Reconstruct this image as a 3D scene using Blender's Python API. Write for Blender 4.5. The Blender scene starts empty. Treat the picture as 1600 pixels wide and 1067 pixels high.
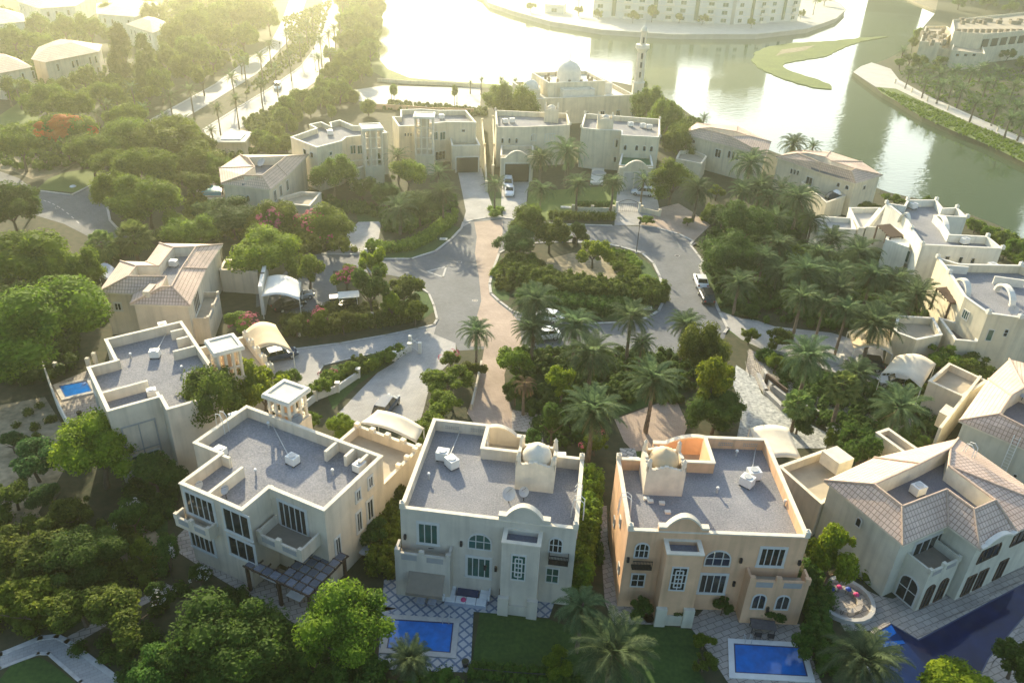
import bpy, math, random
import numpy as np
from mathutils import Vector, Matrix
from mathutils.geometry import tessellate_polygon
R_=math.radians
sc=bpy.context.scene; C=sc.collection
# ---------------------------------------------------------------- camera
FP=1244.0; CH=52.0
PITCH=29.84; ROLL=2.51
cam_d=bpy.data.cameras.new('camera'); cam=bpy.data.objects.new('camera',cam_d); C.objects.link(cam)
cam_d.sensor_width=36.0; cam_d.lens=36.0*FP/1600.0; cam_d.clip_start=0.5; cam_d.clip_end=20000
def cam_axes():
    d=np.array([-95.0,2166.5]); down=np.array([d[0],-d[1],-FP]); down/=np.linalg.norm(down)
    up=-down; f=np.array([0,0,-1.0]); f=f-up*(f@up); f/=np.linalg.norm(f)
    return np.array([np.cross(f,up),f,up])
RA=cam_axes()
m=Matrix(RA.tolist()).to_4x4(); m.translation=Vector((0,0,CH)); cam.matrix_world=m
sc.camera=cam
# ---------------------------------------------------------------- light
SUN_AZ=-17.0; SUN_EL=20.0
w=bpy.data.worlds.new('World'); sc.world=w; w.use_nodes=True
nt=w.node_tree; nt.nodes.clear()
sky=nt.nodes.new('ShaderNodeTexSky'); sky.sky_type='NISHITA'; sky.sun_disc=False
sky.sun_elevation=R_(SUN_EL); sky.sun_rotation=R_(SUN_AZ); sky.air_density=1.4; sky.dust_density=2.5; sky.ozone_density=5.0
bg=nt.nodes.new('ShaderNodeBackground'); bg.inputs["Strength"].default_value=0.125
wo=nt.nodes.new('ShaderNodeOutputWorld'); wtc=nt.nodes.new('ShaderNodeTexCoord'); wmp=nt.nodes.new('ShaderNodeMapping'); wmp.inputs['Scale'].default_value=(1,1,2.6); nt.links.new(wtc.outputs['Generated'],wmp.inputs[0])
wn=nt.nodes.new('ShaderNodeTexNoise'); wn.inputs['Scale'].default_value=1.7; wn.inputs['Detail'].default_value=5; nt.links.new(wmp.outputs[0],wn.inputs['Vector'])
wr=nt.nodes.new('ShaderNodeMapRange'); wr.inputs[1].default_value=0.38; wr.inputs[2].default_value=0.60; wr.inputs[3].default_value=0.0; wr.inputs[4].default_value=0.55; nt.links.new(wn.outputs['Fac'],wr.inputs[0])
wsp=nt.nodes.new('ShaderNodeSeparateXYZ'); nt.links.new(wtc.outputs['Generated'],wsp.inputs[0])
we=nt.nodes.new('ShaderNodeMapRange'); we.inputs[1].default_value=0.12; we.inputs[2].default_value=0.55; we.inputs[3].default_value=1.0; we.inputs[4].default_value=0.25; nt.links.new(wsp.outputs['Z'],we.inputs[0])
wa=nt.nodes.new('ShaderNodeMath'); wa.operation='ADD'; wa.inputs[1].default_value=0.32; nt.links.new(wr.outputs[0],wa.inputs[0])
wm_=nt.nodes.new('ShaderNodeMath'); wm_.operation='MULTIPLY'; wm_.use_clamp=True; nt.links.new(wa.outputs[0],wm_.inputs[0]); nt.links.new(we.outputs[0],wm_.inputs[1])
wy=nt.nodes.new('ShaderNodeMapRange'); wy.inputs[1].default_value=-0.2; wy.inputs[2].default_value=0.85; wy.inputs[3].default_value=0.07; wy.inputs[4].default_value=1.0; nt.links.new(wsp.outputs['Y'],wy.inputs[0])
wk=nt.nodes.new('ShaderNodeMath'); wk.operation='MULTIPLY'; nt.links.new(wm_.outputs[0],wk.inputs[0]); nt.links.new(wy.outputs[0],wk.inputs[1])
wx=nt.nodes.new('ShaderNodeMix'); wx.data_type='RGBA'; wx.inputs[7].default_value=(13.5,14.2,13.4,1); nt.links.new(wk.outputs[0],wx.inputs[0]); nt.links.new(sky.outputs[0],wx.inputs[6])
nt.links.new(wx.outputs[2],bg.inputs[0]); nt.links.new(bg.outputs[0],wo.inputs[0])
sd=bpy.data.lights.new('sun','SUN'); sd.energy=5.0; sd.angle=R_(0.6); sd.color=(1.0,0.86,0.60)
so=bpy.data.objects.new('sun',sd); C.objects.link(so)
sdir=Vector((math.sin(R_(SUN_AZ))*math.cos(R_(SUN_EL)),math.cos(R_(SUN_AZ))*math.cos(R_(SUN_EL)),math.sin(R_(SUN_EL))))
so.rotation_euler=sdir.to_track_quat('Z','Y').to_euler(); so.location=(0,0,150)
sc.view_settings.view_transform='Standard'; sc.view_settings.look='None'; sc.view_settings.gamma=1.0; sc.view_settings.exposure=1.2
HAZE=0.00058; HAZE_G=0.85
sc.cycles.volume_bounces=1; sc.cycles.max_bounces=6; sc.cycles.transparent_max_bounces=8
sc.cycles.use_denoising=True
# ---------------------------------------------------------------- pixel of the photo -> point of the place
def ray(px,py): return RA@np.array([px-800.0,533.5-py,-FP])
def G(px,py,z=0.0):
    r=ray(px,py); t=(z-CH)/r[2]; return (float(r[0]*t),float(r[1]*t))
def GL(pts,z=0.0): return [G(x,y,z) for x,y in pts]
def depth_at(px,py,z=0.0):
    x,y=G(px,py,z); p=np.array([x,y,z-CH]); return -float((RA.T@p)[2])
def on_wall(px,py,A,B):
    r=ray(px,py); n=np.array([B[1]-A[1],A[0]-B[0]]); L=math.hypot(*n); n/=L
    t=(A[0]*n[0]+A[1]*n[1])/(r[0]*n[0]+r[1]*n[1])
    x,y,z=r[0]*t,r[1]*t,CH+r[2]*t
    return ((x-A[0])*(B[0]-A[0])+(y-A[1])*(B[1]-A[1]))/L, z
def area(P): return 0.5*sum(P[i][0]*P[(i+1)%len(P)][1]-P[(i+1)%len(P)][0]*P[i][1] for i in range(len(P)))
def ccw(P): return list(P) if area(P)>0 else list(P)[::-1]
def inset(P,d):
    n=len(P); out=[]
    for i in range(n):
        a,b,c=P[i-1],P[i],P[(i+1)%n]
        e1=np.array([b[0]-a[0],b[1]-a[1]]); e2=np.array([c[0]-b[0],c[1]-b[1]]); e1=e1/(np.linalg.norm(e1)+1e-9); e2=e2/(np.linalg.norm(e2)+1e-9)
        n1=np.array([-e1[1],e1[0]]); n2=np.array([-e2[1],e2[0]]); k=1+float(n1@n2)
        if k<0.25: k=0.25
        q=np.array(b)+(n1+n2)*d/k; out.append((float(q[0]),float(q[1])))
    return out
# ---------------------------------------------------------------- materials
MAT={}
def mat(name,col,rough=0.8,metal=0.0,var=0.15,scale=1.5,bump=0.0,bscale=None,col2=None,spec=0.3,fine=0.0,island=False,trans=0.0,coords='Object',streak=0.0):
    m_=bpy.data.materials.new(name); m_.use_nodes=True; t=m_.node_tree; N=t.nodes; L=t.links
    b=N['Principled BSDF']; b.inputs['Roughness'].default_value=rough; b.inputs['Metallic'].default_value=metal
    b.inputs['Specular IOR Level'].default_value=spec
    tc=N.new('ShaderNodeTexCoord')
    nz=N.new('ShaderNodeTexNoise'); nz.inputs['Scale'].default_value=scale; nz.inputs['Detail'].default_value=6; nz.inputs['Roughness'].default_value=0.6
    L.new(tc.outputs[coords],nz.inputs['Vector'])
    mp=N.new('ShaderNodeMapRange'); mp.inputs[1].default_value=0.3; mp.inputs[2].default_value=0.7; L.new(nz.outputs['Fac'],mp.inputs[0])
    fac=mp.outputs[0]
    if fine>0 or island:
        if island:
            g=N.new('ShaderNodeNewGeometry'); src=g.outputs['Random Per Island']
        else:
            n2=N.new('ShaderNodeTexNoise'); n2.inputs['Scale'].default_value=fine; n2.inputs['Detail'].default_value=2; L.new(tc.outputs[coords],n2.inputs['Vector'])
            mp2=N.new('ShaderNodeMapRange'); mp2.inputs[1].default_value=0.3; mp2.inputs[2].default_value=0.7; L.new(n2.outputs['Fac'],mp2.inputs[0]); src=mp2.outputs[0]
        mx=N.new('ShaderNodeMix'); mx.data_type='FLOAT'; mx.inputs[0].default_value=0.55; L.new(fac,mx.inputs[2]); L.new(src,mx.inputs[3]); fac=mx.outputs[0]
    mix=N.new('ShaderNodeMix'); mix.data_type='RGBA'
    c1=tuple(max(0,c*(1-var)) for c in col)+(1,); c2=(tuple(col2) if col2 else tuple(min(1,c*(1+var)) for c in col))+(1,)
    if col2: c1=tuple(col)+(1,)
    mix.inputs[6].default_value=c1; mix.inputs[7].default_value=c2; L.new(fac,mix.inputs[0])
    out=mix.outputs[2]
    if island:
        oi=N.new('ShaderNodeObjectInfo'); hs=N.new('ShaderNodeHueSaturation')
        a=N.new('ShaderNodeMapRange'); a.inputs[3].default_value=0.80; a.inputs[4].default_value=1.18; L.new(oi.outputs['Random'],a.inputs[0]); L.new(a.outputs[0],hs.inputs['Value'])
        a2=N.new('ShaderNodeMapRange'); a2.inputs[3].default_value=0.485; a2.inputs[4].default_value=0.515; L.new(oi.outputs['Random'],a2.inputs[0]); L.new(a2.outputs[0],hs.inputs['Hue'])
        L.new(out,hs.inputs['Color']); out=hs.outputs[0]
    if streak>0:
        sm=N.new('ShaderNodeMapping'); sm.inputs['Scale'].default_value=(1.6,1.6,0.10); L.new(tc.outputs[coords],sm.inputs[0]); sn=N.new('ShaderNodeTexNoise'); sn.inputs['Scale'].default_value=1.0; sn.inputs['Detail'].default_value=5; L.new(sm.outputs[0],sn.inputs['Vector'])
        sr_=N.new('ShaderNodeMapRange'); sr_.inputs[1].default_value=0.48; sr_.inputs[2].default_value=0.72; sr_.inputs[3].default_value=1.0; sr_.inputs[4].default_value=1-streak; L.new(sn.outputs['Fac'],sr_.inputs[0])
        hv=N.new('ShaderNodeHueSaturation'); L.new(sr_.outputs[0],hv.inputs['Value']); L.new(out,hv.inputs['Color']); out=hv.outputs[0]
    L.new(out,b.inputs['Base Color'])
    if bump>0:
        bn=N.new('ShaderNodeTexNoise'); bn.inputs['Scale'].default_value=bscale or scale*6; bn.inputs['Detail'].default_value=4; L.new(tc.outputs[coords],bn.inputs['Vector'])
        bp=N.new('ShaderNodeBump'); bp.inputs['Strength'].default_value=bump; bp.inputs['Distance'].default_value=0.05; L.new(bn.outputs['Fac'],bp.inputs['Height']); L.new(bp.outputs[0],b.inputs['Normal'])
    if trans>0:
        tr=N.new('ShaderNodeBsdfTranslucent'); L.new(out,tr.inputs[0]); ms=N.new('ShaderNodeMixShader'); ms.inputs[0].default_value=trans
        o=N['Material Output']; L.new(b.outputs[0],ms.inputs[1]); L.new(tr.outputs[0],ms.inputs[2]); L.new(ms.outputs[0],o.inputs[0])
    MAT[name]=m_; return m_
def brick(name,c1,c2,mort,bw,rh,ms=0.02,off=0.5,rough=0.85,rot=0.0,uv=False,var=0.2,bump=0.0):
    m_=bpy.data.materials.new(name); m_.use_nodes=True; t=m_.node_tree; N=t.nodes; L=t.links
    b=N['Principled BSDF']; b.inputs['Roughness'].default_value=rough; b.inputs['Specular IOR Level'].default_value=0.25
    tc=N.new('ShaderNodeTexCoord'); mp=N.new('ShaderNodeMapping'); mp.inputs['Rotation'].default_value=(0,0,R_(rot))
    L.new(tc.outputs['UV' if uv else 'Object'],mp.inputs[0])
    br=N.new('ShaderNodeTexBrick'); br.offset=off; br.inputs['Scale'].default_value=1; br.inputs['Brick Width'].default_value=bw; br.inputs['Row Height'].default_value=rh
    br.inputs['Mortar Size'].default_value=ms; br.inputs['Mortar Smooth'].default_value=0.1; br.inputs['Color1'].default_value=c1+(1,); br.inputs['Color2'].default_value=c2+(1,); br.inputs['Mortar'].default_value=mort+(1,)
    L.new(mp.outputs[0],br.inputs['Vector'])
    nz=N.new('ShaderNodeTexNoise'); nz.inputs['Scale'].default_value=0.22; nz.inputs['Detail'].default_value=10; nz.inputs['Roughness'].default_value=0.65; L.new(tc.outputs['Object'],nz.inputs['Vector'])
    a=N.new('ShaderNodeMapRange'); a.inputs[1].default_value=0.3; a.inputs[2].default_value=0.7; a.inputs[3].default_value=1-var; a.inputs[4].default_value=1+var; L.new(nz.outputs['Fac'],a.inputs[0])
    hs=N.new('ShaderNodeHueSaturation'); L.new(a.outputs[0],hs.inputs['Value']); L.new(br.outputs['Color'],hs.inputs['Color']); L.new(hs.outputs[0],b.inputs['Base Color'])
    if bump:
        bp=N.new('ShaderNodeBump'); bp.invert=True; bp.inputs['Strength'].default_value=bump; bp.inputs['Distance'].default_value=0.06; L.new(br.outputs['Fac'],bp.inputs['Height']); L.new(bp.outputs[0],b.inputs['Normal'])
    MAT[name]=m_; return m_
mat('wall_grey',(0.58,0.52,0.42),0.9,var=0.13,scale=0.4,bump=0.2,bscale=9,streak=0.20)
mat('wall_cream',(0.64,0.55,0.42),0.9,var=0.13,scale=0.4,bump=0.2,bscale=9,streak=0.20)
mat('wall_peach',(0.70,0.44,0.26),0.9,var=0.13,scale=0.4,bump=0.2,bscale=9,streak=0.20)
mat('wall_sand',(0.68,0.60,0.43),0.9,var=0.13,scale=0.4,bump=0.2,bscale=9,streak=0.20)
mat('wall_white',(0.72,0.70,0.60),0.9,var=0.13,scale=0.4,bump=0.2,bscale=9,streak=0.20)
mat('wall_green',(0.60,0.57,0.45),0.9,var=0.13,scale=0.4,bump=0.2,bscale=9,streak=0.20)
mat('cap_cream',(0.70,0.62,0.48),0.8,var=0.12,scale=1.2,streak=0.10)
mat('cap_white',(0.70,0.66,0.56),0.8,var=0.1,scale=1.2)
mat('dome_peach',(0.62,0.46,0.27),0.75,var=0.08,scale=2)
mat('gravel',(0.12,0.128,0.145),0.95,var=0.35,scale=0.22,col2=(0.34,0.33,0.33),fine=7.5,bump=0.8,bscale=9)
mat('gravel_dark',(0.09,0.10,0.13),0.95,scale=0.45,col2=(0.20,0.20,0.22),fine=8.0,bump=0.5,bscale=9)
mat('deck_tan',(0.40,0.34,0.25),0.9,var=0.15,scale=0.6,bump=0.1)
brick('roof_tile',(0.70,0.53,0.41),(0.63,0.47,0.36),(0.36,0.24,0.18),0.36,0.45,0.035,0.0,0.8,uv=True,bump=0.6)
mat('ridge_tile',(0.52,0.38,0.28),0.8,var=0.2,scale=4)
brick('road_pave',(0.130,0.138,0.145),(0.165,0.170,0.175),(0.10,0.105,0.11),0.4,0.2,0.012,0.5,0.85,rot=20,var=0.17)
brick('drive_pave',(0.34,0.33,0.31),(0.40,0.38,0.35),(0.25,0.24,0.23),0.5,0.3,0.012,0.5,0.85,rot=-30,var=0.2)
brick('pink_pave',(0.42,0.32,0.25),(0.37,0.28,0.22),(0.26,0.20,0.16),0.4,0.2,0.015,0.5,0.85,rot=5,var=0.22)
brick('slab_pave',(0.34,0.30,0.26),(0.42,0.37,0.31),(0.17,0.15,0.13),0.8,0.5,0.03,0.5,0.85,rot=-25,var=0.25)
brick('diamond_tile',(0.46,0.46,0.44),(0.42,0.42,0.41),(0.13,0.17,0.24),0.66,0.66,0.085,0.0,0.6,rot=45,var=0.1)
brick('crazy_pave',(0.50,0.50,0.48),(0.30,0.31,0.30),(0.16,0.17,0.17),0.9,0.55,0.06,0.37,0.8,rot=33,var=0.35)
mat('crazy_stone',(0.17,0.18,0.18),0.85,scale=1.3,col2=(0.60,0.60,0.55),fine=2.6)
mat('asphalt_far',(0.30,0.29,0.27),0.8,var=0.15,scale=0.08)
mat('pave_light',(0.48,0.45,0.40),0.85,var=0.12,scale=0.3)
mat('kerb_stone',(0.46,0.44,0.40),0.85,var=0.15,scale=2)
mat('lawn',(0.016,0.045,0.011),0.95,scale=0.3,col2=(0.065,0.12,0.022),fine=3,bump=0.5,bscale=10)
mat('lawn_light',(0.07,0.12,0.02),0.95,scale=0.5,col2=(0.14,0.18,0.035),fine=5,bump=0.5,bscale=10)
mat('soil',(0.022,0.036,0.014),0.95,scale=0.14,col2=(0.085,0.072,0.038),fine=1.1,bump=0.6,bscale=3)
mat('sand',(0.14,0.12,0.07),0.95,scale=0.35,col2=(0.40,0.33,0.22),fine=1.6,bump=0.6,bscale=3)
mat('bark',(0.13,0.095,0.065),0.95,var=0.3,scale=6,bump=0.5,bscale=25)
mat('palm_bark',(0.17,0.13,0.095),0.95,var=0.35,scale=8,bump=0.6,bscale=30)
LK=dict(island=True,trans=0.50,rough=0.75,spec=0.12,scale=2.2)
mat('leaf_green',(0.045,0.095,0.010),col2=(0.25,0.33,0.025),**LK)
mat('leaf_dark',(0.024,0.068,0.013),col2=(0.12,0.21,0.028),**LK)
mat('leaf_olive',(0.034,0.060,0.010),col2=(0.19,0.23,0.028),**LK)
mat('leaf_yellow',(0.070,0.135,0.010),col2=(0.34,0.40,0.020),**LK)
mat('leaf_blue',(0.030,0.080,0.025),col2=(0.13,0.23,0.05),**LK)
mat('leaf_palm',(0.045,0.085,0.040),col2=(0.19,0.26,0.11),**LK)
mat('leaf_fan',(0.07,0.14,0.04),col2=(0.28,0.34,0.09),**LK)
mat('leaf_dry',(0.16,0.11,0.06),col2=(0.28,0.20,0.11),**LK)
mat('leaf_hedge',(0.08,0.16,0.015),col2=(0.32,0.44,0.04),**LK)
mat('petal_orange',(0.55,0.16,0.02),col2=(0.75,0.28,0.03),**LK)
mat('petal_pink',(0.38,0.07,0.12),col2=(0.58,0.20,0.26),**LK)
mat('petal_white',(0.60,0.60,0.52),col2=(0.75,0.75,0.68),**LK)
mat('reed',(0.055,0.09,0.02),0.9,scale=0.12,col2=(0.17,0.21,0.045),fine=1.2,bump=0.9,bscale=3)
mat('pool_blue',(0.006,0.15,0.50),0.06,var=0.25,scale=1.3,bump=0.12,bscale=3.5,spec=0.5)
mat('pool_deep',(0.001,0.012,0.065),0.05,var=0.35,scale=0.35,bump=0.10,bscale=2.5,spec=0.2)
mat('pool_teal',(0.05,0.28,0.38),0.06,var=0.15,scale=1,bump=0.1,bscale=3,spec=0.5)
mat('glass_teal',(0.010,0.085,0.070),0.12,var=0.3,scale=0.8,spec=0.6)
mat('glass_dark',(0.014,0.022,0.026),0.10,var=0.4,scale=0.8,spec=0.7)
mat('frame_white',(0.58,0.57,0.52),0.6,var=0.05)
mat('frame_grey',(0.34,0.33,0.31),0.7,var=0.08)
mat('timber_dark',(0.075,0.045,0.032),0.7,var=0.3,scale=5)
mat('timber_grey',(0.11,0.10,0.10),0.8,var=0.3,scale=4)
mat('slate_dark',(0.115,0.125,0.15),0.7,var=0.2,scale=4)
mat('pool_mid',(0.004,0.06,0.28),0.08,var=0.3,scale=1,spec=0.3)
mat('slate_panel',(0.17,0.18,0.21),0.7,var=0.2,scale=4)
mat('metal_dark',(0.03,0.03,0.035),0.5,0.4)
mat('metal_white',(0.70,0.69,0.64),0.5,0.0,var=0.08)
mat('metal_pale',(0.45,0.45,0.43),0.5,0.2)
mat('canvas_tan',(0.60,0.47,0.29),0.85,var=0.10,scale=0.7,bump=0.1)
mat('canvas_cream',(0.62,0.55,0.42),0.85,var=0.10,scale=0.7,bump=0.1)
mat('canvas_white',(0.72,0.69,0.60),0.85,var=0.08,scale=0.7)
mat('canvas_brown',(0.24,0.20,0.15),0.85,var=0.1)
mat('cloth_white',(0.70,0.70,0.68),0.85,var=0.06)
mat('cloth_pink',(0.55,0.06,0.18),0.85)
mat('cushion_grey',(0.33,0.36,0.42),0.85)
mat('paint_white',(0.74,0.75,0.74),0.25,var=0.03,spec=0.5)
mat('paint_black',(0.010,0.012,0.018),0.2,var=0.1,spec=0.5)
mat('paint_blue',(0.020,0.045,0.090),0.2,var=0.1,spec=0.5)
mat('paint_silver',(0.38,0.40,0.42),0.3,0.5,var=0.05,spec=0.5)
mat('rubber',(0.015,0.015,0.016),0.8)
mat('lamp_glass',(0.6,0.6,0.55),0.2)
mat('lamp_red',(0.35,0.02,0.02),0.3)
mat('terracotta',(0.35,0.14,0.07),0.8)
mat('green_mat',(0.02,0.15,0.07),0.9)
mat('apartment_wall',(0.60,0.60,0.56),0.85,var=0.05)
mat('tower_wall',(0.14,0.19,0.13),0.6,var=0.1,scale=0.02)
mat('plastic_blue',(0.03,0.08,0.35),0.6)
mat('tile_blue',(0.03,0.05,0.12),0.4)
# water of the lake
def lake_mat():
    m_=bpy.data.materials.new('lake_water'); m_.use_nodes=True; t=m_.node_tree; N=t.nodes; L=t.links; b=N['Principled BSDF']
    b.inputs['Base Color'].default_value=(0.055,0.085,0.045,1); b.inputs['Roughness'].default_value=0.06; b.inputs['IOR'].default_value=1.45; b.inputs['Specular IOR Level'].default_value=0.9
    tc=N.new('ShaderNodeTexCoord'); mp=N.new('ShaderNodeMapping'); mp.inputs['Scale'].default_value=(0.55,1.1,1); L.new(tc.outputs['Object'],mp.inputs[0])
    nz=N.new('ShaderNodeTexNoise'); nz.inputs['Scale'].default_value=0.8; nz.inputs['Detail'].default_value=5; L.new(mp.outputs[0],nz.inputs['Vector'])
    big=N.new('ShaderNodeTexNoise'); big.inputs['Scale'].default_value=0.018; big.inputs['Detail'].default_value=2; L.new(tc.outputs['Object'],big.inputs['Vector'])
    mr=N.new('ShaderNodeMapRange'); mr.inputs[1].default_value=0.42; mr.inputs[2].default_value=0.62; mr.inputs[3].default_value=0.01; mr.inputs[4].default_value=0.16; L.new(big.outputs['Fac'],mr.inputs[0])
    bp=N.new('ShaderNodeBump'); bp.inputs['Distance'].default_value=0.35; L.new(mr.outputs[0],bp.inputs['Strength']); L.new(nz.outputs['Fac'],bp.inputs['Height']); L.new(bp.outputs[0],b.inputs['Normal'])
    MAT['lake_water']=m_
lake_mat()
def M_(n): return MAT[n]
# ---------------------------------------------------------------- mesh building
class MB:
    def __init__(s): s.v=[]; s.f=[]; s.uv={}
    def add(s,vs,fs):
        b=len(s.v); s.v.extend([tuple(map(float,q)) for q in vs]); s.f.extend([tuple(i+b for i in f) for f in fs]); return s
    def box(s,x0,x1,y0,y1,z0,z1,fr=None):
        vs=[(x,y,z) for z in (z0,z1) for x,y in ((x0,y0),(x1,y0),(x1,y1),(x0,y1))]
        if fr: vs=[(fr(x,y)+(z,)) for x,y,z in vs]
        return s.add(vs,[(3,2,1,0),(4,5,6,7),(0,1,5,4),(1,2,6,5),(2,3,7,6),(3,0,4,7)])
    def prism(s,P,z0,z1,bottom=False):
        P=ccw(P); n=len(P); vs=[(x,y,z0) for x,y in P]+[(x,y,z1) for x,y in P]
        fs=[(i,(i+1)%n,(i+1)%n+n,i+n) for i in range(n)]
        tri=tessellate_polygon([[Vector((x,y,0)) for x,y in P]])
        for a,b,c in tri:
            if area([P[a],P[b],P[c]])<0: a,c=c,a
            fs.append((a+n,b+n,c+n))
            if bottom: fs.append((c,b,a))
        return s.add(vs,fs)
    def sheet(s,P,z):
        P=ccw(P); fs=[]
        for a,b,c in tessellate_polygon([[Vector((x,y,0)) for x,y in P]]):
            if area([P[a],P[b],P[c]])<0: a,c=c,a
            fs.append((a,b,c))
        return s.add([(x,y,z) for x,y in P],fs)
    def ring(s,O,I,z0,z1):
        n=len(O); vs=[(x,y,z0) for x,y in O]+[(x,y,z1) for x,y in O]+[(x,y,z1) for x,y in I]+[(x,y,z0) for x,y in I]; fs=[]
        for i in range(n):
            j=(i+1)%n; fs+=[(i,j,j+n,i+n),(i+n,j+n,j+2*n,i+2*n),(i+2*n,j+2*n,j+3*n,i+3*n)]
        return s.add(vs,fs)
    def cyl(s,x,y,z0,z1,r0,r1=None,n=12,cap=True):
        r1=r0 if r1 is None else r1
        vs=[(x+r0*math.cos(2*math.pi*i/n),y+r0*math.sin(2*math.pi*i/n),z0) for i in range(n)]+[(x+r1*math.cos(2*math.pi*i/n),y+r1*math.sin(2*math.pi*i/n),z1) for i in range(n)]
        fs=[(i,(i+1)%n,(i+1)%n+n,i+n) for i in range(n)]
        if cap: fs+=[tuple(range(n,2*n)),tuple(range(n-1,-1,-1))]
        return s.add(vs,fs)
    def dome(s,x,y,z,r,h=None,n=20,k=8,pw=1.0,tip=0.0):
        h=h or r; vs=[];fs=[]
        for a in range(k+1):
            t=a/k*math.pi/2; rr=r*math.cos(t)**pw; zz=z+h*math.sin(t)+(tip*max(0,(a/k-0.7)/0.3)**2)
            vs+=[(x+rr*math.cos(2*math.pi*i/n),y+rr*math.sin(2*math.pi*i/n),zz) for i in range(n)]
        for a in range(k):
            for i in range(n): j=(i+1)%n; fs.append((a*n+i,a*n+j,(a+1)*n+j,(a+1)*n+i))
        return s.add(vs,fs)
    def tube(s,pts,rs,n=6):
        pts=[np.array(p,float) for p in pts]; vs=[];fs=[]
        if not hasattr(rs,'__len__'): rs=[rs]*len(pts)
        for i,p in enumerate(pts):
            d=pts[min(i+1,len(pts)-1)]-pts[max(i-1,0)]; d/=np.linalg.norm(d)+1e-9
            a=np.cross(d,[0,0,1.0] if abs(d[2])<0.9 else [1.0,0,0]); a/=np.linalg.norm(a); b=np.cross(d,a)
            vs+=[p+rs[i]*(math.cos(2*math.pi*k/n)*a+math.sin(2*math.pi*k/n)*b) for k in range(n)]
        for i in range(len(pts)-1):
            for k in range(n): j=(k+1)%n; fs.append((i*n+k,(i+1)*n+k,(i+1)*n+j,i*n+j))
        fs+=[tuple(range(n)),tuple(range((len(pts)-1)*n+n-1,(len(pts)-1)*n-1,-1))]
        return s.add(vs,fs)
    def strip(s,line,wd,z0,z1):
        for a,b in zip(line[:-1],line[1:]):
            d=np.array(b)-np.array(a); L=np.linalg.norm(d)
            if L<1e-6: continue
            d/=L; n=np.array([-d[1],d[0]])*wd/2; a_=np.array(a)-d*wd*0.45; b_=np.array(b)+d*wd*0.45
            s.prism([tuple(a_-n),tuple(b_-n),tuple(b_+n),tuple(a_+n)],z0,z1)
        return s
    def arr(s,V,F4):
        b=len(s.v); s.v.extend(map(tuple,V.tolist())); s.f.extend([tuple(r) for r in (F4+b).tolist()]); return s
def obj(name,mb,m_,parent=None,smooth=False,kind=None,uvf=None):
    me=bpy.data.meshes.new(name); off=parent.get('_o') if parent is not None else None
    vs=mb.v
    if off is not None: vs=[(x-off[0],y-off[1],z-off[2]) for x,y,z in vs]
    me.from_pydata(vs,[],mb.f)
    if uvf:
        ul=me.uv_layers.new(name='UVMap')
        for p in me.polygons:
            for li in p.loop_indices: ul.data[li].uv=uvf[p.index][li-p.loop_start]
    me.materials.append(M_(m_) if isinstance(m_,str) else m_)
    if smooth: me.polygons.foreach_set('use_smooth',[True]*len(me.polygons))
    me.update(); o=bpy.data.objects.new(name,me); C.objects.link(o)
    if parent is not None:
        o.parent=parent
        if off is not None: o['_o']=list(off)
    if kind: o['kind']=kind
    return o
def tag(o,label,cat,group=None):
    o['label']=label; o['category']=cat
    if group: o['group']=group
    return o
def thing(name,label,cat,loc=(0,0,0),group=None):
    o=bpy.data.objects.new(name,None); C.objects.link(o); o.empty_display_size=0.3
    o.location=loc; o['_o']=list(loc); return tag(o,label,cat,group)
def structure(name,mb,m_): return obj(name,mb,m_,None,kind='structure')
def dup(root,loc=None,rotz=None,scale=None,label=None,group=None):
    r=root.copy(); C.objects.link(r)
    if loc is not None: r.location=loc
    if rotz is not None: r.rotation_euler=(0,0,rotz)
    if scale is not None: r.scale=scale if hasattr(scale,'__len__') else (scale,)*3
    if label: r['label']=label
    if group: r['group']=group
    for ch in [c for c in root.children]:
        c=ch.copy(); C.objects.link(c); c.parent=r
        for g in ch.children:
            d=g.copy(); C.objects.link(d); d.parent=c
    return r
def frame_fn(o,ang):
    a=R_(ang); ux,uy=math.cos(a),math.sin(a)
    return lambda u,v:(o[0]+u*ux-v*uy,o[1]+u*uy+v*ux)
# ================================================================ SETTING
lk=MB(); lk.add([(-3000,-500,-1.2),(3000,-500,-1.2),(3000,6000,-1.2),(-3000,6000,-1.2)],[(0,1,2,3)]); structure('lake',lk,'lake_water')
shore=GL([(600,-60),(596,-20),(590,20),(586,60),(590,90),(606,108),(640,122),(700,127),(760,134),(800,134),(840,128),(960,128),(1010,138),(1050,158),(1085,184),(1130,208),(1180,226),(1215,240),(1270,258),(1345,283),(1385,300),(1440,312),(1510,333),(1560,352),(1600,374),(1720,430)])
land=shore+[(400,150),(400,-60),(-400,-60),(-1300,500),(-1300,1500),(-150,1500)]
g=MB().prism(land,-4,0.0); structure('ground',g,'soil')
penin=GL([(1470,-20),(1462,20),(1445,40),(1428,62),(1410,80),(1392,90),(1360,103),(1333,112),(1345,122),(1379,147),(1398,157),(1442,184),(1490,205),(1547,228),(1600,254),(1720,310)])
penin=penin+[(500,200),(900,400),(1100,900),(520,900)]
structure('ground',MB().prism(penin,-4,0.0),'soil')
fshore=GL([(1400,-12),(1430,3),(1465,17),(1500,22),(1560,30),(1620,46),(1700,50)])
structure('ground',MB().prism(fshore+[(1500,700),(1500,2500),(450,2500)],-4,-0.3),'sand')
prom=GL([(700,-30),(755,-4),(765,8),(800,20),(860,37),(940,50),(1050,57),(1180,57),(1260,48),(1305,32),(1320,18),(1312,8),(1285,-4),(1270,-30)])
structure('ground',MB().prism(prom+[(300,1500),(-150,1500)],-4,0.3),'pave_light')
kb=MB(); kb.strip(prom,0.9,0.3,0.9); structure('embankment',kb,'pave_light')
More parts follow.
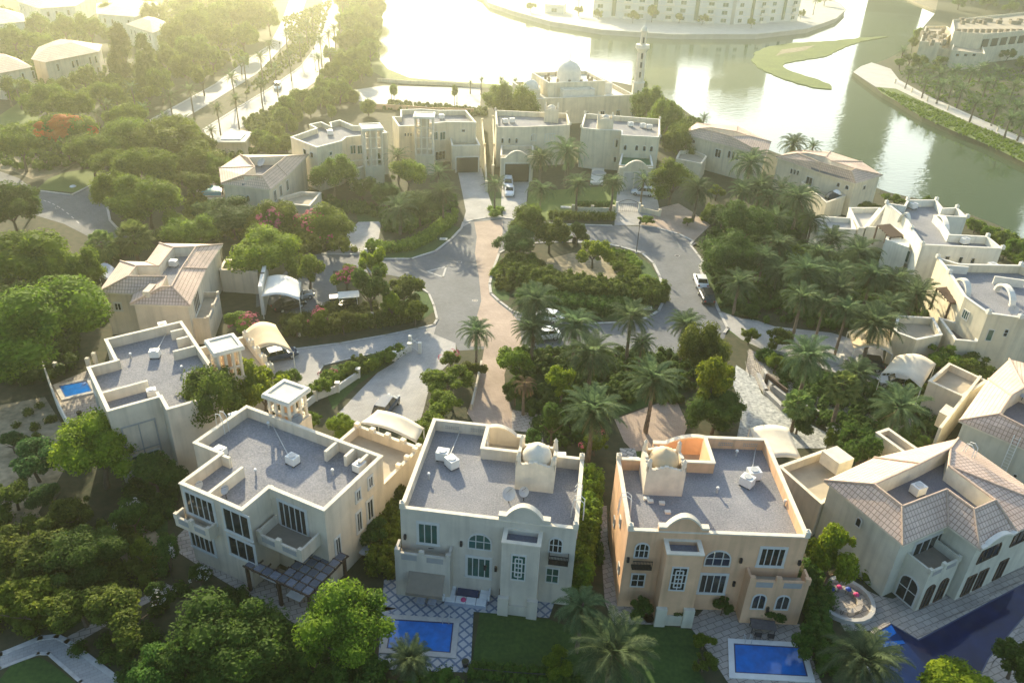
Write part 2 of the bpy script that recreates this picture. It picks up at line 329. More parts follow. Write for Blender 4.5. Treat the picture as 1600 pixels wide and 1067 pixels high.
isl0=GL([(1302,141),(1270,138),(1225,125),(1190,110),(1174,94),(1180,82),(1200,74),(1240,68),(1300,65),(1345,60),(1388,58),(1345,66),(1320,75),(1290,90),(1255,95),(1228,100),(1222,106),(1240,114),(1270,123),(1295,133)],-1.2)
def rough(P,step,amp,seed=1):
    rg=random.Random(seed); out=[]
    for a,b in zip(P,P[1:]+P[:1]):
        L=math.hypot(b[0]-a[0],b[1]-a[1]); n=max(1,int(L/step))
        for k in range(n): t=k/n; out.append((a[0]+(b[0]-a[0])*t+rg.uniform(-amp,amp),a[1]+(b[1]-a[1])*t+rg.uniform(-amp,amp)))
    return out
isl=rough(isl0,3.0,0.55); structure('grass_islet',MB().prism(isl,-3,-0.98),'reed')
inlet=GL([(1222,78),(1250,74),(1275,71),(1255,80),(1225,84),(1212,88)],-0.98); structure('inlet_shine',MB().prism(rough(inlet,2.0,0.3),-1.1,-0.955),'sand')  # pale sand-coloured sheet, painted in for the white shine of a water inlet
def sheet(name,px,z,m_): return structure(name,MB().sheet(GL(px,z),z),m_)
# ---- lake-side grass banks
sheet('grass_bank',[(586,60),(590,90),(606,108),(640,122),(700,127),(800,134),(800,140),(740,136),(690,131),(640,128),(600,122),(560,100),(575,60)],0.02,'reed')
sheet('grass_bank',[(1368,136),(1379,147),(1398,157),(1442,184),(1490,205),(1547,228),(1600,254),(1660,284),(1660,270),(1600,226),(1560,212),(1500,185),(1440,158),(1400,139)],0.02,'reed')
sheet('promenade',[(1333,113),(1345,104),(1362,98),(1392,108),(1405,125),(1450,150),(1518,180),(1600,218),(1700,260),(1700,268),(1600,226),(1500,185),(1440,158),(1400,139),(1368,136)],0.03,'pave_light')
# ---- roads
R_loop=[(470,402),(504,396),(572,397),(600,404),(642,404),(680,392),(705,373),(721,356),(740,345),(787,341),(880,350),(955,352),(1025,355),(1060,365),(1083,376),(1096,388),(1088,380),(1082,384),(1090,398),(1097,410),(1094,418),(1098,432),(1108,450),(1118,472),(1124,488),(1136,512),(1132,528),(1115,552),(1060,562),(1000,547),(940,545),(880,560),(850,575),(816,560),(790,545),(757,545),(715,548),(712,536),(678,522),(683,499),(678,478),(670,459),(656,449),(640,437),(610,430),(560,424),(505,423),(440,470),(400,480),(400,460),(440,430)]
sheet('road',R_loop,0.010,'road_pave')
sheet('road',[(-60,262),(0,268),(30,279),(50,295),(112,304),(155,284),(205,250),(230,258),(190,290),(168,325),(172,345),(190,362),(230,385),(170,395),(135,368),(100,350),(60,338),(30,330),(-60,310)],0.010,'road_pave')
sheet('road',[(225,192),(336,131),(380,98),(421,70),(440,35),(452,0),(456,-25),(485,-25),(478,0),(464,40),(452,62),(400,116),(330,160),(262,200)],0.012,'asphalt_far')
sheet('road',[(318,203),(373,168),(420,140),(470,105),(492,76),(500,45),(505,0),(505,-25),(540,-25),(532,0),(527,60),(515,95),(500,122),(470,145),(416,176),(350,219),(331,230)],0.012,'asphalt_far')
sheet('road_shoulder',[(295,250),(331,226),(416,170),(470,145),(500,122),(520,96),(536,96),(520,128),(480,152),(430,182),(400,215),(430,240),(380,250)],0.011,'sand')
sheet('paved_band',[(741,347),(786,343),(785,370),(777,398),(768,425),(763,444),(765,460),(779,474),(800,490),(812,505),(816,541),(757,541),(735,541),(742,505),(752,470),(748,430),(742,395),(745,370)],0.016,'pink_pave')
# ---- driveways and yards
sheet('driveway',[(678,522),(712,536),(712,551),(702,567),(673,596),(662,640),(655,662),(620,664),(557,658),(520,655),(531,643),(560,612),(590,582),(615,567),(639,541),(652,530)],0.020,'drive_pave')
sheet('driveway',[(460,546),(531,536),(605,523),(660,512),(682,508),(678,522),(652,530),(639,541),(600,548),(557,557),(505,570),(497,583),(505,599),(479,605),(445,585),(400,590),(400,560)],0.022,'drive_pave')
sheet('driveway',[(757,541),(816,541),(796,560),(788,585),(790,610),(804,652),(810,672),(740,660),(730,645),(745,600),(752,572)],0.024,'pink_pave')
sheet('driveway',[(560,347),(596,346),(592,372),(572,397),(504,397),(525,385),(545,362)],0.024,'drive_pave')
sheet('driveway',[(505,423),(520,423),(530,470),(520,488),(440,490),(410,470),(420,450),(470,430),(485,420)],0.025,'road_pave')
sheet('driveway',[(714,262),(752,262),(762,300),(770,325),(787,341),(740,345),(721,356),(728,330),(722,300)],0.021,'drive_pave')
sheet('driveway',[(785,275),(830,275),(824,300),(822,330),(830,345),(787,341),(783,320),(784,300)],0.023,'drive_pave')
sheet('driveway',[(967,283),(1022,286),(1030,325),(1000,352),(960,352),(962,320)],0.023,'drive_pave')
sheet('driveway',[(1030,325),(1060,318),(1080,330),(1110,352),(1085,376),(1060,365),(1025,355),(1000,352)],0.026,'pink_pave')
sheet('driveway',[(1118,480),(1136,490),(1170,496),(1210,510),(1300,520),(1380,545),(1380,600),(1330,590),(1240,560),(1190,545),(1158,530),(1138,514)],0.024,'drive_pave')
sheet('terrace',[(1150,570),(1180,590),(1190,615),(1240,650),(1300,680),(1290,700),(1200,700),(1150,690),(1160,640),(1145,600)],0.030,'crazy_stone')
sheet('terrace',[(1170,545),(1215,565),(1330,600),(1420,640),(1440,690),(1330,690),(1240,640),(1190,610),(1165,580)],0.028,'slab_pave')
sheet('garden_path',[(800,640),(845,648),(850,700),(838,705),(832,676),(800,672)],0.030,'slab_pave')
sheet('garden_path',[(960,655),(1055,620),(1075,665),(1060,700),(990,705),(975,690)],0.030,'pink_pave')
sheet('garden_path',[(968,700),(992,700),(1000,730),(975,730)],0.034,'crazy_pave')
sheet('garden_path',[(932,790),(948,790),(950,850),(962,905),(1000,930),(1060,975),(960,975),(945,940),(940,870)],0.030,'slab_pave')
sheet('patio',[(600,905),(760,905),(875,915),(858,965),(740,955),(735,1050),(590,1045)],0.030,'diamond_tile')
sheet('patio',[(1000,958),(1090,962),(1110,940),(1160,960),(1250,975),(1285,1070),(1140,1070),(1095,1000),(1075,975),(1010,972)],0.030,'slab_pave')
sheet('patio',[(262,852),(300,815),(420,880),(560,940),(620,950),(480,985),(345,905)],0.030,'slab_pave')
sheet('patio',[(80,602),(138,578),(180,640),(170,690),(120,690)],0.030,'slab_pave')
sheet('patio',[(1290,930),(1340,915),(1372,930),(1395,935),(1480,900),(1560,880),(1640,860),(1640,905),(1600,905),(1434,998),(1395,970),(1360,985),(1320,985)],0.034,'slab_pave')
sheet('patio',[(1530,1067),(1600,965),(1680,850),(1720,900),(1620,1070),(1600,1100),(1515,1100)],0.032,'slab_pave')
sheet('patio',[(305,288),(345,280),(350,318),(308,318),(295,300)],0.030,'pave_light')
sheet('parking_lot',[(545,142),(600,134),(752,138),(750,170),(690,172),(600,168),(555,156)],0.012,'pave_light')
sheet('footpath',[(-30,1028),(0,1018),(63,995),(75,992),(100,996),(120,1005),(200,1070),(160,1095),(125,1065),(76,1021),(60,1021),(0,1046),(-30,1056)],0.020,'drive_pave')
kb=MB(); kb.strip(GL([(-30,1034),(0,1023),(63,997),(89,994),(105,1002),(189,1065),(220,1092)]),0.42,0.0,0.07); structure('kerb',kb,'kerb_stone')
kb=MB(); kb.strip(GL([(-30,1054),(0,1044),(60,1021),(76,1021),(126,1065),(150,1090)]),0.25,0.0,0.07); structure('kerb',kb,'kerb_stone')
sheet('footpath',[(98,998),(262,912),(274,917),(112,1008)],0.024,'slab_pave')
sheet('sand_yard',[(-40,640),(70,620),(95,660),(120,700),(85,760),(60,800),(90,850),(40,840),(-40,850)],0.016,'sand')
sheet('sand_yard',[(200,790),(240,800),(265,870),(250,900),(205,890),(170,850)],0.017,'sand')
sheet('sand_yard',[(855,405),(895,395),(940,400),(975,425),(985,450),(950,436),(900,428),(850,432)],0.030,'sand')
sheet('sandy_path',[(-20,250),(78,240),(122,240),(120,255),(90,272),(50,280),(20,268),(-20,265)],0.014,'sand')
sheet('planting_bed',[(780,396),(770,423),(765,444),(767,459),(780,471),(801,487),(850,500),(927,506),(977,504),(1003,500),(1016,494),(1029,486),(1037,470),(1035,449),(1031,433),(1021,412),(1003,396),(969,386),(950,382),(880,378),(820,381),(794,388)],0.016,'soil')
# ---- lawns
for px_,mm in [([(57,296),(75,280),(100,270),(150,262),(157,280),(118,301)],'lawn_light'),([(750,955),(858,967),(880,975),(1050,978),(1085,985),(1095,1005),(1088,1040),(1110,1080),(730,1080),(735,1055)],'lawn'),
    ([(880,978),(1000,958),(1050,1000),(1040,1060),(900,1060)],'lawn'),([(500,590),(505,577),(560,560),(640,543),(612,567),(560,600),(520,640)],'lawn'),
    ([(610,510),(660,500),(680,485),(672,462),(655,451),(630,470),(600,500)],'lawn'),([(940,384),(990,396),(1015,412),(1030,435),(1032,470),(1015,486),(975,500),(930,500),(940,430)],'lawn'),
    ([(779,397),(800,420),(795,470),(781,468),(768,455),(767,443),(771,423)],'lawn'),([(800,486),(860,480),(930,485),(925,500),(850,495)],'lawn'),
    ([(826,300),(965,290),(962,335),(880,345),(830,343),(822,330)],'lawn_light'),([(765,300),(783,300),(785,320),(787,337),(768,335)],'lawn'),
    ([(555,330),(600,335),(596,346),(560,347)],'lawn'),([(572,399),(600,404),(642,404),(680,392),(705,373),(719,356),(700,350),(640,385),(580,385)],'lawn'),
    ([(1098,432),(1112,415),(1140,470),(1190,500),(1160,498),(1124,486),(1108,450)],'lawn'),([(1136,516),(1150,514),(1200,530),(1190,545),(1160,532)],'lawn'),
    ([(0,1060),(20,1035),(62,1026),(80,1036),(130,1075),(60,1100),(-30,1100)],'lawn'),([(800,560),(870,560),(890,620),(850,645),(806,640)],'lawn'),
    ([(950,590),(1060,580),(1080,610),(1050,620),(960,652),(920,620)],'lawn'),([(0,180),(30,160),(60,175),(60,200),(0,215)],'lawn_light'),([(565,283),(620,285),(610,300),(580,300)],'lawn'),([(190,740),(262,770),(262,850),(215,800)],'lawn'),([(985,690),(1030,690),(1035,725),(995,728)],'lawn')]:
    sheet('lawn',px_,0.018+0.002*(len(px_)%4),mm)
# ---- kerbs
def kerb(px_,wd=0.38,h=0.12,m_='kerb_stone'):
    b=MB(); b.strip(GL(px_),wd,0.0,h); structure('kerb',b,m_)
island=[(780,396),(770,423),(765,444),(767,459),(780,471),(801,487),(850,500),(927,506),(977,504),(1003,500),(1016,494),(1029,486),(1037,470),(1035,449),(1031,433),(1021,412),(1003,396),(969,386),(950,382),(880,378),(820,381),(794,388),(780,396)]
kerb(island)
kerb([(504,397),(560,398),(572,398),(600,405),(642,405),(680,393),(705,374),(721,357),(724,348),(740,344),(760,341),(787,340)])
kerb([(788,341),(840,347),(880,351),(955,353)]); kerb([(1000,353),(1025,356),(1060,366),(1083,377)]); kerb([(1083,377),(1078,383),(1090,398),(1099,410),(1093,416),(1098,432),(1112,460),(1124,488),(1137,513),(1132,520)])
kerb([(656,449),(670,459),(678,478),(683,499),(678,508),(652,514),(605,524),(531,537),(462,546)],0.3)
kerb([(652,530),(639,541),(557,558),(505,571),(497,584),(505,600)],0.2,0.10)
kerb([(57,298),(112,305),(157,283),(205,250)]); kerb([(168,325),(172,345),(190,364)])
kerb([(231,191),(336,133),(380,100),(421,72),(441,35),(453,0)],0.5); kerb([(262,200),(330,160),(400,116),(452,62),(464,40),(478,0)],0.5)
kerb([(318,203),(373,168),(420,140),(470,105),(492,76),(500,45),(505,0)],0.5); kerb([(331,230),(416,173),(470,145),(500,122),(515,95),(527,60),(532,0)],0.5)
tri=MB(); pts=GL([(667,424),(697,417),(692,433),(667,424)],0.02); tri.strip(pts,0.28,0.012,0.030); structure('road_marking',tri,'kerb_stone')
dash=MB()
for k in range(9):
    t=k/9.0; a=(62+58*t+8*t*t,312+34*t*t+8*t); b_=(a[0]+3.2,a[1]+1.2+2.0*t); dash.strip(GL([a,b_]),0.16,0.011,0.022)
structure('road_marking',dash,'kerb_stone')
# ================================================================ BUILDINGS
def window(par,A,B,px,arch=False,nv=2,nh=1,fr='frame_white',gl='glass_teal',z=None,sr=None,surround=None,lattice=False):
    """px: left,top,right,bottom in photo pixels on the wall plane A->B"""
    if px is not None:
        cy=(px[1]+px[3])/2; cx=(px[0]+px[2])/2
        s0,_=on_wall(px[0],cy,A,B); s1,_=on_wall(px[2],cy,A,B); _,z1=on_wall(cx,px[1],A,B); _,z0=on_wall(cx,px[3],A,B)
    if sr: s0,s1=sr
    if z: z0,z1=z
    if s0>s1: s0,s1=s1,s0
    L=math.hypot(B[0]-A[0],B[1]-A[1]); ux,uy=(B[0]-A[0])/L,(B[1]-A[1])/L; nx,ny=uy,-ux
    def W(s,d,zz): return (A[0]+ux*s+nx*d,A[1]+uy*s+ny*d,zz)
    def bar(mb,a0,a1,b0,b1,d0,d1):
        vs=[W(s,d,zz) for d in (d0,d1) for s,zz in ((a0,b0),(a1,b0),(a1,b1),(a0,b1))]
        mb.add(vs,[(0,1,2,3),(7,6,5,4),(0,4,5,1),(1,5,6,2),(2,6,7,3),(3,7,4,0)])
    f=MB(); t=min(0.11,(s1-s0)*0.12); wd=s1-s0; mid=(s0+s1)/2
    if arch:
        r=wd/2; zc=max(z0+0.2,z1-r); rz=z1-zc; n=10
        op=[(mid-r*math.cos(math.pi*k/n),zc+rz*math.sin(math.pi*k/n)**0.85) for k in range(n+1)]
        ip=[(mid-(r-t)*math.cos(math.pi*k/n),zc+(rz-t)*math.sin(math.pi*k/n)**0.85) for k in range(n+1)]
        for k in range(n):
            vs=[W(*q) for q in [(op[k][0],0.09,op[k][1]),(op[k+1][0],0.09,op[k+1][1]),(ip[k+1][0],0.09,ip[k+1][1]),(ip[k][0],0.09,ip[k][1]),(op[k][0],0.0,op[k][1]),(op[k+1][0],0.0,op[k+1][1]),(ip[k+1][0],0.0,ip[k+1][1]),(ip[k][0],0.0,ip[k][1])]]
            f.add(vs,[(3,2,1,0),(4,0,1,5),(7,6,2,3)])
        bar(f,s0,s0+t,z0+t,zc,0,0.09); bar(f,s1-t,s1,z0+t,zc,0,0.09); bar(f,s0,s1,z0,z0+t,0,0.09)
        outl=[(s0+t,z0+t)]+ip+[(s1-t,z0+t)]
        top=lambda s: zc+(rz-t)*max(0.0,1-((s-mid)/(r-t+1e-6))**2)**0.43
    else:
        bar(f,s0,s0+t,z0+t,z1-t,0,0.09); bar(f,s1-t,s1,z0+t,z1-t,0,0.09); bar(f,s0,s1,z0,z0+t,0,0.09); bar(f,s0,s1,z1-t,z1,0,0.09)
        outl=[(s0+t,z0+t),(s0+t,z1-t),(s1-t,z1-t),(s1-t,z0+t)]; top=lambda s:z1-t
    for k in range(1,nv):
        s=s0+wd*k/nv; bar(f,s-0.035,s+0.035,z0+t,top(s),0.02,0.075)
    for k in range(1,nh):
        zz=z0+(z1-z0)*k/nh; bar(f,s0+t,s1-t,zz-0.03,zz+0.03,0.02,0.07)
    if lattice:
        a0,a1=s0+wd*0.28,s1-wd*0.28
        for s in (a0,a1): bar(f,s-0.05,s+0.05,z0+(z1-z0)*0.15,z1-(z1-z0)*0.15,0.02,0.085)
        for q in (0.15,0.32,0.5,0.68,0.85): bar(f,a0,a1,z0+(z1-z0)*q-0.045,z0+(z1-z0)*q+0.045,0.02,0.083)
    if surround:
        e=0.11; bar(f,s0-e,s0,z0-e,z1+e,0,0.06); bar(f,s1,s1+e,z0-e,z1+e,0,0.06); bar(f,s0,s1,z1,z1+e,0,0.06); bar(f,s0-e*1.4,s1+e*1.4,z0-e,z0,0,0.12)
    w_=obj('window',f,fr,par)
    p=MB(); p.add([W(s,0.03,zz) for s,zz in outl],[tuple(range(len(outl)-1,-1,-1))]); obj('pane',p,gl,w_)
    return w_
def wallbox(par,name,A,B,s0,s1,d0,d1,z0,z1,m_,mb=None):
    L=math.hypot(B[0]-A[0],B[1]-A[1]); ux,uy=(B[0]-A[0])/L,(B[1]-A[1])/L; nx,ny=uy,-ux
    q=mb or MB(); q.box(s0,s1,d0,d1,z0,z1,lambda s,d:(A[0]+ux*s+nx*d,A[1]+uy*s+ny*d))
    if mb is None: return obj(name,q,m_,par)
def flat_block(par,P,H,dz,wm='wall_grey',cm='cap_cream',dm='gravel',th=0.24,names=('wall','parapet_cap','roof_deck'),z0=0.0):
    P=ccw(P); I=inset(P,th); mb=MB(); n=len(P)
    mb.ring(P,I,z0,H); obj(names[0],mb,wm,par)
    cp=MB(); O2=inset(P,-0.06); I2=inset(P,th+0.05); cp.ring(O2,I2,H-0.02,H+0.09)
    cp.add([(x,y,H-0.02) for x,y in O2]+[(x,y,H-0.02) for x,y in I2],[((i+1)%n,i,i+n,(i+1)%n+n) for i in range(n)])
    obj(names[1],cp,cm,par)
    obj(names[2],MB().prism(I,dz-0.25,dz),dm,par)
    return P
def pinnacles(par,pts,H,m_='cap_cream',s=0.32,h=0.55):
    for x,y in pts: obj('corner_post',MB().box(x-s/2-.05,x+s/2+.05,y-s/2-.05,y+s/2+.05,H+0.08,H+h).cyl(x,y,H+h-.01,H+h+0.18,s/2,0.05,6),m_,par)
def stub(par,a,b,H,dz,m_,th=0.28):
    mb=MB(); mb.strip([a,b],th,dz,H+0.03); return obj('roof_fin',mb,m_,par)
def arch_gable(par,fr,u0,u1,v,z0,z1,zp,m_,cm='cap_cream',th=0.35,n=20):
    """curved gable wall: shoulders at z1, hump up to zp"""
    mb=MB(); cp=MB(); prof=[]
    for k in range(n+1):
        t=k/n; h=z1+(zp-z1)*(max(0.0,math.cos((t-0.5)*2*math.pi*0.72))**0.8 if abs(t-0.5)<0.347 else 0.0)
        prof.append((u0+(u1-u0)*t,h))
    vs=[fr(u,v)+(z0,) for u,_ in prof]+[fr(u,v)+(h,) for u,h in prof]+[fr(u,v+th)+(z0,) for u,_ in prof]+[fr(u,v+th)+(h,) for u,h in prof]
    N=n+1; fs=[]
    for k in range(n): fs+=[(k,k+1,k+1+N,k+N),(k+1+2*N,k+2*N,k+3*N,k+1+3*N)]
    fs+=[(0,N,3*N,2*N),(n,n+2*N,n+3*N,n+N)]
    mb.add(vs,fs); obj('gable',mb,m_,par)
    vs=[];fs=[]
    for (u,h) in prof:
        vs+=[fr(u,v-0.09)+(h,),fr(u,v+th+0.09)+(h,),fr(u,v+th+0.09)+(h+0.16,),fr(u,v-0.09)+(h+0.16,)]
    for k in range(n):
        a=4*k;b=a+4
        fs+=[(a+3,b+3,b+2,a+2),(a,b,b+3,a+3),(a+1,a+2,b+2,b+1),(a,a+1,b+1,b)]
    fs+=[(0,3,2,1),(4*n,4*n+1,4*n+2,4*n+3)]
    cp.add(vs,fs); obj('gable_coping',cp,cm,par)
def dome_tower(par,fr,u0,u1,v0,v1,z0,z1,wm,dm,cm='cap_cream',r=None):
    P=[fr(u0,v0),fr(u1,v0),fr(u1,v1),fr(u0,v1)]; I=inset(ccw(P),0.28)
    mb=MB(); mb.ring(ccw(P),I,z0,z1-0.25); obj('dome_tower',mb,wm,par)
    obj('tower_deck',MB().prism(I,z1-1.0,z1-0.75),cm,par)
    # scalloped battlement
    b=MB()
    for (a,c) in zip(P,P[1:]+P[:1]):
        L=math.hypot(c[0]-a[0],c[1]-a[1]); n=9; ux,uy=(c[0]-a[0])/L,(c[1]-a[1])/L; nx,ny=-uy,ux
        for k in range(n):
            s0=L*k/n;s1=L*(k+1)/n; q=abs((k+0.5)/n-0.5)*2; h=0.12+0.42*(1-q)**1.3 if q<0.75 else 0.12+0.65*(q-0.75)*4
            s0+=0.0;b.prism([(a[0]+ux*s0,a[1]+uy*s0),(a[0]+ux*s1,a[1]+uy*s1),(a[0]+ux*s1+nx*0.28,a[1]+uy*s1+ny*0.28),(a[0]+ux*s0+nx*0.28,a[1]+uy*s0+ny*0.28)],z1-0.25,z1-0.25+h)
        b.cyl(a[0]+(nx+ux)*0.2,a[1]+(ny+uy)*0.2,z1-0.25,z1+0.75,0.26,0.16,8); b.cyl(a[0]+(nx+ux)*0.2,a[1]+(ny+uy)*0.2,z1+0.75,z1+1.05,0.20,0.02,8)
    obj('battlement',b,cm,par)
    c=fr((u0+u1)/2,(v0+v1)/2); r=r or min(u1-u0,v1-v0)/2-0.45
    d=MB(); d.cyl(c[0],c[1],z1-0.9,z1-0.2,r,r,28,False); d.dome(c[0],c[1],z1-0.2,r,r*0.95,28,9,0.95,0.12); obj('dome',d,dm,par,smooth=True)
def wind_tower(par,fr,u0,u1,v0,v1,z0,z1,wm='cap_cream',bm='wall_peach'):
    """open columned tower with a flat overhanging slab"""
    c=MB(); 
    nu=3
    for i in range(nu+1):
        for j in range(nu+1):
            if 0<i<nu and 0<j<nu: continue
            u=u0+(u1-u0)*i/nu; v=v0+(v1-v0)*j/nu; x,y=fr(u,v); c.cyl(x,y,z0,z1-0.25,0.17,0.17,8,False)
    obj('tower_columns',c,wm,par)
    for zz in [z0+0.02]+[q for q in (z0+1.2,z0+3.4,z0+5.4) if q<z1-1.4]: obj('tower_band',MB().ring(ccw([fr(u0-.15,v0-.15),fr(u1+.15,v0-.15),fr(u1+.15,v1+.15),fr(u0-.15,v1+.15)]),inset(ccw([fr(u0-.15,v0-.15),fr(u1+.15,v0-.15),fr(u1+.15,v1+.15),fr(u0-.15,v1+.15)]),0.3),zz,zz+0.16),wm,par)
    k=MB().prism([fr(u0+.75,v0+.75),fr(u1-.75,v0+.75),fr(u1-.75,v1-.75),fr(u0+.75,v1-.75)],z0-0.5,z1-0.3); obj('tower_core',k,bm,par)
    O=ccw([fr(u0-.45,v0-.45),fr(u1+.45,v0-.45),fr(u1+.45,v1+.45),fr(u0-.45,v1+.45)])
    s=MB().prism(O,z1-0.28,z1,True); obj('tower_slab',s,'cap_white',par)
    s=MB().ring(inset(O,0.06),inset(O,0.4),z1+0.002,z1+0.16); obj('tower_rim',s,'cap_white',par)
    obj('tower_top',MB().prism(inset(O,0.45),z1+0.002,z1+0.03),'cap_cream',par)
def balcony(par,A,B,s0,s1,d,zf,hp,wm,cm,front_gaps=True,solid_to=None,deck='deck_tan'):
    w=MB(); z0=solid_to if solid_to is not None else zf-0.35
    wallbox(par,'',A,B,s0,s1,0.0,d,z0,zf,None,w)
    wallbox(par,'',A,B,s0,s0+0.2,0.0,d-0.2,zf,zf+hp,None,w); wallbox(par,'',A,B,s1-0.2,s1,0.0,d-0.2,zf,zf+hp,None,w); wallbox(par,'',A,B,s0,s1,d-0.2,d,zf,zf+hp*0.75,None,w)
    for q in (0.0,0.44,0.92): wallbox(par,'',A,B,s0+(s1-s0)*q,s0+(s1-s0)*q+min(0.5,(s1-s0)*0.08)+0.05,d-0.26,d+0.05,zf+hp*0.5,zf+hp+0.12,None,w)
    obj('balcony',w,wm,par)
    dk=MB(); wallbox(par,'',A,B,s0+0.2,s1-0.2,0.02,d-0.2,zf,zf+0.03,None,dk); obj('balcony_floor',dk,deck,par)
    for q0,q1 in ((0.12,0.4),(0.58,0.88)): wallbox(par,'balcony_grille',A,B,s0+(s1-s0)*q0,s0+(s1-s0)*q1,d,d+0.03,zf+0.08,zf+hp*0.62,'frame_grey')
def slope_roof(par,pairs,ze,zi,dz,wm='wall_cream',deck='gravel_dark',inset_w=0.4,z0=0.0,roofm='roof_tile'):
    O=[G(a[0],a[1],ze) if not isinstance(a[0],float) else a for a,b in pairs]; I=[G(b[0],b[1],zi) if not isinstance(b[0],float) else b for a,b in pairs]
    if area(O)<0: O=O[::-1]; I=I[::-1]
    n=len(O); mb=MB(); uvs=[]
    for i in range(n):
        j=(i+1)%n; a,b_,c,d=O[i]+(ze,),O[j]+(ze,),I[j]+(zi,),I[i]+(zi,)
        deg=math.hypot(c[0]-d[0],c[1]-d[1])<0.05
        e=Vector((b_[0]-a[0],b_[1]-a[1],0)); L=e.length or 1; e/=L
        def uvp(p):
            q=Vector((p[0]-a[0],p[1]-a[1],p[2]-a[2])); u=q.dot(e); v=(q-e*u).length; return (u,v)
        ps=[a,b_,c] if deg else [a,b_,c,d]
        k=len(mb.v); mb.v+=ps; mb.f.append(tuple(range(k,k+len(ps)))); uvs.append([uvp(p) for p in ps])
    obj('roof',mb,roofm,par,uvf=uvs)
    rd=MB()
    for i in range(n):
        j=(i+1)%n; a=np.array(O[i]+(ze+0.04,)); b_=np.array(I[i]+(zi+0.04,)); rd.tube([a,b_],0.12,6)
        if math.hypot(I[i][0]-I[j][0],I[i][1]-I[j][1])>0.1: rd.tube([np.array(I[i]+(zi+0.03,)),np.array(I[j]+(zi+0.03,))],0.11,6)
    obj('ridge_tiles',rd,'ridge_tile',par)
    fa=MB(); Oi=inset(O,0.05)
    for i in range(n):
        j=(i+1)%n; fa.add([O[i]+(ze-0.18,),O[j]+(ze-0.18,),O[j]+(ze-0.003,),O[i]+(ze-0.003,)],[(0,1,2,3)])
    W=inset(O,inset_w); 
    for i in range(n):
        j=(i+1)%n; fa.add([O[i]+(ze-0.18,),O[j]+(ze-0.18,),W[j]+(ze-0.18,),W[i]+(ze-0.18,)],[(3,2,1,0)])
    obj('eaves',fa,'cap_cream',par)
    wl=MB()
    for i in range(n):
        j=(i+1)%n; wl.add([W[i]+(z0,),W[j]+(z0,),W[j]+(ze-0.1,),W[i]+(ze-0.1,)],[(0,1,2,3)])
    obj('wall',wl,wm,par)
    if abs(area(I))>1:
        iw=MB(); I2=inset(I,0.06)
        for i in range(n):
            j=(i+1)%n
            if math.hypot(I[i][0]-I[j][0],I[i][1]-I[j][1])<0.1: continue
            iw.add([I2[i]+(dz,),I2[j]+(dz,),I2[j]+(zi-0.02,),I2[i]+(zi-0.02,)],[(3,2,1,0)])
        obj('well_wall',iw,'cap_cream',par)
        obj('roof_deck',MB().prism(inset(I,-0.3),dz-0.3,dz),deck,par)
    return O,W,I
def house(name,label,px,z=0,cat='house'):
    x,y=G(px[0],px[1],z); return thing(name,label,cat,(x,y,0.0))
